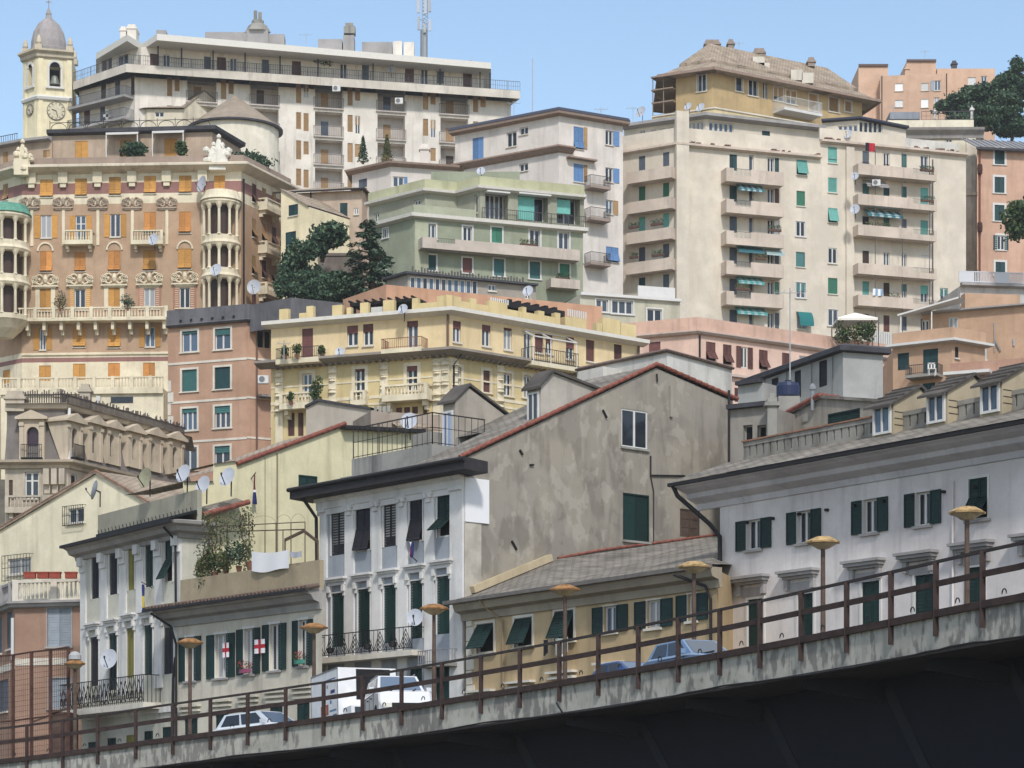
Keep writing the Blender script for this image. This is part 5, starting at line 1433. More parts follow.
m = MB(); f = b.f[0]; m.tube([f.pt(f.U(731), 21, .2), f.pt(f.U(731), 15, .2)], .06); mk('downpipe', m, GUTTER, b.root)

# ---- boarded roof sheds behind the lemon gable ------------------------------------------------------
b = Bld('boarded_roof_shed', 'long beige boarded roof shed, behind the red verge of the lemon gable',
        None, 0, 0, 12, stucco('beige_boards', (176, 164, 150), 0.3, .15), corners=[plan(306, 151), plan(372, 149)], zt=25.6, T=5, topcap=False)
f = b.f[0]; gtop(f, [(306, 408), (319, 401.5), (372, 410)])
b.finish(); gable_roof(b, f, 5, DARKROOF)
m = MB()
for k in range(1, 4): ubox(f, .02, f.L - .02, 24.0 - k * .45, 24.03 - k * .45, 0, .02, m)
mk('board_joints', m, GUTTER, b.root)
b = Bld('old_tile_roof_house', 'low house under a brown tiled roof, between the stair house and the yellow building',
        [(371, 411), (545, 421)], 0, 146, 10, stucco('dull_beige', (148, 132, 118), 0.5, .25), T=4)
b.finish(BROWNTILE)
f = b.f[0]; m = MB(); roofquad(m, f.pt(f.U(392), b.zt - .9, .9), f.pt(f.L, b.zt - .9, .9), f.pt(f.L, b.zt + .6, -3.5), f.pt(f.U(392), b.zt + .6, -3.5)); m.quad(f.pt(f.U(392), b.zt - 2, .9), f.pt(f.L, b.zt - 2, .9), f.pt(f.L, b.zt - .92, .9), f.pt(f.U(392), b.zt - .92, .9)); mk('tile_slope', m, BROWNTILE, b.root)
for k in range(4): chimney(b, 374 + k * 4.4, 406, 377 + k * 4.4, 412, 146.3, CONC, cap=False)
# =================================================================== top of the hill
S_BLOCK = stucco('white_block_plaster', (212, 203, 191), 0.5, 0.1, (128, 120, 114))
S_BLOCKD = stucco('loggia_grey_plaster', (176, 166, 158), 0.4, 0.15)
S_CREAM = stucco('cream_tower_plaster', (204, 191, 172), 0.22, 0.08, (150, 138, 120))
S_BALC = stucco('pinkish_balcony', (196, 177, 160), 0.4, 0.1, (112, 98, 90))
S_VILLA = stucco('villa_ochre', (186, 155, 104), 0.35, 0.15, (120, 98, 68))
S_FARPINK = stucco('far_pink_plaster', (204, 160, 130), 0.25, 0.08, (138, 104, 88))
S_OLD = stucco('old_cream_plaster', (206, 194, 168), 0.5, 0.2, (120, 108, 98))
S_SALM2 = stucco('salmon_far_plaster', (196, 151, 124), 0.25, 0.1, (130, 96, 82))
S_TOWER = stucco('tower_yellow', (222, 209, 168), 0.45, 0.15, (140, 122, 90))
RAILF = plain('far_railing', (84, 82, 86), 0.6)

# ---- ornate palazzo on the left -------------------------------------------------------------
b = Bld('ornate_palazzo', 'ornate taupe palazzo with orange shutters, ivory carvings and round corner bays',
        [(-15, 182), (22, 171.5), (241, 168), (287, 191)], 2, 252, 22, S_BROWNO, T=14, extra=(S_MAROON, S_ORNTRIM))
fL, f, fR = b.f
z = lambda y: f.Z(125, y)
for q in b.f: q.zones = [(z(193.5), z(182.5), 2), (z(203.5), z(193.5), 3), (z(357), z(352), 3), (z(361.5), z(357), 2), (z(392), z(361.5), 3), (z(182.5), 80, 3)]
OP = dict(tilt=(.32, 26))
row0 = [(40, 179.5, 53, 197, 'proj', 'amber', OP), (75, 178.5, 87, 196, 'proj', 'amber', OP), (109, 177, 121, 195, 'proj', 'amber', OP), (144, 176, 156, 193.5, 'proj', 'amber', OP), (179, 175.5, 191.5, 193, 'proj', 'amber', OP), (214, 175.5, 225, 193, 'shut', 'amber')]
row1 = [(40.6, 215, 51.6, 238, 'open', 'amber', dict(swf=.55, glass=GLASS[3])), (75.5, 215.5, 86, 241, 'open', 'amber', dict(swf=.55, transom=True, glass=GLASS[2])), (110, 214, 120.5, 237, 'open', 'amber', dict(swf=.55, glass=GLASS[1])), (144, 212, 156, 233, 'proj', 'orange', OP), (179, 211.5, 191, 233, 'proj', 'orange', OP)]
row2 = [(40, 251, 52, 272, 'proj', 'orange', OP), (74.5, 252, 85.5, 271.5, 'proj', 'orange', OP), (108, 250.5, 120.5, 271, 'proj', 'orange', OP), (143, 250, 155.5, 270.5, 'proj', 'amber', OP), (178, 248.6, 191.5, 269, 'proj', 'amber', OP)]
row3 = [(39.8, 288.6, 51, 311, 'shut', 'amber'), (74.5, 289, 85.5, 310, 'open', 'amber', dict(swf=.5, glass=GLASS[1])), (108.5, 288, 120, 309, 'shut', 'amber'), (144, 288, 155, 309, 'open', 'pink', dict(swf=.55, glass=GLASS[3])), (179.5, 287.5, 190, 308, 'open', 'pink', dict(swf=.6, glass=GLASS[0]))]
row4 = [(39.5, 328.5, 46, 350, 'open', 'amber', dict(swf=.9, glass=GLASS[2])), (73, 328, 85.5, 347, 'proj', 'amber', OP), (108, 327.5, 120.5, 347.5, 'proj', 'amber', OP), (145, 327, 155, 347, 'open', 'amber', dict(swf=.55, glass=GLASS[2]))]
row5 = [(39, 365.5, 51, 381, 'shut', 'amber'), (73, 363.7, 85.5, 380, 'shut', 'amber'), (108, 363, 120, 379.5, 'shut', 'orange'), (143, 362.7, 155, 378, 'shut', 'orange')]
wins(b, 1, row0 + row2 + row4, depth=.2); wins(b, 1, row1, depth=.2); wins(b, 1, row5, depth=.2, sill=False)
wins(b, 1, row3, depth=.22, sur=.42, surmat=S_ORNTRIM)
wins(b, 0, [(3, 184, 8, 200, 'proj', 'tan', OP), (3, 370, 10, 384, 'shut', 'amber')], depth=.2)
for i, y in enumerate((181, 216, 253, 291, 330)):
    for x in (252, 262, 272, 280):
        win(b, 2, x, y + (x - 245) * .42, x + 4.2, y + 19 + (x - 245) * .36, 'proj', 'tan' if (i + x) % 3 else 'brown', depth=.2, tilt=(.45, 30))
# carved heads over the second row of tall windows, arches, medallions
def carve(b, f, x, y0, y1, w, name, seed, mat=None, out=0.3):
    """rococo cresting: shell, two volutes, swags and a moulded shelf"""
    m = MB(); u = f.U(x); za, zc = f.Z(x, y1), f.Z(x, y0); W = f.U(x + w / 2) - u; H = zc - za
    def blob(du, dz, ru, rz): m.lathe(f.pt(u + du, za + dz, .02), [(.02, -rz), (ru * .7, -rz * .7), (ru, 0), (ru * .7, rz * .7), (.02, rz)], 10, sy=out / max(.1, ru))
    def swag(pts, r_): m.tube([f.pt(u + p, za + q, out * .6) for p, q in pts], r_, 6)
    blob(0, H * .62, W * .2, H * .4); blob(0, H * .62, W * .1, H * .22)
    for s in (-1, 1):
        for rr in (.26, .14):
            n = 12; c = (s * W * .74, H * .55)
            swag([(c[0] + rr * H * 1.1 * math.cos(2 * math.pi * k / n), c[1] + rr * H * 1.1 * math.sin(2 * math.pi * k / n)) for k in range(n + 1)], .055)
        blob(s * W * .74, H * .55, H * .08, H * .08)
        swag([(s * W * .2, H * .8), (s * W * .35, H * .98), (s * W * .55, H * .92), (s * W * .74, H * .82)], [.06, .09, .09, .05])
        swag([(s * W * .15, H * .3), (s * W * .35, H * .12), (s * W * .55, H * .2), (s * W * .7, H * .32)], [.08, .1, .1, .06])
        blob(s * W * .42, H * .55, W * .09, H * .2); blob(s * W * .95, H * .3, W * .07, H * .24)
    ubox(f, u - W * .98, u + W * .98, za - .08, za + .06, 0, out, m); ubox(f, u - W * .8, u + W * .8, za - .2, za - .081, 0, out * .6, m)
    return mk(name, m, mat or S_ORNTRIM, b.root)
for i, x in enumerate((45.5, 80, 114.5, 149.5, 185)): carve(b, f, x, 275 - i * .8, 286.5 - i * .6, 27, 'carved_lintel', i)
for i, x in enumerate((30, 63.5, 98, 132.5, 167)): carve(b, f, x, 197.5, 208, 20, 'carved_medallion', 20 + i, stucco('medallion_taupe', (168, 146, 124), .4, .2), .22)
m = MB()
for x in (45.5, 114.5, 185):
    u = f.U(x)
    for k in range(8):
        a0, a1 = math.pi * k / 8, math.pi * (k + 1) / 8
        m.beam(f.pt(u + .75 * math.cos(a0), z(250) + .8 * math.sin(a0), .06), f.pt(u + .75 * math.cos(a1), z(250) + .8 * math.sin(a1), .06), .16)
mk_each('window_arch', m, S_ORNTRIM, b.root)
m = MB()
for x in (32, 63.5, 98, 132.5, 167, 203):
    u = f.U(x); ubox(f, u - .45, u + .45, z(183), z(172), 0, .4, m); ubox(f, u - .3, u + .3, z(187), z(183), 0, .3, m); ubox(f, u - .14, u + .14, z(245), z(209), 0, .08, m)
mk_each('eave_bracket', m, S_ORNTRIM, b.root)
b.finish(CONC)
b.sweep('cornice', [(0, -.35), (.5, -.2), (1.2, .1), (1.2, .3), (.9, .42), (0, .42)], stucco('ivory_cornice', (206, 192, 168), .5, .2), ends=(0, .6))
m = MB(); m.sweep(b.c, [(.5, b.zt + .42), (.45, b.zt + 1.15), (.1, b.zt + 1.15), (.1, b.zt + .42)], 0, True); mk('parapet', m, stucco('taupe_parapet', (150, 128, 112), .4, .2), b.root)
zz = z(321); c = b.c
for y in (353, 391): b.band(1, 100, y, y + 1.8, .15, S_ORNTRIM, 'string_course')
# long balcony
m = MB(); u0, u1 = -0.2, f.U(169)
ubox(f, u0, u1, zz - .2, zz, 0, 1.5, m)
k = .6
while k < u1: ubox(f, k, k + .3, zz - 1.0, zz - .2, 0, 1.1, m); ubox(f, k, k + .3, zz - 1.4, zz - 1.0, 0, .5, m); k += 1.68
bo = mk('long_balcony', m, S_ORNTRIM, b.root)
balustrade_line([f.pt(u0, zz, 1.35), f.pt(u1, zz, 1.35)], 1.1, S_ORNTRIM, bo, step=.3, post=6)
# lower terrace
m = MB(); zl = z(393); u1 = f.U(168); ubox(f, -1.5, u1, zl - .5, zl, 0, 2.6, m); ubox(f, -1.5, u1, zl - 9, zl - .5, 0, 2.3, m); lt = mk('lower_terrace', m, S_ORNTRIM, b.root)
balustrade_line([f.pt(-1.5, zl, 2.45), f.pt(u1, zl, 2.45)], 1.15, S_ORNTRIM, lt, step=.3, post=6)
m = MB(); ubox(f, f.U(116), f.U(138), z(407), z(401), 2.3, 2.36, m); mk('terrace_window', m, GLASS[0], lt)
# small balconies on row 1
for x0, x1 in ((65, 95), (133, 165)): balcony(b, 1, x0, x1, 243.5, 1.1, 11, 'stone', S_ORNTRIM, slab=.3)
for y in (209, 252, 293): balcony(b, 2, 258, 274, y, 1.0, 9, 'stone', S_ORNTRIM, slab=.3, px=262)
# corner loggia bays: round stacks of columns
def bay(b, px, d, rr, ys, cop=None):
    """ys: floor rows from top to bottom"""
    c0 = plan(px, d); zz = [(YH - y) * d / F for y in ys]
    a0, a1 = math.pi * 1.0, math.pi * 2.0
    m = MB(); col_ = MB(); gl = MB()
    for t, bo in zip(zz, zz[1:]):
        m.lathe((c0.x, c0.y, t), [(rr * .8, .0), (rr + .1, .02), (rr + .22, -.25), (rr + .05, -.5), (rr * .8, -.5)], 18)
        m.lathe((c0.x, c0.y, bo), [(rr, 0), (rr + .05, .02), (rr + .05, .5), (rr - .1, .5)], 18)
        gl.lathe((c0.x, c0.y, bo), [(rr * .6, 0), (rr * .6, t - bo - .4)], 18)
        for k in range(5):
            a = a0 + (a1 - a0) * (k + .5) / 5
            p = (c0.x + rr * .95 * math.cos(a), c0.y + rr * .95 * math.sin(a), bo + .5)
            col_.lathe(p, [(.24, 0), (.15, .15), (.13, t - bo - 1.5), (.28, t - bo - 1.15), (.34, t - bo - .95)], 7)
    bo_ = mk('corner_bay', gl, plain('bay_brown_interior', (66, 50, 46), .5), b.root); mk_each('bay_column', col_, S_ORNTRIM, bo_, .05); mk_each('bay_band', m, S_ORNTRIM, bo_, .05)
    t = MB(); t.lathe((c0.x, c0.y, zz[0]), [(rr + .3, 0), (rr + .1, .35), (rr * .95, .9), (rr * .3, 1.0), (.05, 1.05)], 18); mk('bay_roof', t, cop or S_ORNTRIM, bo_)
    s_ = MB(); s_.lathe((c0.x, c0.y, zz[-1]), [(rr * .3, -1.6), (rr * .7, -.8), (rr, -.0)], 18); mk('bay_corbel', s_, S_ORNTRIM, bo_)
    return bo_
bay(b, 221, 251.6, 1.75, (202, 243, 276, 322)); bay(b, 6, 252.2, 2.2, (216, 249, 283, 322), plain('green_copper', (96, 150, 132), .7, var=.25))
# rooftop storey with amber doors, railing
at = Bld('attic', None, None, 0, 0, b.zt + .3, stucco('attic_taupe', (176, 150, 126), .35, .15), corners=[plan(51, 257.5), plan(212, 256), plan(240, 262)], zt=(850 - 130) * 256 / F, T=8, root=b.root)
wins(at, 0, [(75, 141, 88, 158.5, 'shut', 'amber'), (120, 140, 132, 158, 'shut', 'amber'), (164.5, 138.5, 177, 157.5, 'shut', 'amber')], depth=.25, sill=False)
at.finish(DARKROOF); at.sweep('roof_edge', [(0, -.2), (.6, -.05), (.65, .3), (0, .35)], DARKROOF, ends=(.3, 0))
m = MB(); fa = at.f[0]
for x0, x1, y in ((110, 142, 137), (156, 187.5, 135.5)):
    za_ = fa.Z(x0, y); m.quad(fa.pt(fa.U(x0), za_, 1.6), fa.pt(fa.U(x1), za_, 1.6), fa.pt(fa.U(x1), za_ + .35, .02), fa.pt(fa.U(x0), za_ + .35, .02)); m.quad(fa.pt(fa.U(x0), za_ - .22, 1.6), fa.pt(fa.U(x1), za_ - .22, 1.6), fa.pt(fa.U(x1), za_, 1.6), fa.pt(fa.U(x0), za_, 1.6))
    for x in (x0, x1 - 1): m.beam(fa.pt(fa.U(x), b.zt + 1, 1.5), fa.pt(fa.U(x), za_, 1.5), .1)
mk_each('white_awning', m, WHITE, b.root)
m = MB()
L = fa.L; k = 0.0
while k < L:
    m.beam(fa.pt(k, at.zt + .3, .4), fa.pt(k, at.zt + 1.2, .4), .05)
    for q in range(6):
        a0, a1 = math.pi * q / 6, math.pi * (q + 1) / 6
        m.beam(fa.pt(k + .9 - .8 * math.cos(a0), at.zt + .35 + .6 * math.sin(a0), .4), fa.pt(k + .9 - .8 * math.cos(a1), at.zt + .35 + .6 * math.sin(a1), .4), .05)
    k += 1.8
m.beam(fa.pt(0, at.zt + 1.0, .4), fa.pt(L, at.zt + 1.0, .4), .05)
mk('scrolled_roof_railing', m, IRON, b.root)
wl = Bld('left_attic', None, [(-12, 150), (24, 143), (52, 140)], 1, 258, b.zt, stucco('attic_taupe', (176, 150, 126), .35, .15), T=8, root=b.root)
wins(wl, 0, [(3, 152, 8, 164, 'shut', 'tan')]); wins(wl, 1, [(43, 150, 50, 158, 'shut', 'tan')])
wl.finish(DARKROOF); wl.sweep('roof_edge', [(0, -.1), (.7, 0), (.7, .25), (0, .3)], GREYTRIM)
m = MB(); fa = wl.f[1]; 
for k in range(14): m.beam(wl.f[0].pt(k * .3, wl.zt + .3, 0), wl.f[0].pt(k * .3, wl.zt + 1.1, 0), .04)
m.beam(wl.f[0].pt(0, wl.zt + 1.1, 0), wl.f[0].pt(4, wl.zt + 1.1, 0), .05); mk('roof_railing', m, IRON, b.root)
# carved groups on the parapet
def statuegroup(b, px, y0, y1, w, d, seed, mat):
    r = random.Random(seed); m = MB(); za, zc = (YH - y1) * d / F, (YH - y0) * d / F; H = zc - za; x0 = (px - CX) / F * d; W = w / F * d
    m.box(x0 - W * .32, x0 + W * .32, d - .6, d + .5, za - .6, za + H * .3)
    def fig(dx, h, lean, rr):
        m.tube([(x0 + dx, d - .2, za), (x0 + dx + lean * .4, d - .25, za + h * .45), (x0 + dx + lean, d - .2, za + h * .8)], [rr * 1.2, rr, rr * .5], 8)
        m.lathe((x0 + dx + lean, d - .2, za + h * .9), [(.03, -.24), (.22, -.1), (.22, .1), (.03, .26)], 8)
        m.tube([(x0 + dx + lean, d - .3, za + h * .72), (x0 + dx + lean + .5, d - .4, za + h * .5)], [.16, .1], 6)
    fig(0, H, .1, W * .16); fig(-W * .26, H * .72, .25, W * .14); fig(W * .26, H * .7, -.2, W * .14)
    for k in range(16):
        p = (x0 + r.uniform(-.5, .5) * W, d - .2 + r.uniform(-.3, .3), za + r.uniform(0, .5) * H); q = r.uniform(.18, .4)
        m.lathe(p, [(.02, -q), (q, -q * .3), (q, q * .4), (.02, q)], 7)
    return mk('carved_group', m, mat, b.root)
statuegroup(b, 22, 139, 170, 22, 252.6, 3, S_ORNTRIM); statuegroup(b, 218, 134, 165, 26, 251.8, 4, plain('white_marble', (220, 216, 206), .7, var=.1, scale=2))
downpipe(b, [fR.pt(.3, b.zt - 1, .15), fR.pt(.3, 40, .15)], .09, GUTTER)
ornate = b

# ---- mansard palazzo --------------------------------------------------------------------------
b = Bld('mansard_palazzo', 'ivory stone palazzo with a slate mansard roof and pedimented arched dormers',
        [(5, 463), (68, 462.5), (192, 492)], 1, 182, 10, S_STONE, T=9)
f0, f1 = b.f
wins(b, 0, [(25, 472, 39, 499, 'glass', None, dict(transom=True, glass=GLASS[1])), (9, 480, 13, 497, 'shut', 'wood', dict(leaves=1))], sur=.15, surmat=S_STONE)
wins(b, 1, [(71, 474, 77, 490, 'glass', None, dict(mull=1, glass=GLASS[0])), (88, 479, 94, 496, 'glass', None, dict(mull=1))])
b.finish(CONC)
b.sweep('cornice', [(0, -.45), (.2, -.4), (.25, -.2), (.75, -.05), (.8, .12), (0, .2)], stucco('stone_cornice', (184, 166, 142), .5, .2), ends=(.8, 0))
zb_, ztm = b.zt + .15, 31.2
m = MB(); c = [Vector(q) for q in b.c]
m.sweep(c, [(.1, zb_), (-.25, zb_ + 1.2), (-.5, zb_ + 2.4), (-.6, ztm)], 0, False, cap=False); 
ms = mk('mansard_slope', m, stucco('mansard_slate', (112, 104, 100), .4, .3, (70, 66, 64)), b.root)
m = MB(); m.sweep([Vector(q) for q in b.c], [(-.6, ztm - .25), (-.3, ztm - .2), (-.2, ztm), (-.2, ztm + .15), (-.9, ztm + .2)], 0, True); mk('upper_cornice', m, S_STONE, b.root)
mb_ = MB(); ft = b.foot(); mb_.poly([(p.x, p.y, ztm + .1) for p in ft]); mk('upper_roof', mb_, CONC, b.root)
DS = stucco('dormer_ivory', (190, 172, 146), .4, .2)
def mdormer(f, x0, x1, yb, yt, ox0, ox1, oy0, oy1, first=False):
    u0, u1 = f.U(x0), f.U(x1); zlo, zhi = f.Z((x0 + x1) / 2, yb), f.Z((x0 + x1) / 2, yt); zlo = max(zlo, b.zt + .15)
    a, e = f.U(ox0), f.U(ox1); zs, zt_ = f.Z((ox0 + ox1) / 2, oy1), f.Z((ox0 + ox1) / 2, oy0); mid = (a + e) / 2; rr = (e - a) / 2; zsp = zt_ - rr
    ph = .55; zc = zhi - ph
    m = MB()
    arc = [(mid + rr * math.cos(t), zsp + rr * math.sin(t)) for t in [math.pi * k / 8 for k in range(9)]]
    w0, w1 = u0 + .15, u1 - .15
    # front: side strips, arch spandrel, sill strip
    o = .12
    m.quad(f.pt(w0, zlo, o), f.pt(a, zlo, o), f.pt(a, zc, o), f.pt(w0, zc, o)); m.quad(f.pt(e, zlo, o), f.pt(w1, zlo, o), f.pt(w1, zc, o), f.pt(e, zc, o))
    for (xa, za_), (xb, zb2) in zip(arch_pts := arc, arc[1:]): m.quad(f.pt(xb, zb2, o), f.pt(xa, za_, o), f.pt(xa, zc, o), f.pt(xb, zc, o)); m.quad(f.pt(xa, za_, o), f.pt(xb, zb2, o), f.pt(xb, zb2, -.3), f.pt(xa, za_, -.3))
    m.quad(f.pt(a, zlo, o), f.pt(e, zlo, o), f.pt(e, zs, o), f.pt(a, zs, o))
    for u in (a, e): m.quad(f.pt(u, zs, o), f.pt(u, zsp, o), f.pt(u, zsp, -.3), f.pt(u, zs, -.3))
    for u in (w0, w1): m.quad(f.pt(u, zlo, o), f.pt(u, zc, o), f.pt(u, zc, -1.5), f.pt(u, zlo, -.4))
    for u in (w0 + .02, w1 - .32): ubox(f, u, u + .3, zlo, zc - .25, o, o + .08, m); ubox(f, u - .03, u + .33, zc - .45, zc - .2, o, o + .16, m)
    d = mk('dormer', m, DS, b.root)
    p = MB(); um = (u0 + u1) / 2
    for oo, i in ((.42, 0),):
        A = [(u0 - .1, zc), (u1 + .1, zc), (u1 + .1, zc + .16), (um, zhi + .1), (u0 - .1, zc + .16)]
        F_ = [f.pt(x, zq, oo) for x, zq in A]; B_ = [f.pt(x, zq, -1.5) for x, zq in A]
        p.poly(F_); p.poly(B_[::-1])
        for q in range(5): p.quad(F_[q], B_[q], B_[(q + 1) % 5], F_[(q + 1) % 5])
    A = [(u0 + .25, zc + .17), (u1 - .25, zc + .17), (um, zhi - .14)]
    mk('pediment', p, DS, d)
    g = MB(); g.poly([f.pt(a, zs, -.2), f.pt(e, zs, -.2)] + [f.pt(x, zq, -.2) for x, zq in arc]); mk('arched_window', g, [GLASS[0], plain('plum_glass', (62, 46, 58), .2)][first], d)
    if first:
        r = MB()
        for k in range(12): u = a - .3 + (e - a + .6) * k / 11; ubox(f, u - .015, u + .015, zs + .05, zs + .95, .5, .53, r)
        ubox(f, a - .32, e + .32, zs + .93, zs + .97, .49, .54, r); ubox(f, a - .32, e + .32, zs - .05, zs + .05, .12, .54, r); mk('balcony_railing', r, IRON, d)
mdormer(f0, 17.5, 47, 463, 412, 27, 39, 427, 459, True)
for x0, x1, yt, ox0, ox1, oy0, oy1 in ((64, 82, 415, 70.7, 76, 428.5, 459), (86, 102, 417, 91, 96, 432, 453.5), (104, 120, 421.5, 108, 113, 435, 457), (125, 141.5, 425.5, 131, 135, 439, 460), (145.5, 162, 429, 150, 154, 443, 464), (166, 183, 433, 171.5, 176, 447, 468)):
    mdormer(f1, x0, x1, oy1 + 8, yt, ox0, ox1, oy0, oy1, x0 == 64)
m = MB(); m.tube([f0.pt(f0.L, zb_, .15), f0.pt(f0.L, ztm - .2, -.45)], [.22, .1], 8); mk('hip_roll', m, WHITE, b.root)
# dark overgrown roof railing, chimney stacks
m = MB(); cs = [Vector(q) for q in b.c]; r = random.Random(5)
for fi, f in enumerate(b.f):
    n = int(f.L / .16)
    for k in range(n):
        u = f.L * k / n
        if fi == 0 and u < f.L * .28: continue
        m.beam(f.pt(u, ztm + .1, -.6), f.pt(u, ztm + .8 + r.uniform(0, .35), -.6), .07)
    m.beam(f.pt(f.L * (.28 if fi == 0 else 0), ztm + .8, -.6), f.pt(f.L, ztm + .8, -.6), .09)
mk('roof_railing', m, plain('dark_weathered_railing', (76, 68, 66), .85, var=.3), b.root)
chimney(b, 5, 394, 24, 411, 182.5, S_STONE); chimney(b, 79, 387, 90, 412, 186, S_STONE); chimney(b, 55, 392, 64, 408, 186, S_STONE); chimney(b, 96, 396, 100, 406, 187, WHITE, cap=False)
m = MB(); f = b.f[0]
for k in range(3): u = f.L - 1.6 + k * .55; ubox(f, u, u + .4, b.zt - 1.6, b.zt - .5, 0, .7, m); ubox(f, u, u + .4, b.zt - 2.2, b.zt - 1.6, 0, .35, m)
m.lathe(f.pt(f.L - .9, b.zt - 4.4, 0), [(.5, 0), (1.1, .8), (1.2, 1.6), (1.25, 2.0)], 14); mk('oriel_corbel', m, S_STONE, b.root)
balcony(b, 0, 8, 50, 510, .9, 13, 'stone', S_STONE, slab=.3)
mansard = b

# ---- church tower and nave --------------------------------------------------------------------
d = 335.0
tw = Bld('bell_tower', 'pale yellow church bell tower with a grey dome, clocks and an open belfry',
         None, 0, 0, 60, S_TOWER, corners=[plan(23.5, d + 2.2), plan(38, d), plan(72, d + 1.2)], zt=(850 - 54) * d / F, T=6, cat='tower')
for fi, x0, x1, y0, y1 in ((0, 28.5, 33, 64, 87), (1, 49.5, 60.5, 62, 87)):
    f = tw.f[fi]; a, e, z0, z1 = f.rect(x0, y0, x1, y1); f.holes.append((a, e, z0, z1 - (e - a) / 2, 1.2, 1))
    m = MB(); mid, rr = (a + e) / 2, (e - a) / 2; zs = z1 - rr
    arc = [(mid + rr * math.cos(math.pi * k / 8), zs + rr * math.sin(math.pi * k / 8)) for k in range(9)]
    m.poly([f.pt(x, q, .02) for x, q in arc]); mk('arch_dark_sheet', m, DARKIN, tw.root)  # flat near-black sheet paints the shade in the arch head
    m = MB()
    for (xa, za_), (xb, zb2) in zip(arc, arc[1:]): m.beam(f.pt(xa * 1.0 + (xa - mid) * .12, za_ + (za_ - zs) * .12, .05), f.pt(xb + (xb - mid) * .12, zb2 + (zb2 - zs) * .12, .05), .25)
    for u in (a - .15, e + .15): ubox(f, u - .12, u + .12, z0, zs, 0, .15, m)
    ubox(f, a - .5, e + .5, z0 - .25, z0, 0, .3, m); mk('arch_surround', m, WHITE, tw.root)
f = tw.f[1]; m = MB(); a, e, z0, z1 = f.rect(51, 72, 59, 84); p = f.pt((a + e) / 2, z0, -.5); m.lathe(p, [(.75, 0), (.6, .35), (.45, .9), (.3, 1.15), (.05, 1.25)], 12); mk('bell', m, plain('bronze_bell', (120, 124, 118), .5, .3), tw.root)
tw.finish(GREYTRIM)
GT = stucco('tower_trim', (188, 174, 148), .4, .2)
tw.sweep('cornice', [(0, -.5), (.35, -.3), (.4, .1), (.8, .35), (.8, .6), (0, .7)], GT, ends=(.2, .2))
for y in (97.5,):
    m = MB(); zz = (850 - y) * d / F; m.sweep(tw.c, [(0, zz - .3), (.3, zz - .2), (.4, zz + .1), (.3, zz + .3), (0, zz + .35)], 0, True); mk('string_course', m, WHITE, tw.root)
m = MB()
for fi, fs in enumerate(tw.f):
    for u in (.35, fs.L - .35): ubox(fs, u - .3, u + .3, 60, tw.zt - .5, 0, .12, m)
mk_each('corner_pilaster', m, S_TOWER, tw.root)
for fi, x, y, rr in ((0, 30.5, 110, .7), (1, 56, 111, 1.15)):
    f = tw.f[fi]; p = f.pt(f.U(x), f.Z(x, y), .1); m = MB(); n = 24
    pts = [f.pt(f.U(x) + rr * math.cos(2 * math.pi * k / n), f.Z(x, y) + rr * math.sin(2 * math.pi * k / n), .12) for k in range(n)]
    m.poly(pts); ck = mk('clock_face', m, plain('clock_enamel', (204, 196, 172), .6, var=.2), tw.root)
    m = MB()
    for q, t in zip(pts, pts[1:] + pts[:1]): m.beam(q, t, .07)
    for k in range(12):
        a = 2 * math.pi * k / 12; u, zc = f.U(x), f.Z(x, y); m.beam(f.pt(u + rr * .72 * math.cos(a), zc + rr * .72 * math.sin(a), .15), f.pt(u + rr * .92 * math.cos(a), zc + rr * .92 * math.sin(a), .15), .07)
    m.beam(f.pt(u, zc, .16), f.pt(u - rr * .5, zc + rr * .15, .16), .09); m.beam(f.pt(u, zc, .17), f.pt(u + rr * .2, zc - rr * .75, .17), .07); mk('clock_ring_and_hands', m, plain('clock_iron', (104, 98, 94), .7), ck)
cx_ = sum((p for p in tw.foot()), Vector((0, 0))) / 5; zt = tw.zt + .6
DOME = stucco('dome_slate', (150, 142, 142), .35, .25, (80, 74, 76))
m = MB(); m.lathe((cx_.x, cx_.y, zt), [(2.5, 0), (2.5, .9), (2.35, 1.0), (2.3, 1.9), (2.0, 3.2), (1.4, 4.3), (.7, 4.95), (.35, 5.1)], 16); mk('dome', m, DOME, tw.root)
m = MB(); m.lathe((cx_.x, cx_.y, zt + 5.05), [(.5, 0), (.35, .5), (.4, .7), (.15, 1.3), (.05, 1.5)], 10); m.beam((cx_.x, cx_.y, zt + 6.4), (cx_.x, cx_.y, zt + 7.8), .09); m.beam((cx_.x - .35, cx_.y, zt + 7.3), (cx_.x + .35, cx_.y, zt + 7.3), .09); mk('lantern_and_cross', m, GREYTRIM, tw.root)
for p in tw.foot()[:3] + [tw.back[0]]:
    q = cx_ + (p - cx_) * .92; m = MB(); m.box(q.x - .45, q.x + .45, q.y - .45, q.y + .45, zt, zt + .7); m.lathe((q.x, q.y, zt + .7), [(.2, 0), (.38, .3), (.3, .8), (.08, 1.3)], 8); mk('corner_urn', m, GT, tw.root)

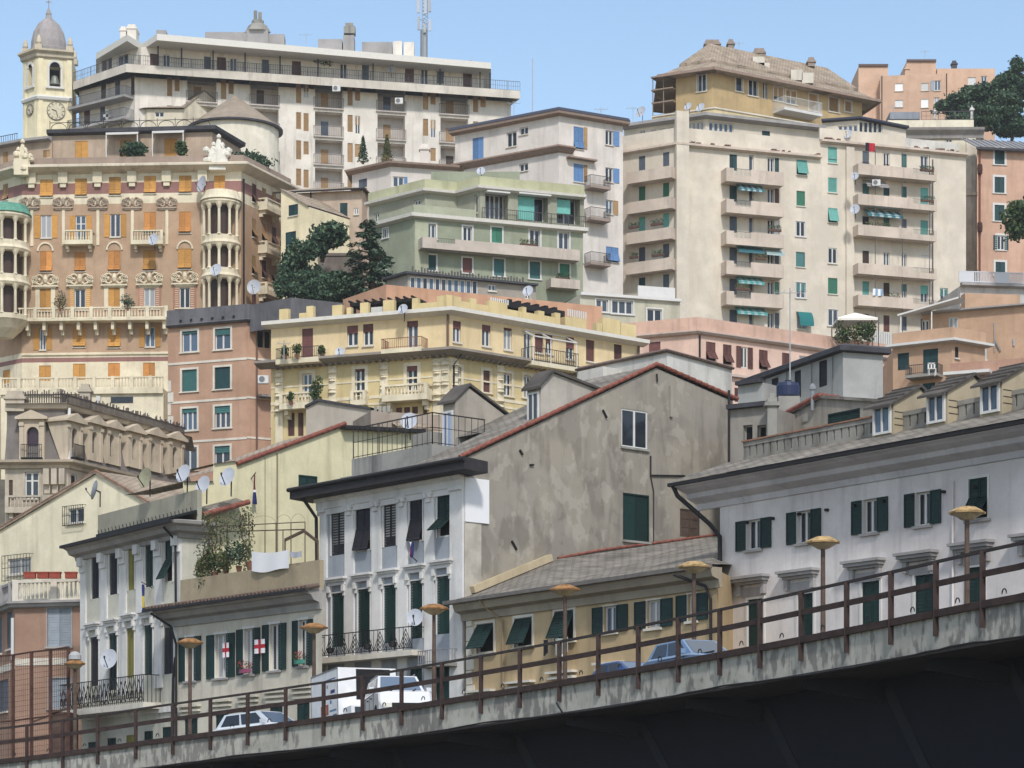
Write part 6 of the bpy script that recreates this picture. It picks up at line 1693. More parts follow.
ga, gb = plan(183, 331), plan(218, 335)
nv = Bld('church', 'low church with a round apse and brown conical roof, beside the bell tower', None, 0, 0, 60, S_OLD, corners=[ga, gb], zt=96, T=9, cat='church', topcap=False)
f = nv.f[0]; gtop(f, [(183, 109), (204, 91), (218, 103)])
nv.finish(); gable_roof(nv, f, 11, BROWNTILE)
sd_ = Bld('side', None, None, 0, 0, 60, S_OLD, corners=[plan(92, 338), plan(147, 331), plan(183, 331)], zt=(850 - 109) * 331 / F, T=8, root=nv.root)
win(sd_, 1, 155, 112, 164, 117, 'half', None, openleft=False, openright=False, glass=GLASS[0], sill=False)
sd_.finish(BROWNTILE)
m = MB(); A, B, C_ = [Vector((p.x, p.y, sd_.zt + .03)) for p in sd_.c]
rg = Vector((C_.x + 1.2, C_.y + 5, C_.z + 2.2)); rl = Vector((B.x + 4.5, B.y + 5, B.z + 2.0)); ra = Vector((A.x + 6, A.y + 6, A.z + 1.4))
roofquad(m, B + Vector((-.4, -.5, 0)), C_ + Vector((.2, -.5, 0)), rg, rl); roofquad(m, A + Vector((-.5, -.5, 0)), B + Vector((-.4, -.5, 0)), rl, ra); mk('nave_roof', m, BROWNTILE, nv.root)
cx0 = plan(235, 330); m = MB(); rr = 5.55; zt = (850 - 131) * 330 / F
m.lathe((cx0.x, cx0.y, 60), [(rr, 0), (rr, zt - 60)], 32); mk('apse', m, stucco('apse_white', (222, 212, 190), .3, .1), nv.root, smooth=False)
m = MB(); m.lathe((cx0.x, cx0.y, zt), [(rr + .55, -.1), (rr + .55, .12)], 32); mk('apse_eave', m, DARKROOF, nv.root)
m = MB(); m.lathe((cx0.x, cx0.y, zt), [(rr + .5, .13), (.1, 4.5)], 32); mk('apse_roof', m, stucco('brown_cone_tile', (146, 130, 112), .35, .3, (96, 84, 74)), nv.root)
m = MB(); p = P(107, 117, 333); m.box(p.x - .15, p.x + .15, p.y, p.y + .2, p.z - 1.5, p.z + 1); m.box(p.x - .5, p.x + .5, p.y, p.y + .2, p.z, p.z + .35); mk('roof_cross', m, WHITE, nv.root)

# ---- long white apartment block ------------------------------------------------------------------
A, B, C_ = plan(79, 337.2), plan(135, 331), plan(511, 342)
zt = 98.4
b = Bld('white_block', 'long white apartment block with loggias and a deep roof slab, on the skyline',
        None, 0, 0, 64, S_BLOCK, corners=[A, B, C_], zt=zt, T=12)
f0, f = b.f
fz = lambda x, y: f.Z(x, y)
logg = [(186, 217.5), (249, 279.6), (313.5, 343.6), (376, 406), (439, 469)]
drop = lambda x: (x - 135) * .052
slabs = []
for i, (x0, x1) in enumerate(logg):
    for k in range(6):
        ys = 105 + k * 28.2 + (x0 - 249) * .05; yt = ys - 24.5
        if k == 0: yt = ys - 27 + 1.5
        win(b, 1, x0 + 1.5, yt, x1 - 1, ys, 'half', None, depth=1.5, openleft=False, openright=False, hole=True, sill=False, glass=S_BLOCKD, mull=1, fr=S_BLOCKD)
        u0, u1 = f.U(x0 + 9), f.U(x0 + 16.5); zs = f.Z((x0 + x1) / 2, ys); h = f.Z(x0, yt + 3) - f.Z(x0, ys)
        m = MB(); ubox(f, u0, u1, zs + .05, zs + 2.3, -1.45, -1.4, m)
        mk('loggia_door', m, [SH['tan'], SH['wood'], SH['tan'], GLASS[1], SH['tan']][(i + k) % 5], b.root)
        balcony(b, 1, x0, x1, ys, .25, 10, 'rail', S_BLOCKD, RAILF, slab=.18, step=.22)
for x0 in (167, 221, 296, 347.5, 423, 473):
    for k in range(6):
        y = 84 + k * 28.2 + (x0 - 296) * .052; off = (k % 2) * 1
        win(b, 1, x0, y, x0 + 5.2, y + 19 - 2 * off, 'blind', 'tan', depth=.15, sill=False)
        win(b, 1, x0 + 7.5, y + 1, x0 + 12.7, y + 14 + 5 * off, 'blind' if (k + int(x0)) % 4 else 'roll', 'tan', depth=.15, sill=False)
wins(b, 0, [(84, 108, 90, 130, 'shut', 'brown'), (100, 106, 105, 128, 'shut', 'navy'), (115, 80, 120, 97, 'shut', 'navy'), (131, 76, 134.5, 95, 'shut', 'brown'), (101, 84, 106, 100, 'shut', 'wood')], depth=.2, sill=False)
b.finish(CONC)
balcony(b, 0, 73, 134, 97, 1.8, 9, 'rail', GREYTRIM, RAILF, slab=.3, px=134); balcony(b, 0, 73, 134, 119, 1.8, 9, 'rail', GREYTRIM, RAILF, slab=.3, px=134)
# penthouse deck
dk = Bld('deck', None, [(73, 84), (126, 66), (520, 93)], 1, 328.5, zt - .05, stucco('deck_edge', (198, 188, 174), .4, .1), T=14, root=b.root, dz=.3)
dk.zb = dk.zt - 1.05
for q in dk.f: q.zb = dk.zb
dk.finish(CONC, 'deck')
pts = [q for q in dk.c]; rail_line([Vector((p.x, p.y, dk.zt)) + Vector((0, .3, 0)) for p in pts], 1.25, RAILF, b.root, step=.3, r=.018, mid=(.5,))
ph = Bld('penthouse', None, None, 0, 0, dk.zt - .1, S_BLOCK, corners=[plan(99, 335.8), plan(141, 329.2), plan(484, 341.2)], zt=dk.zt + 2.35, T=10, root=b.root)
for i, x in enumerate((150, 163, 204, 217, 230, 262, 292, 340, 362, 405, 421, 437, 463)):
    y = 53 + drop(x); w_ = 7 if i % 3 else 9
    win(ph, 1, x, y, x + w_, y + (15 if i % 2 else 19), ('shut', 'half', 'shut')[i % 3], ('brown', None, 'navy')[i % 3], depth=.2, sill=False, openleft=False, openright=False, glass=GLASS[i % 3])
wins(ph, 0, [(101, 58, 112, 76, 'half', None, dict(glass=GLASS[0], openleft=False, openright=False)), (118, 55, 128, 72, 'half', None, dict(glass=GLASS[1], openleft=False, openright=False))], sill=False)
ph.finish(CONC)
m = MB(); zr = ph.zt; c = [plan(96, 334.5), plan(127, 326.8), plan(142, 330.5), plan(157, 326.5), plan(491, 338.5)]
e_ = c + [plan(491, 350), plan(96, 350)]
m.poly([(p.x, p.y, zr) for p in e_][::-1]); m.poly([(p.x, p.y, zr + .8) for p in e_])
for p, q in zip(e_, e_[1:] + e_[:1]): m.quad((p.x, p.y, zr), (q.x, q.y, zr), (q.x, q.y, zr + .8), (p.x, p.y, zr + .8))
mk('roof_slab', m, plain('white_fascia', (214, 211, 204), .6, var=.05), b.root)
m = MB()
for x in (158, 181.5, 213, 245, 280, 318, 373, 440, 480, 490):
    p = plan(x, 327.8 + (x - 126) * .034); m.box(p.x - .08, p.x + .08, p.y, p.y + .16, dk.zt, zr)
mk_each('terrace_post', m, GUTTER, b.root)
for x0, y0, x1, y1, dd in ((120, 28, 126, 38, 333), (127, 26, 136, 37, 333), (156, 30, 166, 35, 335), (205, 32, 246, 38, 338), (246, 30, 268, 42, 336), (268, 34, 284, 42, 336.5), (318, 39, 342, 48, 340), (343, 35, 354, 46, 340), (362, 42, 392, 48.5, 342), (393, 41, 402, 50, 340), (404, 42, 414, 51, 340)):
    chimney(b, x0, y0, x1, y1 + 6, dd, S_BLOCK if x0 in (120, 127, 393, 404) else GREYTRIM, cap=(x0 in (120, 127)), name='roof_housing', w=2.5)
m = MB(); p = P(257, 30, 336); m.lathe((p.x, 337, p.z), [(1.7, 0), (1.2, .9), (.8, 1.0), (.8, 1.5), (.2, 1.6)], 6); m.tube([(p.x - .3, 337, p.z + 1.5), (p.x - .3, 337, p.z + 2.8)], .22, 8); m.tube([(p.x + .3, 337, p.z + 1.5), (p.x + .3, 337, p.z + 2.6)], .22, 8); mk('stepped_roof_cap', m, CONC, b.root)
m = MB(); p = P(349, 33, 340); m.box(p.x - .7, p.x + .8, 340, 341.5, p.z, p.z + .9); m.box(p.x - .5, p.x + .5, 340.2, 341.3, p.z + .9, p.z + 1.4); mk('dark_chimney_pot', m, CONC, b.root)
white = b

# ---- big cream apartment tower ------------------------------------------------------------------
b = Bld('cream_tower', 'broad cream apartment tower with pinkish solid balconies and green blinds',
        None, 0, 0, 36, S_CREAM, corners=[plan(619, 265.6), plan(678, 262), plan(966, 272.4)], zt=71.1, T=13)
f0, f = b.f
uj = f.U(820); f.top = [(0, 71.1), (uj, 71.1), (uj + .01, 72.8), (f.L, 72.8)]
for k, (cl, cr) in enumerate((('navy', 'navy'), ('green', 'green'), ('turq', 'turq'), ('navy', 'navy'), ('petrol', 'navy'))):
    y = 156 + k * 30.4; win(b, 0, 638.8, y, 645.2, y + 14.5, 'shut', cl, depth=.2, leaves=1, sill=False); win(b, 0, 663, y - 3.8 + .1 * k, 669.2, y + 10.2, 'shut', cr, depth=.2, leaves=1, sill=False)
    if k < 4: balcony(b, 0, 626.5, 671, 180.5 + k * 30.6 - (k * .2), 1.2, 11.5, 'solid', S_BALC, slab=.15, px=650)
rows = [167.7, 199, 230.5, 260.5, 291]
for k in range(6):
    y0 = 154.5 + k * 31; 
    dk_ = 'petrol' if k in (0, 1) else 'navy'
    wins(b, 1, [(729.5, y0, 737, y0 + 16, 'shut', dk_), (749, y0 + .5, 753.5, y0 + 16.5, 'half', None, dict(openleft=False, openright=False, glass=GLASS[1], mull=1)), (767.5, y0 + 3, 774, y0 + 20, 'glass', None, dict(glass=GLASS[0])), (774.8, y0 + 3.5, 779, y0 + 20, 'shut', ('petrol', 'brown', 'white', 'navy', 'green', 'navy')[k], dict(leaves=1))], depth=.25, sill=False)
    if k < 5: balcony(b, 1, 726.5, 784, rows[k] + 13.5, 1.35, 13.5, 'gapped', S_BALC, RAILF, slab=.12, px=730, gap=(734, 751))
wcol = [(796.5, 160, 807, 175, 'proj', 'turq', dict(tilt=(.9, 18), leaves=1)), (796.5, 191, 805, 206, 'blind', 'green'), (796, 221.5, 805, 236.5, 'glass', None, dict(sur=.08, surmat=WHITE)), (796, 252, 805, 267, 'blind', 'teal'), (796, 282.5, 805.5, 298, 'roll', 'teal', dict(roll=.55, sur=.08, surmat=WHITE)), (797, 315, 807, 329, 'glass', None),
        (828, 147, 837, 163, 'blind', 'turq'), (828, 177.7, 837, 192.5, 'blind', 'turq'), (828, 208, 837.5, 222.5, 'proj', 'turq', dict(tilt=(.9, 18), leaves=1)), (828, 248, 837, 263.5, 'glass', None, dict(glass=GLASS[0])), (828, 278, 837.5, 294, 'blind', 'green'), (828, 309.5, 838, 326, 'glass', None, dict(sur=.08, surmat=WHITE, glass=GLASS[1])), (940, 288, 948, 302, 'roll', 'teal', dict(roll=.6))]
wins(b, 1, wcol, depth=.15)
kinds = [[('shut', 'navy'), ('glass', None), ('shut', 'teal'), ('glass', None)], [('shut', 'teal'), ('shut', 'petrol'), ('shut', 'teal'), ('shut', 'turq')], [('shut', 'black'), ('shut', 'teal'), ('shut', 'navy'), ('shut', 'turq')], [('shut', 'wood'), ('glass', None), ('glass', None), ('shut', 'white')], [('shut', 'turq'), ('shut', 'wood'), ('roll', 'teal'), ('roll', 'turq')], [('shut', 'brown'), ('shut', 'brown'), ('shut', 'navy'), ('glass', None)]]
for k in range(6):
    for j, (x, w_, h_) in enumerate(((862.5, 6.5, 16), (883.5, 6, 16.5), (901.5, 5.2, 14), (920.5, 7.5, 17))):
        y = 151.3 + k * 33 * .985 + (x - 862) * .07 + (k == 3) * 2
        st, cl = kinds[k][j]; win(b, 1, x, y, x + w_, y + (h_ if not (k == 3 and j == 3) else 2), st, cl, depth=.2, sill=False, leaves=1)
    if k < 5: balcony(b, 1, 858.3, 936.8, (177.5, 207.6, 238.2, 276.5, 308)[k], 1.4, 10.8, 'gapped', S_BALC, RAILF, slab=.15, px=897, gap=(913, 934))
# projecting corner rib beside the second stack, recess line
m = MB(); u = f.U(849); ubox(f, u - .4, u + .5, 36, 72.5, 0, .25, m); mk('corner_rib', m, S_CREAM, b.root)
b.finish(CONC)
m = MB(); z = 71.1; c = b.c; J = c[1].lerp(c[2], uj / f.L)
m.sweep([c[0], c[1], J], [(0, z - .25), (.55, z - .1), (.55, z + .12), (0, z + .2)], 0, True); m.sweep([J, c[2]], [(0, 72.55), (.55, 72.7), (.55, 72.92), (0, 73)], 0, True); mk('ledge', m, S_BALC, b.root)
m = MB(); m.sweep([c[0], c[1], J], [(-.05, z + .2), (-.05, z + 1.75), (-.3, z + 1.75), (-.3, z + .1)], 0, True); m.sweep([J, c[1].lerp(c[2], f.U(905) / f.L)], [(-.05, 73), (-.05, 74.2), (-.3, 74.2), (-.3, 72.8)], 0, True); mk('terrace_parapet', m, S_CREAM, b.root)
m = MB(); ubox(f, -.35, 1.0, 36, (850 - 112) * 262 / F, 0, .5, m); mk('corner_pier', m, S_CREAM, b.root)
m = MB(); ubox(f, f.U(905), f.U(960), 72.9, f.Z(930, 139.5), -.6, -.3, m); mk('white_terrace_wall', m, S_PALEWALL, b.root)
m = MB(); r = random.Random(8)
for q in range(46):
    x = r.choice([r.uniform(682, 728), r.uniform(770, 816), r.uniform(912, 958), r.uniform(822, 840)]); u = f.U(x); zz = 71.25 if x < 820 else 72.95
    ubox(f, u, u + r.uniform(.12, .35), zz, zz + r.uniform(.08, .22), .1, .4, m)
mk('loose_tiles', m, plain('broken_tile', (116, 88, 78), .9, var=.4, scale=3), b.root)
at = Bld('attic', None, [(624, 129), (706, 117.5), (822, 130.5)], 1, 266.5, 71, S_CREAM, T=9, root=b.root)
wins(at, 0, [(x, 130.5 - (x - 640) * .1, x + 5, 134.5 - (x - 640) * .1, 'half', None, dict(glass=GLASS[0], openleft=False, openright=False)) for x in (640, 651, 660, 668)], sill=False)
wins(at, 0, [(684 + k * 4, 123 - k * .3, 687.4 + k * 4, 134, 'half', None, dict(glass=GLASS[3], openleft=False, openright=False, mull=1)) for k in range(5)], sill=False)
wins(at, 1, [(709 + k * 5, 122 + k * .4, 713.4 + k * 5, 135, 'half', None, dict(glass=GLASS[2], openleft=False, openright=False, mull=1)) for k in range(5)] + [(762, 131, 770, 138.5, 'shut', 'petrol')], sill=False)
at.finish(CONC); at.sweep('roof_slab', [(0, -.15), (.9, 0), (.9, .3), (0, .35)], GREYTRIM)
pt_ = Bld('glazed_penthouse', None, None, 0, 0, 72.6, S_CREAM, corners=[plan(822, 271), plan(859, 270), plan(906, 273.5)], zt=(850 - 122) * 271 / F, T=6, root=b.root)
wins(pt_, 1, [(859.5 + k * 4.7, 121.5 + k * .2, 863.8 + k * 4.7, 133, 'half', None, dict(glass=GLASS[0], openleft=False, openright=False, mull=1)) for k in range(5)], sill=False)
wins(pt_, 0, [(838 + k * 5, 126 - k * .3, 842.5 + k * 5, 133, 'half', None, dict(glass=GLASS[2], openleft=False, openright=False, mull=1)) for k in range(4)], sill=False)
pt_.finish(DARKROOF); pt_.sweep('roof_edge', [(0, -.1), (.5, 0), (.5, .2), (0, .22)], plain('navy_flashing', (58, 62, 78), .6), fs=(0, 2))
# striped awnings over the balconies
def awning(b, f, x0, x1, y, proj, dropm, c1, c2, n=9, name='awning'):
    u0, u1 = f.U(x0), f.U(x1); z = f.Z((x0 + x1) / 2, y); m = MB()
    for k in range(n):
        a, e = u0 + (u1 - u0) * k / n, u0 + (u1 - u0) * (k + 1) / n
        m.quad(f.pt(a, z - dropm, proj), f.pt(e, z - dropm, proj), f.pt(e, z, .05), f.pt(a, z, .05), k % 2); m.quad(f.pt(a, z - dropm - .22, proj), f.pt(e, z - dropm - .22, proj), f.pt(e, z - dropm, proj), f.pt(a, z - dropm, proj), k % 2)
    m.beam(f.pt(u0, z - dropm, proj), f.pt(u1, z - dropm, proj), .05)
    return mk(name, m, [c1, c2], b.root)
AW1, AW2, AW3 = plain('awning_teal', (66, 116, 128), .8), plain('awning_pale', (168, 188, 190), .8), plain('awning_turq', (88, 160, 158), .8)
for x0, x1, y, c1, c2 in ((734, 760, 184.5, AW1, AW2), (734, 760, 246, AW1, AW1), (762, 780, 248.5, AW2, AW2), (734, 760, 277, AW3, AW2), (733, 763, 307.5, AW3, AW2), (863, 898, 210.5, AW1, AW2), (862, 884, 180.5, GREYTRIM, GREYTRIM)):
    awning(b, f, x0, x1, y, 1.2, .75, c1, c2)
m = MB(); u0, u1 = f.U(796), f.U(810); z = f.Z(803, 312)
for k in range(6):
    a0, a1 = math.pi / 2 * k / 6, math.pi / 2 * (k + 1) / 6
    m.quad(f.pt(u0, z - 1.6 * (1 - math.cos(a1)), 1.0 * math.sin(a1)), f.pt(u1, z - 1.6 * (1 - math.cos(a1)), 1.0 * math.sin(a1)), f.pt(u1, z - 1.6 * (1 - math.cos(a0)), 1.0 * math.sin(a0)), f.pt(u0, z - 1.6 * (1 - math.cos(a0)), 1.0 * math.sin(a0)))
mk('hooded_awning', m, plain('awning_deep_teal', (36, 110, 112), .8), b.root)
m = MB()
for x in (869, 896, 923): ubox(f, f.U(x), f.U(x) + .06, 42, 72, 1.35, 1.4, m)
ubox(f, f.U(932), f.U(932) + .1, 42, 72, .02, .12, m); mk_each('balcony_pole', m, RAILF, b.root)
cream = b

# ---- ochre villa with the hipped roof --------------------------------------------------------------
b = Bld('ochre_villa', 'ochre villa with a broad tiled hip roof, perched behind the cream tower',
        None, 0, 0, 70, S_VILLA, corners=[plan(676, 286), plan(712, 284), plan(862, 295.4)], zt=85.3, T=11, topcap=False)
wins(b, 0, [(697.5, 74, 706, 91.5, 'glass', None)], sur=.15, surmat=TRIM)
wins(b, 1, [(736, 76.5, 742.5, 91.6, 'glass', None, dict(mull=1)), (748.5, 79.5, 757.5, 96, 'glass', None), (773.6, 87, 783, 101, 'roll', 'tan', dict(roll=.7)), (786, 90.5, 796, 104, 'roll', 'tan', dict(roll=.7)), (809, 93.5, 818, 111, 'blind', 'tan'), (829, 97, 839, 112, 'blind', 'tan'), (845, 101, 852, 112, 'blind', 'tan')], sur=.12, surmat=TRIM, depth=.15)
win(b, 1, 763, 81.6, 768, 99, 'half', None, openleft=False, openright=False, glass=GLASS[0], sill=False)
b.finish()
ft = b.foot(); ce = sum(ft, Vector((0, 0))) / len(ft); ov = 1.5
def out(p, q): return Vector((p.x + (q.x), p.y + q.y))
c = b.c; n0 = b.f[0].n; n1 = b.f[1].n; bk = b.back
e0 = c[0] + n0 * ov - b.f[0].u * ov; e1 = c[1] + (n0 + n1) * ov * .6; e2 = c[2] + n1 * ov + b.f[1].u * ov; e3 = bk[0] + b.f[1].u * ov - n1 * ov; e4 = bk[1] - b.f[0].u * ov - n1 * ov
r0, r1 = P(709, 43.5, 290.5), P(827, 66, 299.5); zq = r0.z; r1.z = zq
E = [Vector((p.x, p.y, 85.3 - .35)) for p in (e0, e1, e2, e3, e4)]
def brk(p, r, t=.42): q = p.lerp(r, t); q.z = p.z + (r.z - p.z) * (t - .1); return q
M_ = [brk(E[0], r0), brk(E[1], r0), brk(E[2], r1), brk(E[3], r1), brk(E[4], r0)]
lo = MB(); hi = MB()
for i in range(5):
    j = (i + 1) % 5; roofquad(lo, E[i], E[j], M_[j], M_[i])
up_ = [p + Vector((0, 0, .32)) for p in M_]
for i in range(5):
    j = (i + 1) % 5; lo.quad(M_[i], M_[j], up_[j], up_[i])
rooftri(hi, up_[0], up_[1], r0); roofquad(hi, up_[1], up_[2], r1, r0); rooftri(hi, up_[2], up_[3], r1); roofquad(hi, up_[3], up_[4], r0, r1); rooftri(hi, up_[4], up_[0], r0)
lo.poly([E[k] - Vector((0, 0, .05)) for k in (4, 3, 2, 1, 0)])
rf = mk('roof', lo, BROWNTILE, b.root); mk('upper_roof', hi, BROWNTILE, b.root)
m = MB()
for i in range(5): m.beam(E[i], E[(i + 1) % 5], .25, .3)
mk('eave_board', m, plain('brown_eave', (112, 92, 84), .8), b.root)
for x0, y0, x1, y1, dd in ((705, 41.5, 720, 48, 291.5), (728, 41, 734, 50, 293), (754, 50, 765, 58, 294), (808, 59, 815, 66, 297)): chimney(b, x0, y0, x1, y1, dd, plain('brick_stack', (150, 136, 126), .85, var=.2), w=1.2)
m = MB(); ff = b.f[1]
for x, y in ((757, 60), (762, 66), (795, 73), (806, 76)):
    p = P(x, y, 291.5); m.box(p.x - .5, p.x + .8, p.y - .4, p.y + .8, p.z - .9, p.z + .25)
mk_each('skylight', m, TRIM, b.root)
te = Bld('villa_terrace', None, None, 0, 0, 70, stucco('terrace_cream', (206, 184, 136), .4, .15), corners=[plan(652, 283.5), plan(714, 280), plan(866, 290)], zt=(850 - 108.5) * 280 / F, T=3, root=b.root); te.finish(CONC)
te.sweep('coping', [(-.05, 0), (.12, 0), (.12, .15), (-.3, .15)], TRIM)
bl = balcony(b, 1, 773, 811, 114.5, 2.0, 11, 'rail', WHITE, plain('white_railing', (204, 204, 204), .6), slab=.3, step=.16)
m = MB(); fL = b.f[0]
for k in range(4): ubox(fL, -2.6, -.02, 85.0 - k * 1.4, 85.15 - k * 1.4, -3, 1.0 - k * .1, m)
for u in (-2.5, -1.2): ubox(fL, u, u + .08, 80, 85, .7, .78, m)
mk_each('side_canopy', m, plain('grey_tile_canopy', (140, 124, 110), .8), b.root)

# ---- far pink building -----------------------------------------------------------------------------
b = Bld('far_pink_building', 'plain pink building with white roller blinds, on the skyline beside the pines',
        [(880, 76), (947, 73.5)], 1, 372, 84, S_FARPINK, T=9)
WB = 'white'
wins(b, 0, [(895, 83.5, 903, 91, 'blind', WB), (921, 83, 928.5, 90.6, 'blind', WB), (934.4, 80.5, 940.7, 90.6, 'open', 'grey', dict(openright=False, swf=.6)), (895, 100, 903, 107, 'blind', WB), (921, 99, 928.5, 107.6, 'blind', WB), (934, 97.4, 939.5, 106, 'glass', None)], depth=.2)
b.finish(CONC)
for c0, c1, yt, dd, ws in ((858.5, 888, 66.5, 375, ()), (906.5, 936, 61.8, 377, ()), (937, 995, 68.5, 378, ((967.8, 77.4, 976, 85, 'blind', WB), (981, 76, 987, 84.7, 'glass', None)))):
    s_ = Bld('wing', None, [(c0, yt), (c1, yt)], 0, dd, 84, S_FARPINK, T=8, root=b.root); wins(s_, 0, list(ws), depth=.2); s_.finish(CONC)
    if not ws: s_.sweep('roof_slab', [(0, 0), (.25, 0), (.25, .3), (0, .32)], plain('brown_flashing', (98, 80, 76), .7))
chimney(b, 905, 67, 909, 75, 373, S_FARPINK); chimney(b, 952, 62, 957, 69, 379, plain('dark_pot', (74, 72, 78), .7))
m = MB(); f = b.f[0]
for x in (881.5, 948): u = f.U(x) if x < 900 else f.L - .1; ubox(f, u, u + .12, 84, b.zt, 0, .12, m)
mk_each('downpipe', m, GUTTER, b.root)

# ---- old cream palazzo right of the tower ---------------------------------------------------------------
b = Bld('old_cream_palazzo', 'old cream palazzo with a grey cornice, between cream tower and salmon house',
        [(870, 131), (977, 130.5)], 0, 286, 40, S_OLD, T=10)
f = b.f[0]
win(b, 0, 946, 139, 952, 142.5, 'half', None, openleft=False, openright=False, glass=GLASS[0])
m = MB(); ubox(f, f.U(966), f.U(975.5), 40, b.zt - .9, 0, .2, m); mk('corner_pilaster', m, stucco('stained_pilaster', (204, 192, 172), .7, .35), b.root)
for y in (193, 270): b.band(0, 960, y, y + 3, .4, S_OLD, 'string_course')
b.finish(CONC)
b.sweep('cornice', [(0, -1.0), (.2, -.9), (.3, -.5), (.8, -.1), (.9, .15), (0, .25)], stucco('grey_old_cornice', (150, 144, 140), .5, .2), ends=(0, .7))
m = MB(); ubox(f, f.U(888), f.U(974), b.zt + .2, f.Z(930, 119.5), -.5, -.2, m); mk('roof_parapet', m, stucco('pale_parapet', (214, 204, 178), .4), b.root)
rail_line([f.pt(f.U(922), f.Z(930, 119.5), -.4), f.pt(f.L - .4, f.Z(930, 119.5), -.4)], 1.0, RAILF, b.root, step=.5, mid=(.5,))
for x in (935, 972): chimney(b, x - 1.2, 110 if x < 950 else 107, x + 1.2, 119, 286.5, WHITE)
m = MB(); p = P(890, 112, 289); q = P(920, 119, 289); m.box(p.x, q.x, 289, 292, q.z, p.z); mk('grey_water_tanks', m, stucco('blue_grey_tank', (126, 134, 148), .4), b.root)

# ---- salmon house at the right edge -------------------------------------------------------------------------
b = Bld('salmon_right_house', 'tall salmon house with green shutters in white surrounds under a ribbed roof',
        [(978, 148), (1110, 154.5)], 0, 278, 40, S_SALM2, T=10, topcap=False, back='ray')
wins(b, 0, [(994.7, 149, 1004.5, 164.5, 'shut', 'petrol'), (994.5, 177, 1004.3, 193, 'shut', 'petrol'), (994.5, 205, 1004.3, 221, 'shut', 'petrol'), (997, 235.5, 1004.5, 250, 'open', 'petrol', dict(swf=.5)), (995.5, 262, 1005, 276, 'shut', 'petrol'), (1030, 150, 1040, 165, 'shut', 'petrol')], sur=.22, surmat=WHITE, depth=.15)
b.finish()
f = b.f[0]; m = MB()
q = [f.pt(-.4, b.zt - .1, .7), f.pt(f.L, b.zt - .1, .7), f.pt(f.L, b.zt + 2.6, -6), f.pt(.3, b.zt + 2.6, -6)]
m.quad(*q)
for k in range(22):
    t = k / 22; m.beam(q[0].lerp(q[1], t) + Vector((0, 0, .04)), q[3].lerp(q[2], t) + Vector((0, 0, .04)), .1)
mk('roof', m, plain('grey_ribbed_sheet', (134, 134, 138), .6, var=.1), b.root)
m = MB(); m.beam(q[0] + Vector((0, 0, -.1)), q[1] + Vector((0, 0, -.1)), .25); mk('gutter', m, DARKROOF, b.root)
downpipe(b, [f.pt(.15, b.zt - .2, .15), f.pt(.15, 60, .15)], .1, plain('rust_pipe', (128, 74, 60), .7))
m = MB()
for zz in (f.Z(979, 170), f.Z(979, 228)): m.lathe(f.pt(.1, zz, .3), [(.25, -.5), (.3, 0), (.25, .5)], 8)
mk_each('rusty_wall_lamp', m, RUST, b.root)
b = Bld('pale_terrace_block', 'low pale grey terrace block with a white panelled railing, below the salmon house',
        [(960, 286), (1130, 291.5)], 0, 262, 40, stucco('pale_grey_terrace', (184, 180, 178), .5, .15), T=9)
wins(b, 0, [(993, 295.5, 1004, 303, 'half', None, dict(openleft=False, openright=False, glass=GLASS[0])), (1006, 296, 1015, 308, 'glass', None)])
b.finish(CONC)
b.sweep('slab', [(0, -.1), (.7, 0), (.7, .25), (0, .3)], GREYTRIM)
f = b.f[0]; m = MB(); k = -.3; zz = b.zt + .3
while k < f.L:
    ubox(f, k, k + 1.6, zz + .1, zz + 1.1, .5, .6, m); 
    for q in range(12): ubox(f, k + 1.7 + q * .16, k + 1.78 + q * .16, zz + .05, zz + 1.0, .52, .58, m)
    k += 3.7
ubox(f, -.3, f.L, zz + 1.0, zz + 1.1, .49, .61, m); ubox(f, -.3, f.L, zz, zz + .1, .49, .61, m); mk('panel_railing', m, plain('white_panel', (200, 202, 208), .6), b.root)
m = MB(); ubox(f, -.2, 5.5, 46, f.Z(970, 298), .9, 2.2, m); mk('brown_parapet', m, S_PEACH, b.root)
# =================================================================== elevated road
VK = [(-180, 118, 5.02 - 1.1), (-60, 111, 4.6), (0, 107, 5.02), (170, 101, 5.67), (340, 94.5, 6.2), (512, 87, 6.69), (682, 79, 7.08), (855, 71.5, 7.43), (1024, 65, 7.7), (1130, 61, 7.9), (1260, 57, 8.1), (1500, 51, 8.45), (1720, 47, 8.7)]
def _cat(p0, p1, p2, p3, t): return tuple(.5 * (2 * b_ + (c_ - a_) * t + (2 * a_ - 5 * b_ + 4 * c_ - d_) * t * t + (-a_ + 3 * b_ - 3 * c_ + d_) * t ** 3) for a_, b_, c_, d_ in zip(p0, p1, p2, p3))
def vrail(px):
    """top of the guardrail above image column px"""
    for i in range(len(VK) - 1):
        if VK[i][0] <= px <= VK[i + 1][0]:
            t = (px - VK[i][0]) / (VK[i + 1][0] - VK[i][0])
            q = _cat(VK[max(0, i - 1)], VK[i], VK[i + 1], VK[min(len(VK) - 1, i + 2)], t)
            return Vector(((px - CX) / F * q[1], q[1], q[2]))
def vdir(px): return (vrail(min(1715, px + 4)) - vrail(max(-175, px - 4))).normalized()
def vin(px):  # level direction across the deck, away from the camera
    t = vdir(px); return Vector((-t.y, t.x, 0)).normalized()
def vpt(px, across=0.0, dz=0.0): return vrail(px) + vin(px) * across + Vector((0, 0, dz))
def seen_at(col, across):
    """station whose deck point `across` metres in lies on image column col"""
    q = col
    for _ in range(30):
        p = vpt(q, across, 0); q += (col - (CX + F * p.x / p.y)) * .7
    return q
COLS = list(range(-170, 1700, 10))
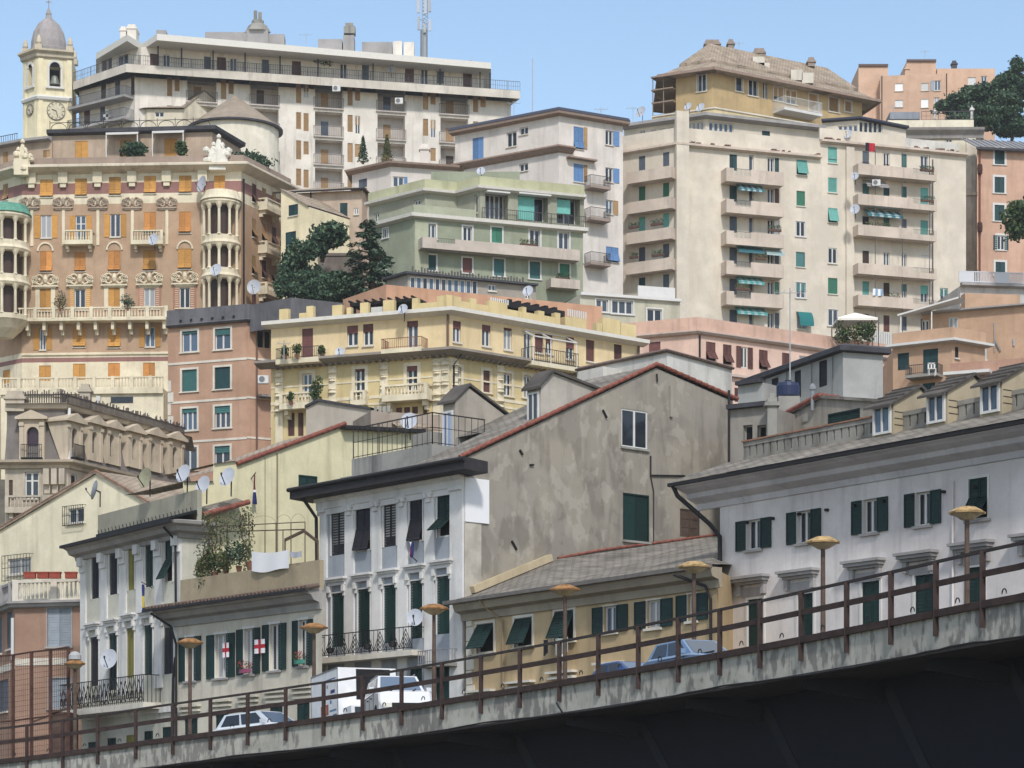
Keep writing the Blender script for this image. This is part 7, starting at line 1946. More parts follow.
def vsweep(mb, prof, closed=True, mi=0):
    i0 = len(mb.v); k = len(prof)
    for px in COLS:
        for a, z in prof: mb.v.append(tuple(vpt(px, a, z)))
    for a in range(len(COLS) - 1):
        for j in range(k if closed else k - 1):
            j2 = (j + 1) % k
            mb.f.append((i0 + a * k + j, i0 + (a + 1) * k + j, i0 + (a + 1) * k + j2, i0 + a * k + j2)); mb.m.append(mi)
VCONC = stucco('viaduct_concrete', (164, 162, 152), 0.6, 0.4, (74, 72, 74), 1.0, pscale=.9)
stain(VCONC, (4.2, 4.2, 1.7), .61, .69, (70, 68, 72), .55)
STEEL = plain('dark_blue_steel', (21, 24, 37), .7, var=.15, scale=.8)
va = empty('elevated_road_viaduct', vpt(512, 4, -3), 'long elevated road with a stained concrete edge and dark steel underside', 'viaduct')
m = MB(); vsweep(m, [(0, -1.42), (0, -2.36), (.35, -2.4), (.35, -1.76), (.25, -1.42)]); mk('concrete_edge', m, VCONC, va)
m = MB(); vsweep(m, [(-.05, -2.34), (-.05, -2.42), (.4, -2.46), (.4, -2.38)]); mk('drip_edge', m, plain('drip_dark', (58, 56, 58), .8, var=.3), va)
m = MB(); vsweep(m, [(.25, -1.75), (9.6, -1.75), (9.6, -2.38), (.36, -2.42)]); mk('deck', m, plain('asphalt', (62, 62, 64), .9, var=.2), va)
m = MB(); vsweep(m, [(9.6, -2.5), (9.9, -2.5), (9.9, -1.2), (9.6, -1.2)]); mk('far_parapet', m, VCONC, va)
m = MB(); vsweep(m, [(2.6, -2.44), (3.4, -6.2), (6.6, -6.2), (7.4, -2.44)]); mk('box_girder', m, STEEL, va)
for px in range(-150, 1640, 118):
    m = MB(); a, b_ = vpt(px, .4, -2.46), vpt(px + 16, 2.55, -2.9); m.beam(a, b_, .25, .5); m.beam(vpt(px + 16, 2.62, -2.5), vpt(px + 52, 3.34, -6.1), .14, .3)
    mk('cantilever_bracket', m, plain('bracket_steel', (24, 26, 34), .6), va)
for px in (-120, 700, 1400):
    m = MB(); p = vpt(px, 5, 0); m.box(p.x - 1, p.x + 1, p.y - 1, p.y + 1, -1.6, p.z - 6.2); mk('pier', m, VCONC, va)
m = MB(); r = random.Random(2); pts = []
for px in range(150, 1100, 12): pts.append(vpt(px, -.12, -2.3 - .1 * abs(math.sin(px * .013)) - r.uniform(0, .03)))
m.tube(pts, .03, 5); q = vpt(560, -.14, -2.0); m.tube([q, q + Vector((.2, -.1, -.35)), q + Vector((.55, -.1, -.6)), q + Vector((.3, 0, -.2))], .035, 5); mk('hanging_cable', m, IRON, va)

gr = empty('guardrail', vpt(512, 0, -1.42), 'long rusty steel guardrail along the near edge of the elevated road', 'guardrail')
RUSTP = plain('brown_rust_paint', (60, 47, 45), .85, var=.35, scale=3, bump=.2)
m = MB(); vsweep(m, [(-.05, -.06), (-.05, .02), (.03, .02), (.03, -.06)]); mk('top_rail', m, plain('dark_handrail', (54, 47, 46), .7, var=.3), gr)
m = MB(); vsweep(m, [(-.04, -.69), (-.09, -.69), (-.09, -.53), (-.04, -.53)]); mk('middle_rail', m, RUSTP, gr)
m = MB(); vsweep(m, [(-.03, -1.48), (-.12, -1.48), (-.12, -1.29), (-.03, -1.29)]); mk('kick_rail', m, RUSTP, gr)
PX = [-40, -6, 28, 64, 99, 137, 174, 211.7, 249, 287, 325, 364, 403, 443.5, 482.5, 521.5, 561, 600, 640, 680, 721.6, 762, 803, 848.6, 893, 938, 984.7, 1034, 1084, 1140, 1200, 1265, 1335, 1410]
for px in PX:
    m = MB(); t = vdir(px); a, b_ = vpt(px, -.02, 0), vpt(px, -.02, -1.98)
    for o, w_, h_ in ((-.03, .2, .03), (-.1, .2, .03)):  # H section: two flanges and a web
        c0, c1 = vpt(px, o, -.02), vpt(px, o, -1.98); m.beam(c0, c1, .1, .03)
    m.beam(vpt(px, -.065, -.02), vpt(px, -.065, -1.9), .03, .07); m.beam(vpt(px, -.01, -1.6), vpt(px, -.01, -1.95), .15, .03)
    mk('post', m, RUSTP, gr)
for px in PX[:-1]:
    m = MB(); p = vpt(px + 22, -.08, -1.22)
    for k in range(8): a0, a1 = math.pi * k / 8, math.pi * (k + 1) / 8; t = vdir(px); m.beam(p + t * (.09 * math.cos(a0)) + Vector((0, 0, .13 * math.sin(a0))), p + t * (.09 * math.cos(a1)) + Vector((0, 0, .13 * math.sin(a1))), .025)
    mk('lashing_ring', m, IRON, gr)

# ---- street lamps
LAMPG = 'street lamps along the elevated road'
LP = [(75, 664, 'street lamp with yellowed head and white dome, beside the rusty mesh screen'), (190, 643, 'rusty street lamp before the left windows of the low cream house'), (314, 628, 'rusty street lamp between the low cream house and the blue white palazzo'),
      (434, 609, 'rusty street lamp standing by the right end of the blue white palazzo'), (565, 590, 'rusty street lamp in front of the ochre house laundry window'), (694, 567, 'rusty street lamp in front of the last window of the ochre house'),
      (823, 542.5, 'pale headed street lamp between first two bays of the lilac palazzo'), (967, 513, 'large yellowed street lamp before the rightmost window of the lilac palazzo')]
proto = None
LRUST = plain('lamp_rust', (150, 110, 70), .75, var=.5, scale=5, bump=.2); LDIFF = plain('lamp_diffuser', (184, 164, 130), .5, var=.3, scale=4); LPOLE = plain('lamp_pole_paint', (92, 76, 68), .8, var=.3, scale=4)
for px, py, lab in LP:
    p = vpt(seen_at(px, 8.6), 8.6, 0); d = p.y; zh = (YH - py) * d / F; base = Vector(((px - CX) / F * d, d, p.z - 1.75)); H = zh - base.z
    sc = {75: .8}.get(px, 1.0)
    t = empty('street_lamp', base, lab, 'street lamp', LAMPG)
    m = MB(); m.tube([base + Vector((0, 0, .0)), base + Vector((0, 0, H - .25))], [.1, .075], 10); mk('pole', m, LPOLE, t)
    m = MB(); m.box(base.x - .2, base.x + .2, base.y - .2, base.y + .2, base.z, base.z + .06); mk('base_plate', m, RUST, t)
    hc = base + Vector((0, 0, H)); rr = .54 * sc
    m = MB(); m.lathe(hc, [(.09, -.24), (.2, -.21), (rr, .0)], 8); hd = mk('lamp_head', m, LDIFF, t)
    m = MB(); m.lathe(hc, [(rr + .04, -.03), (rr + .05, .03), (rr * .6, .16), (rr * .45, .19), (.05, .2)], 8); mk('cover', m, LRUST if px < 650 else plain('stained_lamp_cover', (176, 148, 104), .75, var=.5, scale=5), hd)
    if px == 75: m = MB(); m.lathe(hc, [(.3, .2), (.29, .4), (.17, .54), (.03, .58)], 12); mk('dome', m, plain('white_dome', (164, 166, 168), .5), hd)

# ---- rusty mesh screen, left
sc_ = empty('rusty_mesh_screen', vpt(30, 8.5, -1.75), 'tall rusty framed mesh screen along the elevated road, before the salmon house', 'screen')
sx = [(-8, 657), (13, 655), (31.5, 652), (50.5, 650), (68.5, 647)]
tops = []
for x, y in sx:
    p = vpt(seen_at(x, 8.8), 8.8, 0); z = (YH - y) * p.y / F; tops.append((Vector(((x - CX) / F * p.y, p.y, z)), p.z - 1.75))
for tp, z0 in tops: m = MB(); m.beam(Vector((tp.x, tp.y, z0)), tp, .13); mk('post', m, RUST, sc_)
m = MB()
for (a, za), (b_, zb2) in zip(tops, tops[1:]):
    for t in (1.0, .55, .12): m.beam(Vector((a.x, a.y, za + (a.z - za) * t)), Vector((b_.x, b_.y, zb2 + (b_.z - zb2) * t)), .07)
mk('frame_rails', m, RUST, sc_)
m = MB()
for (a, za), (b_, zb2) in zip(tops, tops[1:]):
    for k in range(1, 9): t = k / 9; q = a.lerp(b_, t); m.beam(Vector((q.x, q.y, za)), q, .012)
    for k in range(1, 28): t = k / 28; m.beam(Vector((a.x, a.y, za + (a.z - za) * t)), Vector((b_.x, b_.y, zb2 + (b_.z - zb2) * t)), .012)
mk('wire_mesh', m, RUST, sc_)
# steel shed and lean-to below the salmon house
d = 129; sh = MB(); p, q = P(50, 752, d), P(70, 712, d)
sh.box(p.x, q.x, d, d + 2.5, 1, q.z); p = P(34, 722, d); 
sh.poly([P(33, 721, d), P(70, 706, d), P(70, 708.5, d + 3), P(33, 723, d + 3)]); sh.poly([P(33, 721, d), P(33, 723, d), P(70, 708, d), P(70, 706, d)])
tag(mk('lean_to_shed', sh, plain('brown_shed', (84, 68, 60), .85, var=.3)), 'brown lean-to shed against the salmon house, behind the mesh screen', 'shed')

# =================================================================== vehicles
DISHP = plain('plate_white', (214, 214, 210), .5)
def car(name, label, cat, px, across, yaw, rz_flip, paint, L=4.2, W=1.76, H=1.5, kind='hatch'):
    px = seen_at(px, across); p = vpt(px, across, -1.75); t = vdir(px); ang = math.atan2(t.y, t.x) + (math.pi if rz_flip else 0) - rad(yaw)
    root = empty(name, p, label, cat, None, ang)
    sl = t.z * (-1 if rz_flip else 1); root.rotation_euler = (0, -math.asin(sl), ang)
    def part(nm, mb, mat, par=None, smooth=False):
        o = bpy.data.objects.new(nm, mb.mesh(nm, [mat] if not isinstance(mat, list) else mat, None, smooth)); o.parent = par or root; COL.objects.link(o); return o
    h = W / 2; fx = L / 2
    hood = .62 * H if kind != 'suv' else .64 * H
    # body: side outline, rounded inwards in three widths
    low = [(-fx, .42), (-fx + .05, .3), (fx - .08, .28), (fx, .42), (fx - .02, .62), (fx - .18, hood - .08), (fx - 1.0, hood + .03), (-fx + .35, hood + .08), (-fx + .03, hood)]
    m = MB(); rings = []
    for y, sc in ((-h + .02, .97), (-h, 1.0), (h, 1.0), (h - .02, .97)):
        y2 = y * (1 if sc == 1 else .96)
        rings.append([(x * (1 if sc == 1 else .985), y2, .5 + (z - .5) * (1 if sc == 1 else .9)) for x, z in low])
    rings = [rings[0], rings[1], rings[2], rings[3]]
    rings[0] = [(x, -h + .06, z) for x, y, z in rings[0]]; rings[3] = [(x, h - .06, z) for x, y, z in rings[3]]
    order = [[(x * .99, -h + .0, .5 + (z - .5) * .88) for x, z in low], [(x, -h + .07, z) for x, z in low], [(x, h - .07, z) for x, z in low], [(x * .99, h, .5 + (z - .5) * .88) for x, z in low]]
    n = len(low)
    m.poly(order[0]); m.poly(order[3][::-1])
    for a, b_ in zip(order, order[1:]):
        for i in range(n): j = (i + 1) % n; m.quad(a[i], b_[i], b_[j], a[j])
    part('body', m, paint)
    # greenhouse
    zb, zt = hood + .02, H; wb, wt = h - .1, h - .26
    xb0, xb1 = -fx + .12, fx - 1.0; xt0, xt1 = -fx + .5, fx - 1.85
    if kind == 'suv': xt0 = -fx + .25
    m = MB()
    B_ = [(xb0, -wb, zb), (xb1, -wb, zb), (xb1, wb, zb), (xb0, wb, zb)]; T_ = [(xt0, -wt, zt - .03), (xt1, -wt, zt - .03), (xt1, wt, zt - .03), (xt0, wt, zt - .03)]
    Tc = [(xt0 + .15, -wt + .12, zt), (xt1 - .15, -wt + .12, zt), (xt1 - .15, wt - .12, zt), (xt0 + .15, wt - .12, zt)]
    for i in range(4): j = (i + 1) % 4; m.quad(B_[i], B_[j], T_[j], T_[i]); m.quad(T_[i], T_[j], Tc[j], Tc[i])
    m.poly(Tc); part('cabin', m, paint)
    def lerp4(q, u, v): a, b_, c_, d_ = map(Vector, q); return (a.lerp(b_, u)).lerp(d_.lerp(c_, u), v)
    def pane(nm, q, u0, u1, v0, v1, mat=GLASS[0]):
        g = MB(); n_ = (Vector(q[1]) - Vector(q[0])).cross(Vector(q[3]) - Vector(q[0])).normalized() * .012
        g.quad(lerp4(q, u0, v0) + n_, lerp4(q, u1, v0) + n_, lerp4(q, u1, v1) + n_, lerp4(q, u0, v1) + n_); part(nm, g, mat)
    side = [B_[0], B_[1], T_[1], T_[0]]; pane('side_window', side, .08, .44, .12, .9); pane('side_window', side, .48, .9, .12, .9)
    side = [B_[2], B_[3], T_[3], T_[2]]; pane('side_window', side, .1, .52, .12, .9); pane('side_window', side, .56, .92, .12, .9)
    pane('windscreen', [B_[1], B_[2], T_[2], T_[1]], .06, .94, .06, .94, GLASS[2]); pane('rear_window', [B_[3], B_[0], T_[0], T_[3]], .1, .9, .15, .9)
    for x in (-fx + .8, fx - .78):
        for s_ in (-1, 1):
            w = MB(); y = s_ * (h - .1); w.tube([(x, y - .115, .32), (x, y + .115, .32)], .32, 16); wo = part('wheel', w, plain('tyre_rubber', (28, 28, 29), .9))
            w = MB(); w.tube([(x, y - .122, .32), (x, y + .122, .32)], .2, 12); part('rim', w, METAL, wo)
    for s_ in (-1, 1):
        w = MB(); w.box(fx - .12, fx - .0, s_ * (h - .32) - .18, s_ * (h - .32) + .18, .58, .74); part('headlight', w, plain('headlight_glass', (226, 224, 214), .1, spec=.6))
        w = MB(); w.box(-fx - .005, -fx + .08, s_ * (h - .28) - .12, s_ * (h - .28) + .12, .62, .82); part('tail_light', w, plain('tail_red', (130, 30, 28), .3))
        w = MB(); w.box(xb1 - .35, xb1 - .2, s_ * (h + .09) - .09, s_ * (h + .09) + .09, zb + .02, zb + .17); part('mirror', w, paint)
    w = MB(); w.box(fx - .06, fx + .015, -.5, .5, .5, .74); part('grille', w, plain('black_plastic', (24, 24, 26), .5))
    w = MB(); w.box(fx - .1, fx + .03, -h + .1, h - .1, .3, .42); part('bumper', w, plain('black_plastic', (24, 24, 26), .5))
    SEAM = plain('panel_gap', (40, 40, 44), .7); w = MB()
    for s_ in (-1, 1):
        for x in (-fx + 1.25, -fx + 2.15, fx - 1.35): w.box(x - .012, x + .012, s_ * (h + .004) - .006, s_ * (h + .004) + .006, .42, hood - .02)
        w.box(-fx + 1.0, fx - 1.1, s_ * (h + .006) - .006, s_ * (h + .006) + .006, hood - .06, hood - .045)
        for x in (-fx + 1.75, -fx + 2.6): w.box(x, x + .16, s_ * (h + .02) - .015, s_ * (h + .02) + .015, hood - .2, hood - .16)
    w.box(fx - 1.0, fx - .2, -.42, -.41, hood - .02, hood + .04); w.box(fx - 1.0, fx - .2, .41, .42, hood - .02, hood + .04)
    part('panel_gaps', w, SEAM)
    for s_ in (-1, 1):
        for x in (-fx + .8, fx - .78):
            w = MB(); w.tube([(x, s_ * (h - .01) - .02, .34), (x, s_ * (h - .01) + .02, .34)], .4, 16); part('wheel_arch', w, SEAM)
    w = MB(); w.box(fx + .016, fx + .03, -.26, .26, .42, .53); part('number_plate', w, DISHP)
    w = MB(); w.box(-fx + .2, fx - .2, -h - .012, h + .012, .3, .42); part('sill_trim', w, plain('black_plastic', (24, 24, 26), .5))
    if kind == 'suv':
        w = MB()
        for s_ in (-1, 1): w.tube([(xt0 + .2, s_ * (wt - .05), zt + .05), (xt1 - .15, s_ * (wt - .05), zt + .05)], .025, 6)
        part('roof_rails', w, METAL)
    return root
car('white_suv', 'white SUV with a lit headlight driving in front of the white box truck', 'car', 396, 2.5, 32, False, plain('white_car_paint', (206, 208, 214), .22, spec=.5), 4.5, 1.95, 1.95, 'suv')
car('silver_car', 'white roofed car below the red cross flags, half hidden by the guardrail', 'car', 266, 4.6, 0, False, plain('silver_car_paint', (208, 214, 222), .25, .2, .5), 4.3, 1.78, 1.6)
car('blue_car', 'light blue car in front of the ochre house, half hidden by the guardrail', 'car', 697, 2.9, 5, False, plain('light_blue_car_paint', (110, 136, 168), .22, .1, .5), 4.0, 1.74, 1.55)
car('blue_car', 'low deep blue car just behind the light blue car', 'car', 636, 3.4, 0, False, plain('deep_blue_car_paint', (56, 82, 134), .25, .1, .5), 3.4, 1.7, 1.3)
# box truck with posters
q_ = seen_at(364, 6.0); p = vpt(q_, 6.0, -1.75); t = vdir(q_); ang = math.atan2(t.y, t.x) - rad(26)
tr = empty('box_truck', p, 'white box truck with colourful posters on its side, behind the white SUV', 'truck', None, ang); tr.rotation_euler = (0, -math.asin(t.z), ang)
def tpart(nm, mb, mat, par=None): o = bpy.data.objects.new(nm, mb.mesh(nm, [mat])); o.parent = par or tr; COL.objects.link(o); return o
TW = plain('truck_white', (224, 225, 228), .4, var=.08)
m = MB(); m.box(-3.0, .5, -1.2, 1.2, .7, 2.95); bx_ = tpart('box', m, TW)
m = MB(); m.box(.5, .52, -.45, .95, 1.7, 2.9); tpart('dark_hatch_panel', m, plain('truck_dark_panel', (26, 26, 30), .8), bx_)  # flat dark panel paints the shade of an opening in the box end
m = MB()
m.box(.52, 1.5, -1.0, 1.0, .6, 1.35); m.box(-3.0, .5, -1.0, 1.0, .45, .7); tpart('cab_and_chassis', m, TW)
m = MB(); m.box(1.49, 1.51, -.85, .85, .95, 1.3); tpart('cab_window', m, GLASS[0])
m = MB()
for z_ in (.72, 2.93): m.box(-3.0, .52, -1.21, -1.2, z_ - .03, z_ + .03)
for x_ in (-2.98, .48): m.box(x_ - .03, x_ + .03, -1.212, -1.2, .72, 2.93)
tpart('box_frame', m, METAL, bx_)
for x in (-1.2, .95):
    for s_ in (-1, 1): m = MB(); m.tube([(x, s_ * .95 - .12, .38), (x, s_ * .95 + .12, .38)], .38, 14); tpart('wheel', m, plain('tyre_rubber', (28, 28, 29), .9))
y = -1.203
def decal(nm, x0, x1, z0, z1, c, dy=0): m = MB(); m.quad((x0, y - dy, z0), (x1, y - dy, z0), (x1, y - dy, z1), (x0, y - dy, z1)); tpart(nm, m, plain('poster_' + nm, c, .5), bx_)
decal('blue_bar', -1.55, .2, 2.55, 2.6, (70, 84, 130)); decal('navy_wordmark', -.45, .1, 2.0, 2.14, (44, 44, 110)); decal('red_stripe', -.55, .12, 1.86, 1.93, (176, 64, 84)); decal('blue_dot', -.55, -.35, 1.6, 1.75, (60, 110, 150)); decal('grey_dot', -.95, -.8, 2.25, 2.38, (120, 126, 140)); decal('teal_swoosh', -.6, .25, 1.28, 1.36, (90, 130, 160))
decal('red_picture', -1.75, -.75, 1.2, 1.62, (150, 76, 64)); decal('brown_picture', -1.6, -.9, .8, 1.14, (120, 96, 82)); decal('orange_picture', -1.3, -1.0, 1.3, 1.55, (196, 132, 84), .003); decal('maroon_picture', -.75, -.4, .9, 1.12, (128, 56, 60)); decal('blue_picture', -.2, .3, .86, 1.16, (82, 110, 150))

# =================================================================== vegetation
LEAF = {'cedar': [plain('cedar_needles', (60, 84, 66), .8), plain('cedar_needles_pale', (92, 112, 84), .8), plain('cedar_needles_deep', (40, 60, 50), .8)],
        'broad': [plain('broad_leaf', (62, 82, 48), .7), plain('broad_leaf_pale', (88, 104, 62), .7), plain('broad_leaf_deep', (42, 60, 40), .7)],
        'pine': [plain('pine_needles', (58, 84, 64), .8), plain('pine_needles_pale', (86, 110, 80), .8), plain('pine_needles_deep', (34, 52, 44), .8)],
        'vine': [plain('vine_leaf', (92, 102, 66), .7), plain('vine_leaf_dry', (122, 112, 80), .7), plain('vine_leaf_deep', (62, 76, 50), .7)]}
BARK = plain('bark', (84, 68, 56), .9, var=.3, scale=5, bump=.3)
def leaves(mb, r, c, rad_, n, size, flat=1.0):
    for _ in range(n):
        while True:
            v = Vector((r.uniform(-1, 1), r.uniform(-1, 1), r.uniform(-1, 1)))
            if .15 < v.length < 1: break
        v = v.normalized() * (v.length ** .55) * (1 + max(0, r.gauss(-.15, .32)))
        p = Vector(c) + Vector((v.x * rad_[0], v.y * rad_[1], v.z * rad_[2])); s_ = size * r.uniform(.6, 1.3)
        a = Vector((r.gauss(0, 1), r.gauss(0, 1), r.gauss(0, flat))).normalized(); b_ = a.cross(Vector((r.gauss(0, 1), r.gauss(0, 1), r.gauss(0, 1)))).normalized()
        mi = r.choice((0, 0, 1, 2)) 
        mb.poly([p + a * s_, p + b_ * s_ * .5, p - a * s_ * .8, p - b_ * s_ * .5], mi)
def tree(name, label, base, blobs, n, size, kind, trunk=.25, group=None, cat='tree', flat=1.0, seed=1, crown='crown'):
    """blobs: (centre, radii)"""
    r = random.Random(seed); root = empty(name, base, label, cat, group); base = Vector(base)
    tb = MB(); top = max((Vector(c) for c, _ in blobs), key=lambda q: q.z)
    mid = base.lerp(top, .5) + Vector((trunk * .6, 0, 0)); tb.tube([base, mid, top], [trunk, trunk * .65, trunk * .15], 8)
    for c, q in blobs:
        c = Vector(c); a = base.lerp(top, max(.15, min(.9, (c.z - base.z) / max(.1, top.z - base.z) - .12))); tb.tube([a, a.lerp(c, .6) + Vector((0, 0, .1)), c], [trunk * .35, trunk * .22, trunk * .08], 6)
    mk('trunk', tb, BARK, root)
    cb = MB(); vol = [q[0] * q[1] * q[2] for _, q in blobs]; tot = sum(vol)
    for (c, q), v in zip(blobs, vol): leaves(cb, r, c, q, max(30, int(n * v / tot)), size, flat)
    mk(crown, cb, LEAF[kind], root)
    return root
# dark cedar: drooping branches in tiers, feathered with needle sprays
r = random.Random(4); d = 222; base = P(372, 308, d); ct = empty('cedar_tree', base, 'tall dark cedar with drooping tiers, left of the sage green building', 'tree')
tb = MB(); top = P(367, 219, d); tb.tube([base, base.lerp(top, .5) + Vector((.2, 0, 0)), top], [.34, .22, .05], 8)
cb = MB()
for k in range(64):
    t = (k + r.random()) / 64; y = 222 + t * 74; hw = (3 + 30 * t ** .62) / F * d * r.uniform(.65, 1.08); a = r.uniform(0, 2 * math.pi)
    p0 = P(367 + t * 4, y, d); p1 = p0 + Vector((hw * math.cos(a), hw * math.sin(a), -.05 * hw + r.uniform(-.1, .25))); p2 = p0.lerp(p1, .6) + Vector((0, 0, .12 * hw))
    tb.tube([p0, p2, p1], [.06, .04, .012], 5)
    n = int(26 + hw * 34)
    for q in range(n):
        u = r.random() ** .75; c = p0.lerp(p2, u * 2) if u < .5 else p2.lerp(p1, u * 2 - 1); c = c + Vector((r.gauss(0, .2 * hw * .35 + .06), r.gauss(0, .2 * hw * .35 + .06), r.gauss(-.06, .1)))
        s_ = r.uniform(.12, .3); dr = Vector((math.cos(a) + r.gauss(0, .6), math.sin(a) + r.gauss(0, .6), r.gauss(-.35, .3))).normalized(); sd = dr.cross(Vector((r.gauss(0, .5), r.gauss(0, .5), 1))).normalized()
        cb.poly([c + dr * s_, c + sd * s_ * .4, c - dr * s_ * .7, c - sd * s_ * .4], r.choice((0, 0, 1, 2)))
mk('trunk', tb, BARK, ct); mk('crown', cb, LEAF['cedar'], ct)
# umbrella pine on the slope and bushes below
d = 232; bl = [(P(x, y, d) + Vector((0, r.uniform(-1, 1), 0)), (w_, w_, h_)) for x, y, w_, h_ in ((321, 233, .8, .5), (327, 230, .9, .6), (333, 231, 1.0, .55), (338, 236, .8, .5), (342, 240, .6, .4), (316, 240, .8, .5), (311, 246, .7, .6), (326, 239, 1.1, .6), (333, 242, .9, .5), (319, 250, .9, .7))]
tree('umbrella_pine', 'small dark umbrella pine in front of the peach house', P(322, 262, d), bl, 2600, .26, 'cedar', .2, seed=5)
for i, (x, y, w_, h_, n, lab, sd) in enumerate(((303, 268, 16, 20, 3200, 'dark bush on the slope below the umbrella pine', 6), (293, 284, 12, 14, 2400, 'dark leafy bush beneath the narrow yellow house', 7), (336, 286, 28, 13, 4600, 'broad dark thicket below the cedar, above the orange parapet', 8), (312, 290, 24, 11, 3400, 'low dark shrub behind the tarred parapet', 9))):
    d = 226 - i; bl = []
    for k in range(16):
        q = r.uniform(.22, .55); bl.append((P(x + r.uniform(-.95, .95) * w_, y + r.uniform(-.75, .9) * h_, d) + Vector((0, r.uniform(-1.5, 1.5), 0)), (w_ / F * d * q, w_ / F * d * q, h_ / F * d * q)))
    tree('dark_bush', lab, P(x, y + h_ + 6, d), bl, int(n * 2), .2, 'cedar', .12, 'bushes on the slope', 'bush', seed=sd)
# retaining wall on the slope
m = MB(); a, e = P(318, 256, 236), P(362, 283, 236); m.box(a.x, e.x, 236, 237, e.z - 4, a.z); m.box(a.x, e.x, 235.9, 237.1, a.z, a.z + .25)
tag(mk('retaining_wall', m, stucco('stone_retaining', (112, 100, 92), .5, .4)), 'rough grey stone retaining wall on the slope behind the cedar', 'wall')
# pines at the right
for (x, y, w_, h_, d, n, kind, lab, sd) in ((1014, 84, 22, 24, 352, 5200, 'pine', 'tall round crowned pine at the right end of the skyline', 11), (982, 100, 34, 18, 345, 5600, 'cedar', 'dark spreading cedar between the pink building and the tall pine', 12), (975, 119, 26, 12, 330, 3400, 'pine', 'mid green bush behind the old cream palazzo parapet', 13), (1010, 122, 22, 14, 338, 2600, 'pine', 'shaded pine above the ribbed grey roof', 14), (950, 108, 14, 8, 350, 1500, 'cedar', 'low dark shrub at the foot of the pink building', 15)):
    bl = []; r = random.Random(sd)
    for k in range(26):
        a = r.uniform(0, 6.28); q = r.uniform(.2, .42); e = r.random() ** .5; bl.append((P(x + math.cos(a) * e * w_ * .95, y + math.sin(a) * e * h_ * .9, d) + Vector((0, r.uniform(-2.5, 2.5), 0)), (w_ / F * d * q, w_ / F * d * q, h_ / F * d * q * .7)))
    tree('pine_tree' if w_ > 15 and h_ > 12 else 'bush', lab, P(x, y + h_ + 25, d), bl, int(n * 2.2), .28, kind, .3, 'evergreens at the right', 'tree' if h_ > 12 else 'bush', seed=sd)
d = 258; bl = []; r = random.Random(21)
for k in range(9): bl.append((P(1022 + r.uniform(-.8, 1) * 13, 222 + r.uniform(-.7, .7) * 20, d), (1.0, 1.0, .9)))
tree('pine_tree', 'loose dark tree crossing the front of the salmon house', P(1034, 275, d), bl, 2600, .28, 'broad', .2, 'evergreens at the right', seed=22)
# pots and terrace plants
POT = plain('terracotta_pot', (122, 84, 68), .85, var=.2)
def potplant(label, px, py, d, h, w, kind='broad', n=420, size=.1, group='potted plants', seed=1, name='potted_plant', cone=False):
    r = random.Random(seed); p = P(px, py, d); root = empty(name, p, label, 'potted plant', group)
    m = MB(); m.lathe(p, [(.1, 0), (.15, .24), (.17, .27), (.13, .27)], 10); mk('pot', m, POT, root)
    m = MB()
    for k in range(5): m.tube([p + Vector((0, 0, .3)), p + Vector((r.uniform(-.3, .3) * w, r.uniform(-.2, .2), .3 + h * .6))], .02, 5)
    mk('stems', m, BARK, root)
    m = MB()
    if cone:
        for k in range(7): leaves(m, r, p + Vector((0, 0, .4 + h * k / 7)), (w * .5 * (1 - k / 7.5), w * .5 * (1 - k / 7.5), h * .12), n // 7, size)
    else:
      for k in range(5): leaves(m, r, p + Vector((r.uniform(-.3, .3) * w, r.uniform(-.2, .2), .3 + h * r.uniform(.15, .7))), (w * .4, w * .35, h * .36), n // 5, size)
    mk('foliage', m, LEAF[kind], root)
potplant('dark round plant on the ornate palazzo long balcony, before the pink shutters', 128, 311, 251.2, 1.2, 1.2, 'cedar', seed=31); potplant('greyish dry plant on the ornate palazzo long balcony', 60, 311, 251.4, 1.6, .9, 'vine', seed=32)
potplant('large dark shrub on the ornate palazzo roof terrace, under the white awnings', 137, 158, 254.4, 1.5, 2.6, 'cedar', 900, .2, seed=33); potplant('small palm on the ornate palazzo roof terrace, beside the right amber door', 183, 157, 254.4, 1.2, 1.2, 'broad', 300, .22, seed=34)
potplant('long dark hedge plant on the right parapet of the ornate palazzo', 254, 170, 256, 1.6, 3.6, 'cedar', 1200, .2, seed=35)
potplant('cone shaped potted conifer on the tiled wing, nearer the peach house', 363, 164, 253, 2.3, 1.1, 'cedar', 900, .12, seed=36, cone=True); potplant('cone shaped potted conifer at the middle of the tiled wing', 387, 163, 253, 2.4, 1.2, 'vine', 900, .12, seed=37, cone=True)
for i, (x, lab) in enumerate(((285.5, 'leftmost pot plant on the yellow house balcony, by the maroon door'), (297, 'middle pot plant on the yellow house balcony, by the maroon door'), (322, 'right pot plant on the yellow house balcony, by the maroon door'))): potplant(lab, x, 358.5 - (x > 300), 182.6, .8, .5, 'broad', 260, .1, seed=40 + i)
potplant('tall pot plant on the yellow house stone balcony', 317, 404, 182.5, 1.6, .7, 'broad', 400, .12, seed=45); potplant('small pot plant at the left of the yellow house stone balcony', 291, 405, 183, .7, .4, 'broad', 200, .1, seed=46)
potplant('green planter on the white block terrace, amid brown doors', 318, 69, 336, 1.4, 3.2, 'broad', 700, .2, seed=47)

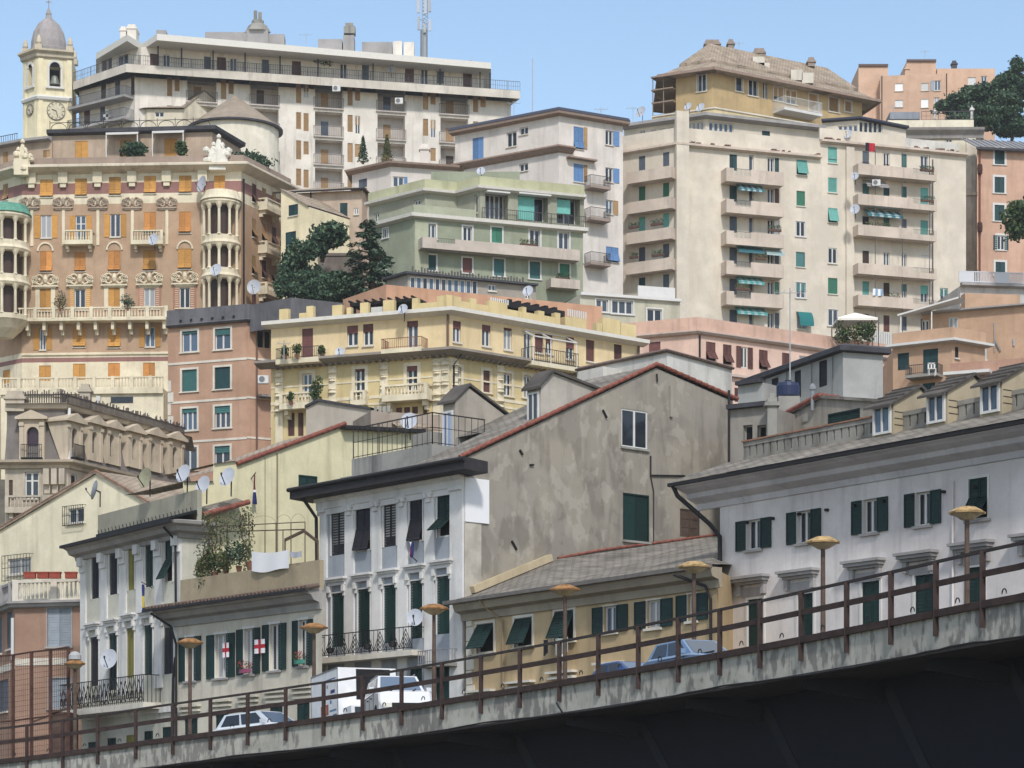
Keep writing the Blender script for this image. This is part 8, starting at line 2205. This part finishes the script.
# =================================================================== small things on roofs and walls
DISHW = plain('dish_white', (178, 183, 194), .5, var=.08); DISHG = plain('dish_greenish', (150, 148, 124), .6, var=.2)
def dish(label, px, py, d, r_, az=200, el=25, mat=None, arm=(0, .25)):
    """az: compass the dish faces, clockwise from +Y"""
    c = P(px, py, d); root = empty('satellite_dish', c + Vector((0, 0, -r_ - .1)), label, 'satellite dish', 'satellite dishes')
    M = Matrix.Translation(c) @ Matrix.Rotation(-rad(az), 4, 'Z') @ Matrix.Rotation(rad(el), 4, 'X')
    m = MB(); n = 20; prof = [(0, 0), (.35, .02), (.7, .08), (1, .16)]
    rings = []
    for t, h in prof[1:]: rings.append([M @ Vector((r_ * t * math.cos(2 * math.pi * k / n), r_ * h * 1.2 - r_ * .1, r_ * 1.08 * t * math.sin(2 * math.pi * k / n))) for k in range(n)])
    cc = M @ Vector((0, -r_ * .1, 0)); bk = M @ Vector((0, -r_ * .16, 0))
    for k in range(n):
        j = (k + 1) % n; m.poly([cc, rings[0][k], rings[0][j]])
        for a, b_ in zip(rings, rings[1:]): m.quad(a[k], b_[k], b_[j], a[j])
        m.quad(rings[-1][k], bk.lerp(rings[-1][k], .98), bk.lerp(rings[-1][j], .98), rings[-1][j])
    mk('reflector', m, mat or DISHW, root)
    m = MB(); f = M @ Vector((0, r_ * .95, -r_ * .25)); m.beam(M @ Vector((0, -.02, -r_)), f, .035); m.beam(f, f + Vector((0, 0, .12)), .08); mk('feed_arm', m, IRON, root)
    m = MB(); m.beam(M @ Vector((0, -.05, 0)), M @ Vector((0, -.3, -.05)), .08); m.beam(M @ Vector((0, -.3, 0)), M @ Vector((0, -.3, -.05)) + Vector((0, 0, -r_ - .3)), .06); mk('bracket', m, IRON, root)
for a in (('large tilted dish leftmost of the three on the lemon gable wall', 183.5, 473.5, 125.0, .43, 215, 20, None), ('low tilted dish between the other two on the lemon gable wall', 203, 485, 125.2, .44, 215, 20, None), ('large tilted dish below the red verge of the lemon gable', 227.5, 477, 125.6, .46, 215, 20, None),
          ('greenish weathered dish on the grey parapet of the pale palazzo', 145.5, 478, 128, .48, 222, 10, DISHG), ('narrow edge-on dish at the peak of the cream gable', 95, 490, 140, .5, 275, 15, None),
          ('white dish on the pale palazzo balcony', 109, 659, 130, .48, 200, 15, None), ('small white dish at the scrollwork balcony of the blue white palazzo', 415, 617.5, 113.6, .36, 190, 10, None),
          ('white dish on the terrace behind the iron railing, beside the stair house', 409, 421, 123, .4, 190, 20, None), ('pale dish between the top windows of the ornate palazzo', 202, 184, 250.8, .75, 230, 10, None), ('pale dish on the second small balcony of the ornate palazzo', 153.5, 239.5, 250.4, .55, 200, 15, None),
          ('pale dish on the carved corner bay of the ornate palazzo', 216, 270, 249, .6, 200, 20, None), ('pale dish on the side wall of the ornate palazzo', 254, 287, 252, .7, 190, 10, None), ('white dish beside the white roof slab of the yellow house balcony', 340, 352, 182.4, .35, 190, 20, None),
          ('white dish on the roof edge of the cream tower, above the red flag', 847, 134, 268, .5, 200, 20, None), ('white dish by the second right balcony of the cream tower', 855, 176, 265.4, .4, 200, 15, None), ('white dish by the third right balcony of the cream tower', 855, 209, 265.4, .5, 200, 15, None),
          ('left dish of the pair on the villa terrace', 688, 106.5, 280.3, .45, 215, 25, None), ('right dish of the pair on the villa terrace', 700.5, 107.5, 279.6, .5, 215, 25, None), ('white dish on the sage green building roof', 481, 171, 236, .4, 190, 25, None), ('white dish on the roof beside the veranda block', 528, 291, 214, .45, 200, 20, None), ('dish on the yellow house roof terrace, by the black pergola', 403, 309, 180, .35, 200, 20, None), ('white dish among the white block penthouse doors', 391, 69, 337, .55, 190, 20, None), ('large white dish on the left end of the cream tower roof', 641, 112, 270, .6, 220, 20, None)):
    dish(*a)

# antennas and masts
def aerial(label, px, y0, y1, d, n=5, w=.9, r_=.03, name='tv_aerial'):
    a, b_ = P(px, y0, d), P(px, y1, d); root = empty(name, a, label, 'aerial', 'roof aerials'); m = MB(); m.beam(a, b_, r_ * 2); mk('mast', m, METAL, root)
    if n:
        m = MB(); t = b_ - Vector((0, 0, .3)); m.beam(t - Vector((w * .7, .2, 0)), t + Vector((w * .7, -.2, 0)), .03)
        for k in range(n): q = t + Vector((w * (k / max(1, n - 1) * 1.4 - .7), 0, 0)); m.beam(q - Vector((.1, .3, .1)), q + Vector((.1, -.3, .12)), .025)
        mk('dipole_array', m, METAL, root)
aerial('tall thin mast on the roof of the blue shuttered building', 532.5, 116, 58, 262, 0, r_=.05, name='thin_mast'); aerial('thin aerial at the left roof end of the blue shuttered building', 514, 121, 101, 264, 4)
aerial('thin aerial on the right roof of the blue shuttered building', 601, 118, 107, 262, 4); aerial('aerial at the left roof edge of the cream tower', 633, 124, 106, 270, 4); aerial('aerial on the far pink building', 925, 62, 50, 377, 4)
aerial('tall thin aerial on the grey clad rooftop block, with a side arm', 790, 384, 288, 136, 5, 1.1); aerial('aerial on the villa roof between chimneys', 739, 48, 41, 293, 3, .8); aerial('bent aerial on the yellow house ledge', 284, 360, 340, 182, 2, .6); aerial('aerial at the white block roof edge', 306, 44, 33, 338, 4, 1.2); aerial('aerial on the old cream palazzo parapet', 893, 119, 105, 286, 4)
mast = empty('phone_mast', P(424, 50, 341), 'tall mobile phone mast with white panel antennas on the white block roof', 'phone mast')
m = MB(); a = P(424, 52, 341); top = P(424, -14, 341); m.tube([P(424, 62, 341), P(424, 30, 341)], .5, 10); mk('pedestal', m, METAL, mast)
m = MB()
for k in range(3):
    o = Vector((.45 * math.cos(2.1 * k), .45 * math.sin(2.1 * k), 0)); m.beam(P(424, 32, 341) + o, top + o, .1)
for k in range(12):
    z0, z1 = P(424, 32 - k * 3.8, 341), P(424, 32 - (k + 1) * 3.8, 341)
    for j in range(3): m.beam(z0 + Vector((.45 * math.cos(2.1 * j), .45 * math.sin(2.1 * j), 0)), z1 + Vector((.45 * math.cos(2.1 * (j + 1)), .45 * math.sin(2.1 * (j + 1)), 0)), .06)
mk('lattice', m, METAL, mast)
for k, (dx, y0, y1, w_) in enumerate(((-.75, 13, -6, .4), (.75, 12, -8, .35), (.2, 14, -3, .35), (-.7, 30, 17, .3), (.8, 31, 20, .3), (.1, 33, 24, .35))):
    m = MB(); p, q = P(424, y0, 340.4), P(424, y1, 340.4); m.box(p.x + dx - w_ / 2, p.x + dx + w_ / 2, 340.2, 340.5, p.z, q.z); m.beam(Vector((p.x, 341, q.z - .3)), Vector((p.x + dx, 340.4, q.z - .3)), .06); mk('panel_antenna', m, DISHW if k % 2 == 0 else METAL, mast)
m = MB(); p, q = P(462, 55, 341), P(473.5, 49, 341); p.z = ph.zt + .85; m.tube([Vector((p.x, 341, p.z + .45)), Vector((q.x - .3, 341, p.z + .5)), Vector((q.x, 341, p.z + .5))], [.35, .5, .3], 10)
tag(mk('red_tarpaulin_bundle', m, plain('red_tarp', (160, 84, 76), .8, var=.3, scale=4)), 'reddish tarpaulin bundle on the right roof end of the white block', 'bundle')
# water tank
tk = empty('water_tank', P(788, 398, 122), 'round blue plastic water tank beside the grey clad rooftop block', 'water tank'); c = P(788, 397.5, 122)
m = MB(); m.lathe(c, [(.44, 0), (.54, .05), (.55, .5), (.5, .66), (.15, .74)], 18); mk('tank', m, plain('tank_blue', (38, 50, 80), .5), tk)
m = MB(); m.lathe(c, [(.16, .72), (.16, .8), (.04, .82)], 12); mk('lid', m, plain('tank_lid', (34, 40, 60), .5), tk); m = MB(); m.box(c.x - .5, c.x + .5, 121.5, 122.6, c.z - .9, c.z - .01); mk('plinth', m, CONC, tk)
# air conditioners
def aircon(label, px, py, d, s_=1.0):
    c = P(px, py, d); root = empty('air_conditioner', c, label, 'air conditioner', 'air conditioners'); m = MB(); m.box(c.x - .42 * s_, c.x + .42 * s_, d - .3, d + .02, c.z, c.z + .6 * s_); mk('casing', m, WHITE, root)
    m = MB(); m.lathe((0, 0, 0), [(.23 * s_, 0), (.23 * s_, .02)], 14); m.v = [(c.x - .1 * s_ + x, d - .31 - z, c.z + .3 * s_ + y_) for x, y_, z in m.v]; mk('fan_grille', m, plain('fan_grey', (112, 114, 118), .6), root)
    m = MB(); m.box(c.x - .4 * s_, c.x + .4 * s_, d - .3, d + .05, c.z - .06, c.z - .004); mk('bracket', m, METAL, root)
aircon('white air conditioner in the recess of the terracotta block', 263.5, 383.5, 205.2); aircon('white air conditioner under the top right loggia of the white block', 399, 104, 331, 1.2); aircon('white air conditioner in the loggia below the green planter', 336.5, 91.5, 330, 1.2); aircon('white air conditioner on the second right balcony of the cream tower', 876, 186, 267.5, 1.0)
# gazebo on the pink block's roof
gz_ = empty('gazebo', P(855, 345, 206), 'white canopied gazebo on the roof terrace of the pink block', 'gazebo'); c = P(855, 322, 208)
m = MB(); hw = 1.65; ap = c + Vector((0, 0, .75)); cs = [c + Vector((x, y_, 0)) for x, y_ in ((-hw, -hw), (hw, -hw), (hw, hw), (-hw, hw))]
for i in range(4): j = (i + 1) % 4; m.poly([cs[i], cs[j], ap]); m.quad(cs[i] - Vector((0, 0, .18)), cs[j] - Vector((0, 0, .18)), cs[j], cs[i])
mk('canopy', m, plain('canopy_white', (226, 222, 212), .8), gz_)
for q in cs: m = MB(); m.beam(q - Vector((0, 0, 2.5)), q, .08); mk('post', m, RAILF, gz_)
for i, (x, lab) in enumerate(((843, 'bushy plant under the left side of the gazebo'), (856, 'bushy plant under the middle of the gazebo'), (868, 'bushy plant under the right side of the gazebo'))): potplant(lab, x, 345, 206.5, 1.6, 1.2, 'vine' if i == 1 else 'broad', 420, .14, seed=50 + i)
# white plastic chair on the peach balcony
ch = empty('plastic_chair', P(932, 375.5, 170.6), 'white plastic chair on the peach house balcony', 'chair'); c = P(932, 375.5, 170.6)
m = MB(); m.box(c.x - .25, c.x + .25, 170.4, 170.85, c.z + .4, c.z + .44); mk('seat', m, WHITE, ch); m = MB(); [m.box(c.x - .25 + k * .2, c.x - .15 + k * .2, 170.82, 170.86, c.z + .44, c.z + .85) for k in range(3)]; m.box(c.x - .25, c.x + .25, 170.82, 170.86, c.z + .8, c.z + .88); mk('backrest', m, WHITE, ch)
for sx_ in (-.22, .22):
    for sy_ in (.02, .42): m = MB(); m.beam((c.x + sx_, 170.4 + sy_, c.z), (c.x + sx_, 170.4 + sy_, c.z + .4), .05); mk('leg', m, WHITE, ch)

# =================================================================== cloth: flags and washing
def sheet(name, label, cat, A, B_, h, mats, nx=14, nz=8, sag=.1, amp=.08, group=None, seed=1, colf=None, out=Vector((0, -1, 0)), hem=.0):
    r = random.Random(seed); ph = [r.uniform(0, 6) for _ in range(3)]; m = MB(); A, B_ = Vector(A), Vector(B_)
    def q(i, k):
        u, v = i / nx, k / nz; p = A.lerp(B_, u); p.z -= sag * math.sin(math.pi * u) + h * v * (1 + hem * math.sin(5 * u + ph[0]))
        return p + out * (amp * (.3 + v) * math.sin(u * 11 + ph[1] + v * 1.3) + .02)
    for i in range(nx):
        for k in range(nz): m.quad(q(i, k + 1), q(i + 1, k + 1), q(i + 1, k), q(i, k), colf((i + .5) / nx, (k + .5) / nz) if colf else 0)
    return tag(mk(name, m, mats, smooth=False), label, cat, group)
CW, CR, CB, CK = plain('cloth_white', (226, 226, 230), .9), plain('cloth_red', (176, 44, 58), .9), plain('cloth_navy', (44, 50, 100), .9), plain('cloth_black', (34, 34, 42), .9)
f3 = low3.f[0]
cross = lambda u, v: 1 if (abs(u - .5) < .11 or abs(v - .5) < .13) else 0
for x0, x1, y0, y1, lab in ((225, 231.5, 643, 657.5, 'narrow red cross flag on the second window shutter of the cream house'), (257, 267.5, 639.5, 653.5, 'wide red cross flag across two shutters of the cream house')):
    a, e, z0, z1 = f3.rect(x0, y0, x1, y1); sheet('red_cross_flag', lab, 'flag', f3.pt(a, z1, .13), f3.pt(e, z1, .13), z1 - z0, [CW, CR], 16, 14, 0, .015, 'red cross flags', colf=cross, out=Vector((f3.n.x, f3.n.y, 0)))
fl4 = lemon.f[0]
def pennant(label, f, px, y0, y1, wpx, mats, colf, seed=1, out=.35, group='limp flags'):
    u = f.U(px); z1, z0 = f.Z(px, y0), f.Z(px, y1); w = wpx / F * f.A.y; m = MB(); r = random.Random(seed); n = 12
    root = empty('limp_flag', f.pt(u, z1, 0), label, 'flag', group)
    for k in range(n):
        t0, t1 = k / n, (k + 1) / n; w0, w1 = w * (.12 + .88 * t0 ** .8), w * (.12 + .88 * t1 ** .8)
        for j in range(4):
            s0, s1 = j / 4 - .5, (j + 1) / 4 - .5; wob = lambda s_, t: out + .06 * math.sin(9 * s_ + 3 * t)
            m.quad(f.pt(u + s0 * w1, z1 + (z0 - z1) * t1, wob(s0, t1)), f.pt(u + s1 * w1, z1 + (z0 - z1) * t1, wob(s1, t1)), f.pt(u + s1 * w0, z1 + (z0 - z1) * t0, wob(s1, t0)), f.pt(u + s0 * w0, z1 + (z0 - z1) * t0, wob(s0, t0)), colf(s0 + .5, t0))
    mk('cloth', m, mats, root); m = MB(); m.beam(f.pt(u, z1 - .15, 0), f.pt(u, z1 + .12, out + .1), .035); mk('staff', m, IRON, root)
CGR, CYE = plain('cloth_green', (70, 110, 80), .9), plain('cloth_yellow', (190, 170, 70), .9)
pennant('limp red white and navy flag on the lemon gable', fl4, 251, 476, 505, 4.5, [plain('cloth_dull_red', (120, 50, 58), .9), CB, CW], lambda u, t: 0 if t < .45 else (2 if t < .55 else 1), 1)
pennant('limp navy and green flag hanging on the pale palazzo', palazzo2.f[0], 152.5, 585, 613, 6.5, [CB, CGR, CYE], lambda u, t: 0 if t < .4 or t > .75 else (1 if u < .5 else 2), 2, .5)
pennant('small triangular red white and navy pennant under a black shutter', gable.f[0], 417, 558, 542.5, 9, [CR, CB, CW], lambda u, t: (0, 2, 1, 1)[int(u * 4)], 3, .3)
fc = cream.f[1]
a, e, z0, z1 = fc.rect(858.5, 147, 868, 155.5); sheet('red_and_black_cloth', 'red and black cloth drying on a pole at the top right balcony', 'washing', fc.pt(a, z1, 1.6), fc.pt(e, z1, 1.6), z1 - z0, [CK, CR, CW], 8, 5, 0, .08, colf=lambda u, v: 0 if u < .35 else (2 if u < .42 else 1))
a, e, z0, z1 = fc.rect(866, 292, 876, 299); sheet('pale_blue_washing', 'pale blue and white washing over the lowest right balcony', 'washing', fc.pt(a, z1, 1.56), fc.pt(e, z1, 1.56), z1 - z0, [CW, plain('cloth_pale_blue', (140, 170, 200), .9)], 8, 5, 0, .08, colf=lambda u, v: int(u * 4) % 2)
A, B_ = f3.pt(f3.U(254), 0, .12), f3.pt(f3.U(291), 0, .12); A.z, B_.z = f3.Z(254, 551.5), f3.Z(291, 550)
sheet('white_bed_sheet', 'long white bed sheet drying over the roof terrace parapet', 'washing', A, B_, .85, [CW], 24, 8, .1, .05, hem=.08)
A, B_ = f3.pt(f3.U(292), 0, .12), f3.pt(f3.U(304), 0, .12); A.z, B_.z = f3.Z(292, 551.5), f3.Z(304, 551)
sheet('grey_towel', 'short grey towel drying beside the white bed sheet', 'washing', A, B_, .26, [plain('cloth_grey', (172, 174, 184), .9)], 10, 5, .05, .04)
fo = ochre.f[0]
for x0, x1, y0, y1, mat, lab, nm in ((552.5, 557, 640, 655, CK, 'dark garment drying below the projecting blind of the ochre house', 'dark_garment'), (564.5, 577, 638, 654, plain('cloth_sage', (176, 186, 176), .9), 'pale green towel drying at the ochre house window', 'pale_towel'), (570, 574, 654, 662, CW, 'small white cloth below the pale green towel', 'white_cloth')):
    a, e, z0, z1 = fo.rect(x0, y0, x1, y1); sheet(nm, lab, 'washing', fo.pt(a, z1, .45), fo.pt(e, z1, .45), z1 - z0, [mat], 8, 6, .02, .05, hem=.1)
# flower boxes on the cream house sills
FLW = [plain('flower_red', (176, 60, 70), .8), plain('flower_pink', (196, 110, 130), .8)]
for i, (x0, x1, y, pc, lab) in enumerate(((244.5, 252.5, 673, (150, 80, 110), 'pink flower pot on the third window sill of the cream house'), (299.5, 307, 664, (74, 140, 126), 'turquoise pot of red flowers on the last window sill'))):
    a, e = f3.U(x0), f3.U(x1); z = f3.Z((x0 + x1) / 2, y); root = empty('flower_pot', f3.pt((a + e) / 2, z, .2), lab, 'flower pot', 'flower pots on window sills'); m = MB(); ubox(f3, a, e, z, z + .18, .1, .3, m); mk('pot', m, plain('pot_%d' % i, pc, .6), root)
    m = MB(); r = random.Random(60 + i); leaves(m, r, f3.pt((a + e) / 2, z + .32, .2), ((e - a) * .55, .12, .2), 130, .05); mk('leaves', m, LEAF['broad'], root); m = MB(); leaves(m, r, f3.pt((a + e) / 2, z + .4, .2), ((e - a) * .5, .14, .16), 60, .05); mk('blossoms', m, [FLW[0], FLW[1], FLW[0]], root)
# pergola with vines on the roof terrace
zt3 = low3.zt + .2
pg = empty('terrace_pergola', f3.pt(f3.U(260), zt3, -2), 'thin iron pergola with arched hoops on the roof terrace', 'pergola')
def tp(px, py, back):  # point on the terrace `back` metres behind the front wall
    ff = Facade(f3.A - f3.n * back, f3.B - f3.n * back, 0, 0); u, z = ff.hit(px, py); return ff.pt(u, z)
PI_ = plain('pergola_iron', (92, 76, 66), .8, var=.2); m = MB()
fr_t = [tp(x, 526.5 - (x - 215) * .05, .5) for x in (212, 227, 249, 276, 291, 305)]; bk_t = [tp(x, 532 - (x - 215) * .03, 3.2) for x in (220, 249, 265, 283, 305)]
for a, b_ in zip(fr_t, fr_t[1:]): m.beam(a, b_, .04)
for a, b_ in zip(bk_t, bk_t[1:]): m.beam(a, b_, .05)
for p in fr_t + bk_t: m.beam(Vector((p.x, p.y, zt3)), p, .045)
mk('frame', m, PI_, pg); m = MB()
for a, b_ in zip(fr_t, fr_t[1:]):
    c = a.lerp(b_, .5); w = (b_ - a).length / 2; t = (b_ - a).normalized()
    for k in range(8): a0, a1 = math.pi * k / 8, math.pi * (k + 1) / 8; m.beam(c + t * w * math.cos(a0) + Vector((0, 0, .38 * math.sin(a0))), c + t * w * math.cos(a1) + Vector((0, 0, .38 * math.sin(a1))), .012)
mk('hoops', m, plain('pale_hoop_iron', (134, 124, 106), .8), pg)
m = MB(); q = [tp(285, 540, 1.5), tp(304, 531, 1.5), tp(318, 542, 1.5)]
for a, b_ in zip(q, q[1:]): m.beam(a, b_, .07, .13)
for p in (q[0], q[2]): m.beam(Vector((p.x, p.y, zt3)), p, .07)
tag(mk('terrace_hutch', m, PI_), 'small pitched wooden porch frame at the right end of the roof terrace', 'porch')
def vine(label, px, y0, y1, back, n, seed, wpx=5):
    r = random.Random(seed); root = empty('climbing_vine', tp(px, y0, back), label, 'vine', 'vines on the roof terrace'); m = MB(); pts = [tp(px + r.uniform(-1.5, 1.5), y0 + (y1 - y0) * k / 7, back - .1) for k in range(8)]; m.tube(pts, .025, 5); mk('stem', m, BARK, root)
    m = MB()
    for p in pts: leaves(m, r, p, (wpx / F * 118, .25, .3), n // 8, .075)
    mk('foliage', m, LEAF['vine'], root)
vine('straggling vine at the left end of the roof terrace', 208, 578, 518, .4, 420, 71, 6); vine('thin vine on the second pergola post', 227, 572, 524, .5, 160, 72, 3); vine('tall vine on the middle pergola post', 249, 568, 512, .5, 380, 73, 5); vine('hanging vine near the middle of the pergola', 243, 545, 515, .6, 120, 74, 3)
vine('loose trailing vine along the left of the pergola', 216, 560, 517, .5, 420, 75, 9); vine('dry vine creeping over the parapet corner', 204, 585, 545, .2, 320, 76, 8); vine('wispy vine over the middle hoop', 240, 530, 514, .5, 200, 77, 12)
for i, (x, y, w_, h_, kd, lab) in enumerate(((215, 578, .9, 1.0, 'broad', 'leafy shrub leftmost behind the terrace parapet'), (226, 575, .8, 1.0, 'vine', 'reddish shrub behind the terrace parapet'), (239, 572, 1.0, 1.2, 'cedar', 'round dark shrub behind the terrace parapet'), (203, 581, .6, .7, 'vine', 'straggly plant at the corner of the terrace parapet'))):
    q = tp(x, y, .55); potplant(lab, x, y, q.y, h_, w_, kd, 520, .085, 'shrubs on the roof terrace', 80 + i)
q = tp(251.5, 571, .4); m = MB(); m.lathe(q, [(.18, 0), (.26, .36), (.28, .42), (.22, .42)], 12); tag(mk('empty_clay_pot', m, POT), 'red clay pot beside the white bed sheet', 'pot')
# red planters on the salmon house terrace
for i, x in enumerate((30, 43, 55, 71)):
    a = P(x, 576.5, 138.6); m = MB(); m.box(a.x - .3, a.x + .3, 138.45, 138.8, a.z - .1, a.z + .18); m.box(a.x - .34, a.x + .34, 138.42, 138.83, a.z + .18, a.z + .24)
    tag(mk('red_planter', m, plain('planter_red', (150, 72, 58), .8, var=.2)), 'long red planter on the white balustrade of the salmon house', 'planter', 'red planters on the balustrade')

# planter boxes and pots on the far balconies
def planter(label, f, out, x0, x1, y, kind, n, seed, h=.45):
    fo = Facade(f.A + f.n * out, f.B + f.n * out, 0, 0); a, e = fo.U(x0), fo.U(x1); z = fo.Z((x0 + x1) / 2, y); r = random.Random(seed)
    root = empty('planter_box', fo.pt((a + e) / 2, z, 0), label, 'planter', 'planter boxes on the balconies'); m = MB(); ubox(fo, a, e, z, z + .22, -.1, .14, m); mk('box', m, plain('planter_brown', (92, 70, 60), .85), root)
    m = MB(); k = max(2, int((e - a) / .35))
    for i in range(k): leaves(m, r, fo.pt(a + (e - a) * (i + .5) / k, z + .22 + h * .45, .02), (.24, .16, h * r.uniform(.3, .6)), n // k, .07)
    mk('foliage', m, LEAF[kind], root)
cl, cf = cream.f
gf = g1.f[1]
for a in (('planter on the left half of the third balcony, left stack of the cream tower', cl, 1.15, 629, 639, 228.5, 'cedar', 200, 101), ('planter on the right half of the third balcony, left stack of the cream tower', cl, 1.15, 651, 663, 225.5, 'cedar', 220, 102),
          ('planter on the left half of the lowest balcony, left stack of the cream tower', cl, 1.15, 630, 638, 258.5, 'broad', 180, 103), ('planter on the right half of the lowest balcony, left stack of the cream tower', cl, 1.15, 652, 664, 256.5, 'broad', 220, 104),
          ('planter on the third balcony, centre stack of the cream tower', cf, 1.3, 768, 781, 231.5, 'broad', 240, 105), ('planter on the lowest balcony, centre stack of the cream tower', cf, 1.3, 735, 750, 290.5, 'vine', 260, 106), ('planter on the fourth balcony, centre stack of the cream tower', cf, 1.3, 756, 766, 260, 'vine', 200, 107),
          ('planter at the right end of the top balcony, right stack of the cream tower', cf, 1.35, 920, 934, 171.5, 'cedar', 220, 108), ('long planter on the third balcony, right stack of the cream tower', cf, 1.35, 866, 890, 228.5, 'vine', 380, 109), ('planter at the right end of the second balcony, right stack of the cream tower', cf, 1.35, 921, 935, 202, 'cedar', 220, 110), ('planter on the lowest balcony, right stack of the cream tower', cf, 1.35, 888, 900, 299, 'broad', 200, 111),
          ('planter on the long balcony of the sage green building', gf, 1.15, 520, 537, 246.5, 'vine', 280, 112), ('planter on the short lowest balcony of the sage green building', gf, 1.15, 556, 570, 280, 'broad', 220, 113)):
    planter(*a)
# =================================================================== ground, camera, light
GROUND = plain('ground_earth', (92, 88, 78), 0.95, var=0.4, scale=0.15)
def terr(y):
    ks = [(-200, 0), (118, 0), (150, 6), (185, 14), (230, 30), (270, 44), (330, 62), (390, 80), (460, 92), (700, 92), (6000, 60)]
    for (a, za), (b_, zb_) in zip(ks, ks[1:]):
        if a <= y <= b_: return za + (zb_ - za) * (y - a) / (b_ - a)
    return 0
mb = MB()
ys = [-200, 60, 118, 135, 150, 168, 185, 208, 230, 250, 270, 300, 330, 360, 390, 425, 460, 560, 700, 1500, 6000]
xs = [-3000, -600, -250, -120, -80, -40, 0, 40, 80, 120, 250, 600, 3000]
for a, e in zip(ys, ys[1:]):
    for p, q in zip(xs, xs[1:]):
        mb.quad((p, a, terr(a) - 1.6), (q, a, terr(a) - 1.6), (q, e, terr(e) - 1.6), (p, e, terr(e) - 1.6))
g = mk('ground', mb, GROUND); tag(g, 'hillside rising behind the harbour street', 'ground', kind='structure')

HAZE = 0.00015
hm = bpy.data.materials.new('haze_air'); hm.use_nodes = True; hn = hm.node_tree; hn.nodes.remove(hn.nodes['Principled BSDF'])
hv = hn.nodes.new('ShaderNodeVolumePrincipled'); hv.inputs['Density'].default_value = HAZE; hv.inputs['Color'].default_value = (.86, .91, .97, 1); hv.inputs['Anisotropy'].default_value = .0
hn.links.new(hv.outputs[0], hn.nodes['Material Output'].inputs['Volume'])
mb = MB(); mb.box(-3100, 3100, -260, 6100, -2.7, 118)
hz = mk('haze', mb, hm); tag(hz, 'thin pale haze over the whole town', 'haze', kind='stuff')
cam = bpy.data.cameras.new('camera'); co = bpy.data.objects.new('camera', cam); COL.objects.link(co)
co.location = (0, 0, 0); co.rotation_euler = (math.pi / 2, 0, 0)
cam.sensor_width = 36; cam.lens = 36 * F / 1024; cam.shift_y = (YH - 384) / 1024; cam.clip_end = 20000; cam.clip_start = 0.5
SC.camera = co

w = bpy.data.worlds.new('World'); SC.world = w; w.use_nodes = True
nt = w.node_tree; bg = nt.nodes['Background']
sky = nt.nodes.new('ShaderNodeTexSky'); sky.sky_type = 'NISHITA'; sky.sun_disc = False
SUN_EL, SUN_AZ = 44, 170            # azimuth clockwise from +Y (north): behind the camera, to its right
sky.sun_elevation = rad(SUN_EL); sky.sun_rotation = rad(SUN_AZ)
sky.air_density = 1.15; sky.dust_density = 0.5; sky.ozone_density = 0.9; sky.altitude = 50
# unseen bright cloud added overhead and behind for neutral fill, clear at the skyline
tc = nt.nodes.new('ShaderNodeTexCoord'); sx_ = nt.nodes.new('ShaderNodeSeparateXYZ'); nt.links.new(tc.outputs['Generated'], sx_.inputs[0])
el = nt.nodes.new('ShaderNodeMapRange'); el.inputs[1].default_value = .36; el.inputs[2].default_value = .62; nt.links.new(sx_.outputs['Z'], el.inputs[0])
cn = nt.nodes.new('ShaderNodeTexNoise'); cn.inputs['Scale'].default_value = 2.2; cn.inputs['Detail'].default_value = 7; nt.links.new(tc.outputs['Generated'], cn.inputs[0])
cr = nt.nodes.new('ShaderNodeMapRange'); cr.inputs[1].default_value = .36; cr.inputs[2].default_value = .6; nt.links.new(cn.outputs['Fac'], cr.inputs[0])
ml = nt.nodes.new('ShaderNodeMath'); ml.operation = 'MULTIPLY'; nt.links.new(el.outputs[0], ml.inputs[0]); nt.links.new(cr.outputs[0], ml.inputs[1])
mxs = nt.nodes.new('ShaderNodeMix'); mxs.data_type = 'RGBA'; nt.links.new(ml.outputs[0], mxs.inputs[0]); nt.links.new(sky.outputs[0], mxs.inputs[6]); mxs.inputs[7].default_value = (6.2, 6.1, 5.95, 1)
nt.links.new(mxs.outputs[2], bg.inputs[0]); bg.inputs[1].default_value = 0.12
sl = bpy.data.lights.new('sun', 'SUN'); sl.energy = 1.9; sl.angle = rad(5.5); sl.color = (1.0, 0.955, 0.89)
so = bpy.data.objects.new('sun', sl); COL.objects.link(so)
d = Vector((math.sin(rad(SUN_AZ)) * math.cos(rad(SUN_EL)), math.cos(rad(SUN_AZ)) * math.cos(rad(SUN_EL)), math.sin(rad(SUN_EL))))
so.rotation_euler = d.to_track_quat('Z', 'Y').to_euler(); so.location = (40, -40, 120)
SC.view_settings.view_transform = 'Standard'; SC.view_settings.look = 'None'; SC.view_settings.exposure = 0.55; SC.view_settings.gamma = 1
SC.cycles.max_bounces = 5; SC.cycles.volume_bounces = 0; SC.cycles.diffuse_bounces = 3; SC.cycles.glossy_bounces = 2; SC.cycles.use_denoising = True
